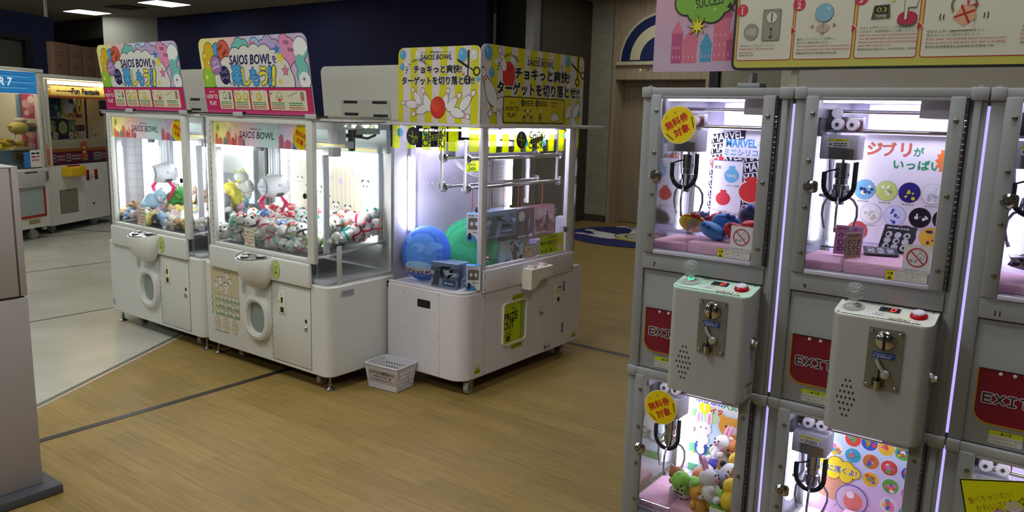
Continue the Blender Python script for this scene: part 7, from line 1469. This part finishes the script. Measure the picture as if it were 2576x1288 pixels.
for s_ in (-1, 1): m = MB(); m.tube(STEEL, [(1.07+s_*.06, .13, 1.26), (1.07+s_*.11, .13, 1.17), (1.07+s_*.05, .13, 1.10)], .008, 7); m.build('claw_arm', hd)
caster(t, 1.12, .10, .5, .058, .15); caster(t, 1.15, .7, .5, .058, .15); m = MB(); m.box(LGREY, 1.22, 1.27, .03, .06, .10, .146); m.build('bracket', t)
q = random.Random(9)
prz = None
for i in range(34):
    x, y, z = -1.45+q.uniform(.62, 1.16), -.12+q.uniform(.14, .42), 1.062+q.uniform(0, .12)
    m = MB(); m.box(mat(['#D0B81E', '#C8AC14', '#DCC83A'][i % 3], .4), -.05, .05, -.035, .035, -.014, .014, .012, 2); o = m.build('snack_pack', None, .6, cw(x, y, z), (q.uniform(-.5, .5), q.uniform(-.5, .5), q.uniform(0, 6))); tag(o, 'yellow snack pack in the heap of the far crane machine', 'snack pack', 'yellow snack packs in the far crane machine')
o = cthing('paper_bag', 'brown patterned pouch hanging at the bed edge of the far crane machine', 'pouch', -1.45+.98, -.12+.10, .93, None, (0, .4, 0)); m = MB(); m.box(mat('#8A7040', .6), -.08, .08, 0, .015, 0, .10, .006); m.art(Art().greek(K_, -.06, .06, .12, .02, 0, 1).greek(K_, -.06, .025, .12, .02, 0, 2), (0, 0, 0), (1, 0, 0), (0, 0, 1), (0, -1, 0)); m.build('pouch', o)

# ---------------------------------------------------------------- white cabinet at the left edge
t = thing('change_cabinet', 'tall pale cabinet on a dark slab cut by the left edge of the photo', 'cabinet', (-3.377, 1.33, 0))
PL = mat('#A8A19B', .55, bump=.08, bscale=900.0)
m = MB(); m.box(PL, -.42, 0, -.62, 0, .04, .835, .004); m.box(PL, -.42, -.001, -.62, -.03, .842, 1.35, .003); m.box(PL, -.42, 0, -.025, 0, .842, 1.356, .003); m.box(K_, -.41, -.012, -.61, -.01, .83, .85); m.build('cabinet_body', t)
m = MB(); m.box(PL, -.003, .004, -.60, -.034, .845, 1.348, .002); m.box(mat('#6A6460', .5), .0036, .0044, -.26, -.06, 1.348-.001, 1.348); m.build('door', t)
m = MB(); m.box(mat('#C4BFBA', .4), -.42, .0, -.62, 0, 1.3502, 1.357, .002); m.build('top_plate', t)
m = MB(); m.box(CHROME, -.02, .006, .002, .010, 1.255, 1.275, .003); m.build('lock', t)
m = MB(); m.box(mat('#4A4C50', .55), -.50, .072, -.70, .048, .0, .04, .005); m.build('base_slab', t)

# ---------------------------------------------------------------- slotted basket between the two machines
def basket():
    A1 = V((-3.318, 3.085, 0)); ang = math.atan2(3.133-3.098, -3.1+3.328)
    o = thing('capsule_basket', 'white slotted plastic basket with a handwritten capsule notice between the machines', 'basket', (-3.327, 3.088, .0), (0, 0, .10))
    L, Dp, H = .245, .185, .150; PW_ = mat('#D2D0D4', .4); ins = .018
    def P(u, v, z):
        k = ins*(1-z/H); return V((k+u*(L-2*k), k+v*(Dp-2*k), z))
    m = MB()
    def wall(fn, n, holes):
        rows = 13; cols = n*2+1; vs = []
        for j in range(rows+1):
            for i in range(cols+1): vs.append(fn(i/cols, .004+(H-.004)*j/rows))
        fs = []
        for j in range(rows):
            for i in range(cols):
                if i % 2 == 1 and j % 2 == 1 and holes(i, j): continue
                a = j*(cols+1)+i; fs.append((a, a+1, a+cols+2, a+cols+1))
        m.mesh(PW_, vs, fs)
    hole = lambda i, j: 0 < j < 10
    wall(lambda s, z: P(s, 0, z), 11, lambda i, j: False); wall(lambda s, z: P(1, s, z), 8, hole); wall(lambda s, z: P(s, 1, z), 11, hole); wall(lambda s, z: P(0, s, z), 8, lambda i, j: False)
    m.mesh(PW_, [P(0, 0, .004), P(1, 0, .004), P(1, 1, .004), P(0, 1, .004)], [(0, 1, 2, 3)])
    bm_ = m.bm; bmesh.ops.remove_doubles(bm_, verts=list(bm_.verts), dist=.0005); bmesh.ops.recalc_face_normals(bm_, faces=list(bm_.faces)); bmesh.ops.solidify(bm_, geom=list(bm_.faces), thickness=.003)
    b = m.build('basket_body', o, .5)
    m = MB(); m.tube(PW_, [(x, y, H) for x, y in rrect(-.002, -.002, L+.002, Dp+.002, .012, 4)], .0055, 8, True); m.build('rim', o)
    A = Art(); W_, H_ = .205, .082; A.rect(mat('#B8B2B0', .5), 0, 0, W_, H_, 0); A.text(mat('#3A2414', .5), 'カプセル回収BOX', W_*.5, .048, .022, 2, .03, wd=.185, halo=mat('#B89A5A', .5), hb=.03); A.text(K_, '中身を取り出した後は', W_*.45, .031, .0105, 2, .02, wd=.105); A.text(K_, 'こちらへ空カプセルを入れて下さい', W_*.48, .009, .012, 2, .02, wd=.165); A.circ(mat('#9A2A1E', .5), W_*.80, .034, .007, 2, ry=.009); A.circ(mat('#C8C6C6', .5), W_*.885, .032, .007, 2, ry=.009)
    uy = V((0, -ins, H)).normalized(); m = MB(); m.art(A, P(.06, 0, .048)+V((0, -.003, 0)), (1, 0, 0), uy, V((0, -H, -ins)).normalized()); m.build('paper_notice', o)
basket()
# floor mat by the lift with a bowling print
m = MB(); NAVYM = mat('#1E2360', .9); c0, r0 = V((-5.0, 9.75, 0)), 1.02
P = [(c0.x+1.0*math.cos(q), c0.y+.98*math.sin(q)) for q in [2*PI*k/48 for k in range(48)]]
m.rings(NAVYM, [[V((*p, z)) for p in P] for z in (.0015, .010)]); A = Art()
x0, y0 = c0.x, c0.y
for px_, py_, ln, ro in ((-.55, -.10, .75, PI-.5), (-.45, -.36, .72, PI-.05), (-.2, .35, .7, 2.2)): pin(A, px_, py_, ln, ro, 2)
A.circ(K_, .05, -.05, .36, 5, ry=.34); A.circ(mat('#C4BEA0', .8), .05, -.05, .34, 6, ry=.32); A.ring(K_, .05, -.05, .2, .03, 7); A.poly(mat('#B8A83A', .8), [(-.2, -.45), (.5, -.55), (.55, -.35), (-.1, -.32)], 5); A.circ(PRINTW, .45, -.72, .1, 5)
A.text(PRINTW, 'BOWL', -.35, .6, .2, 5, .03, wd=.7, halo=K_)
m.art(A, (x0, y0, .010), (1, 0, 0), (0, 1, 0), (0, 0, 1), eps=.0006)
tag(m.build('floor_mat'), 'round navy floor mat with bowling pins printed on it before the lift', 'mat')
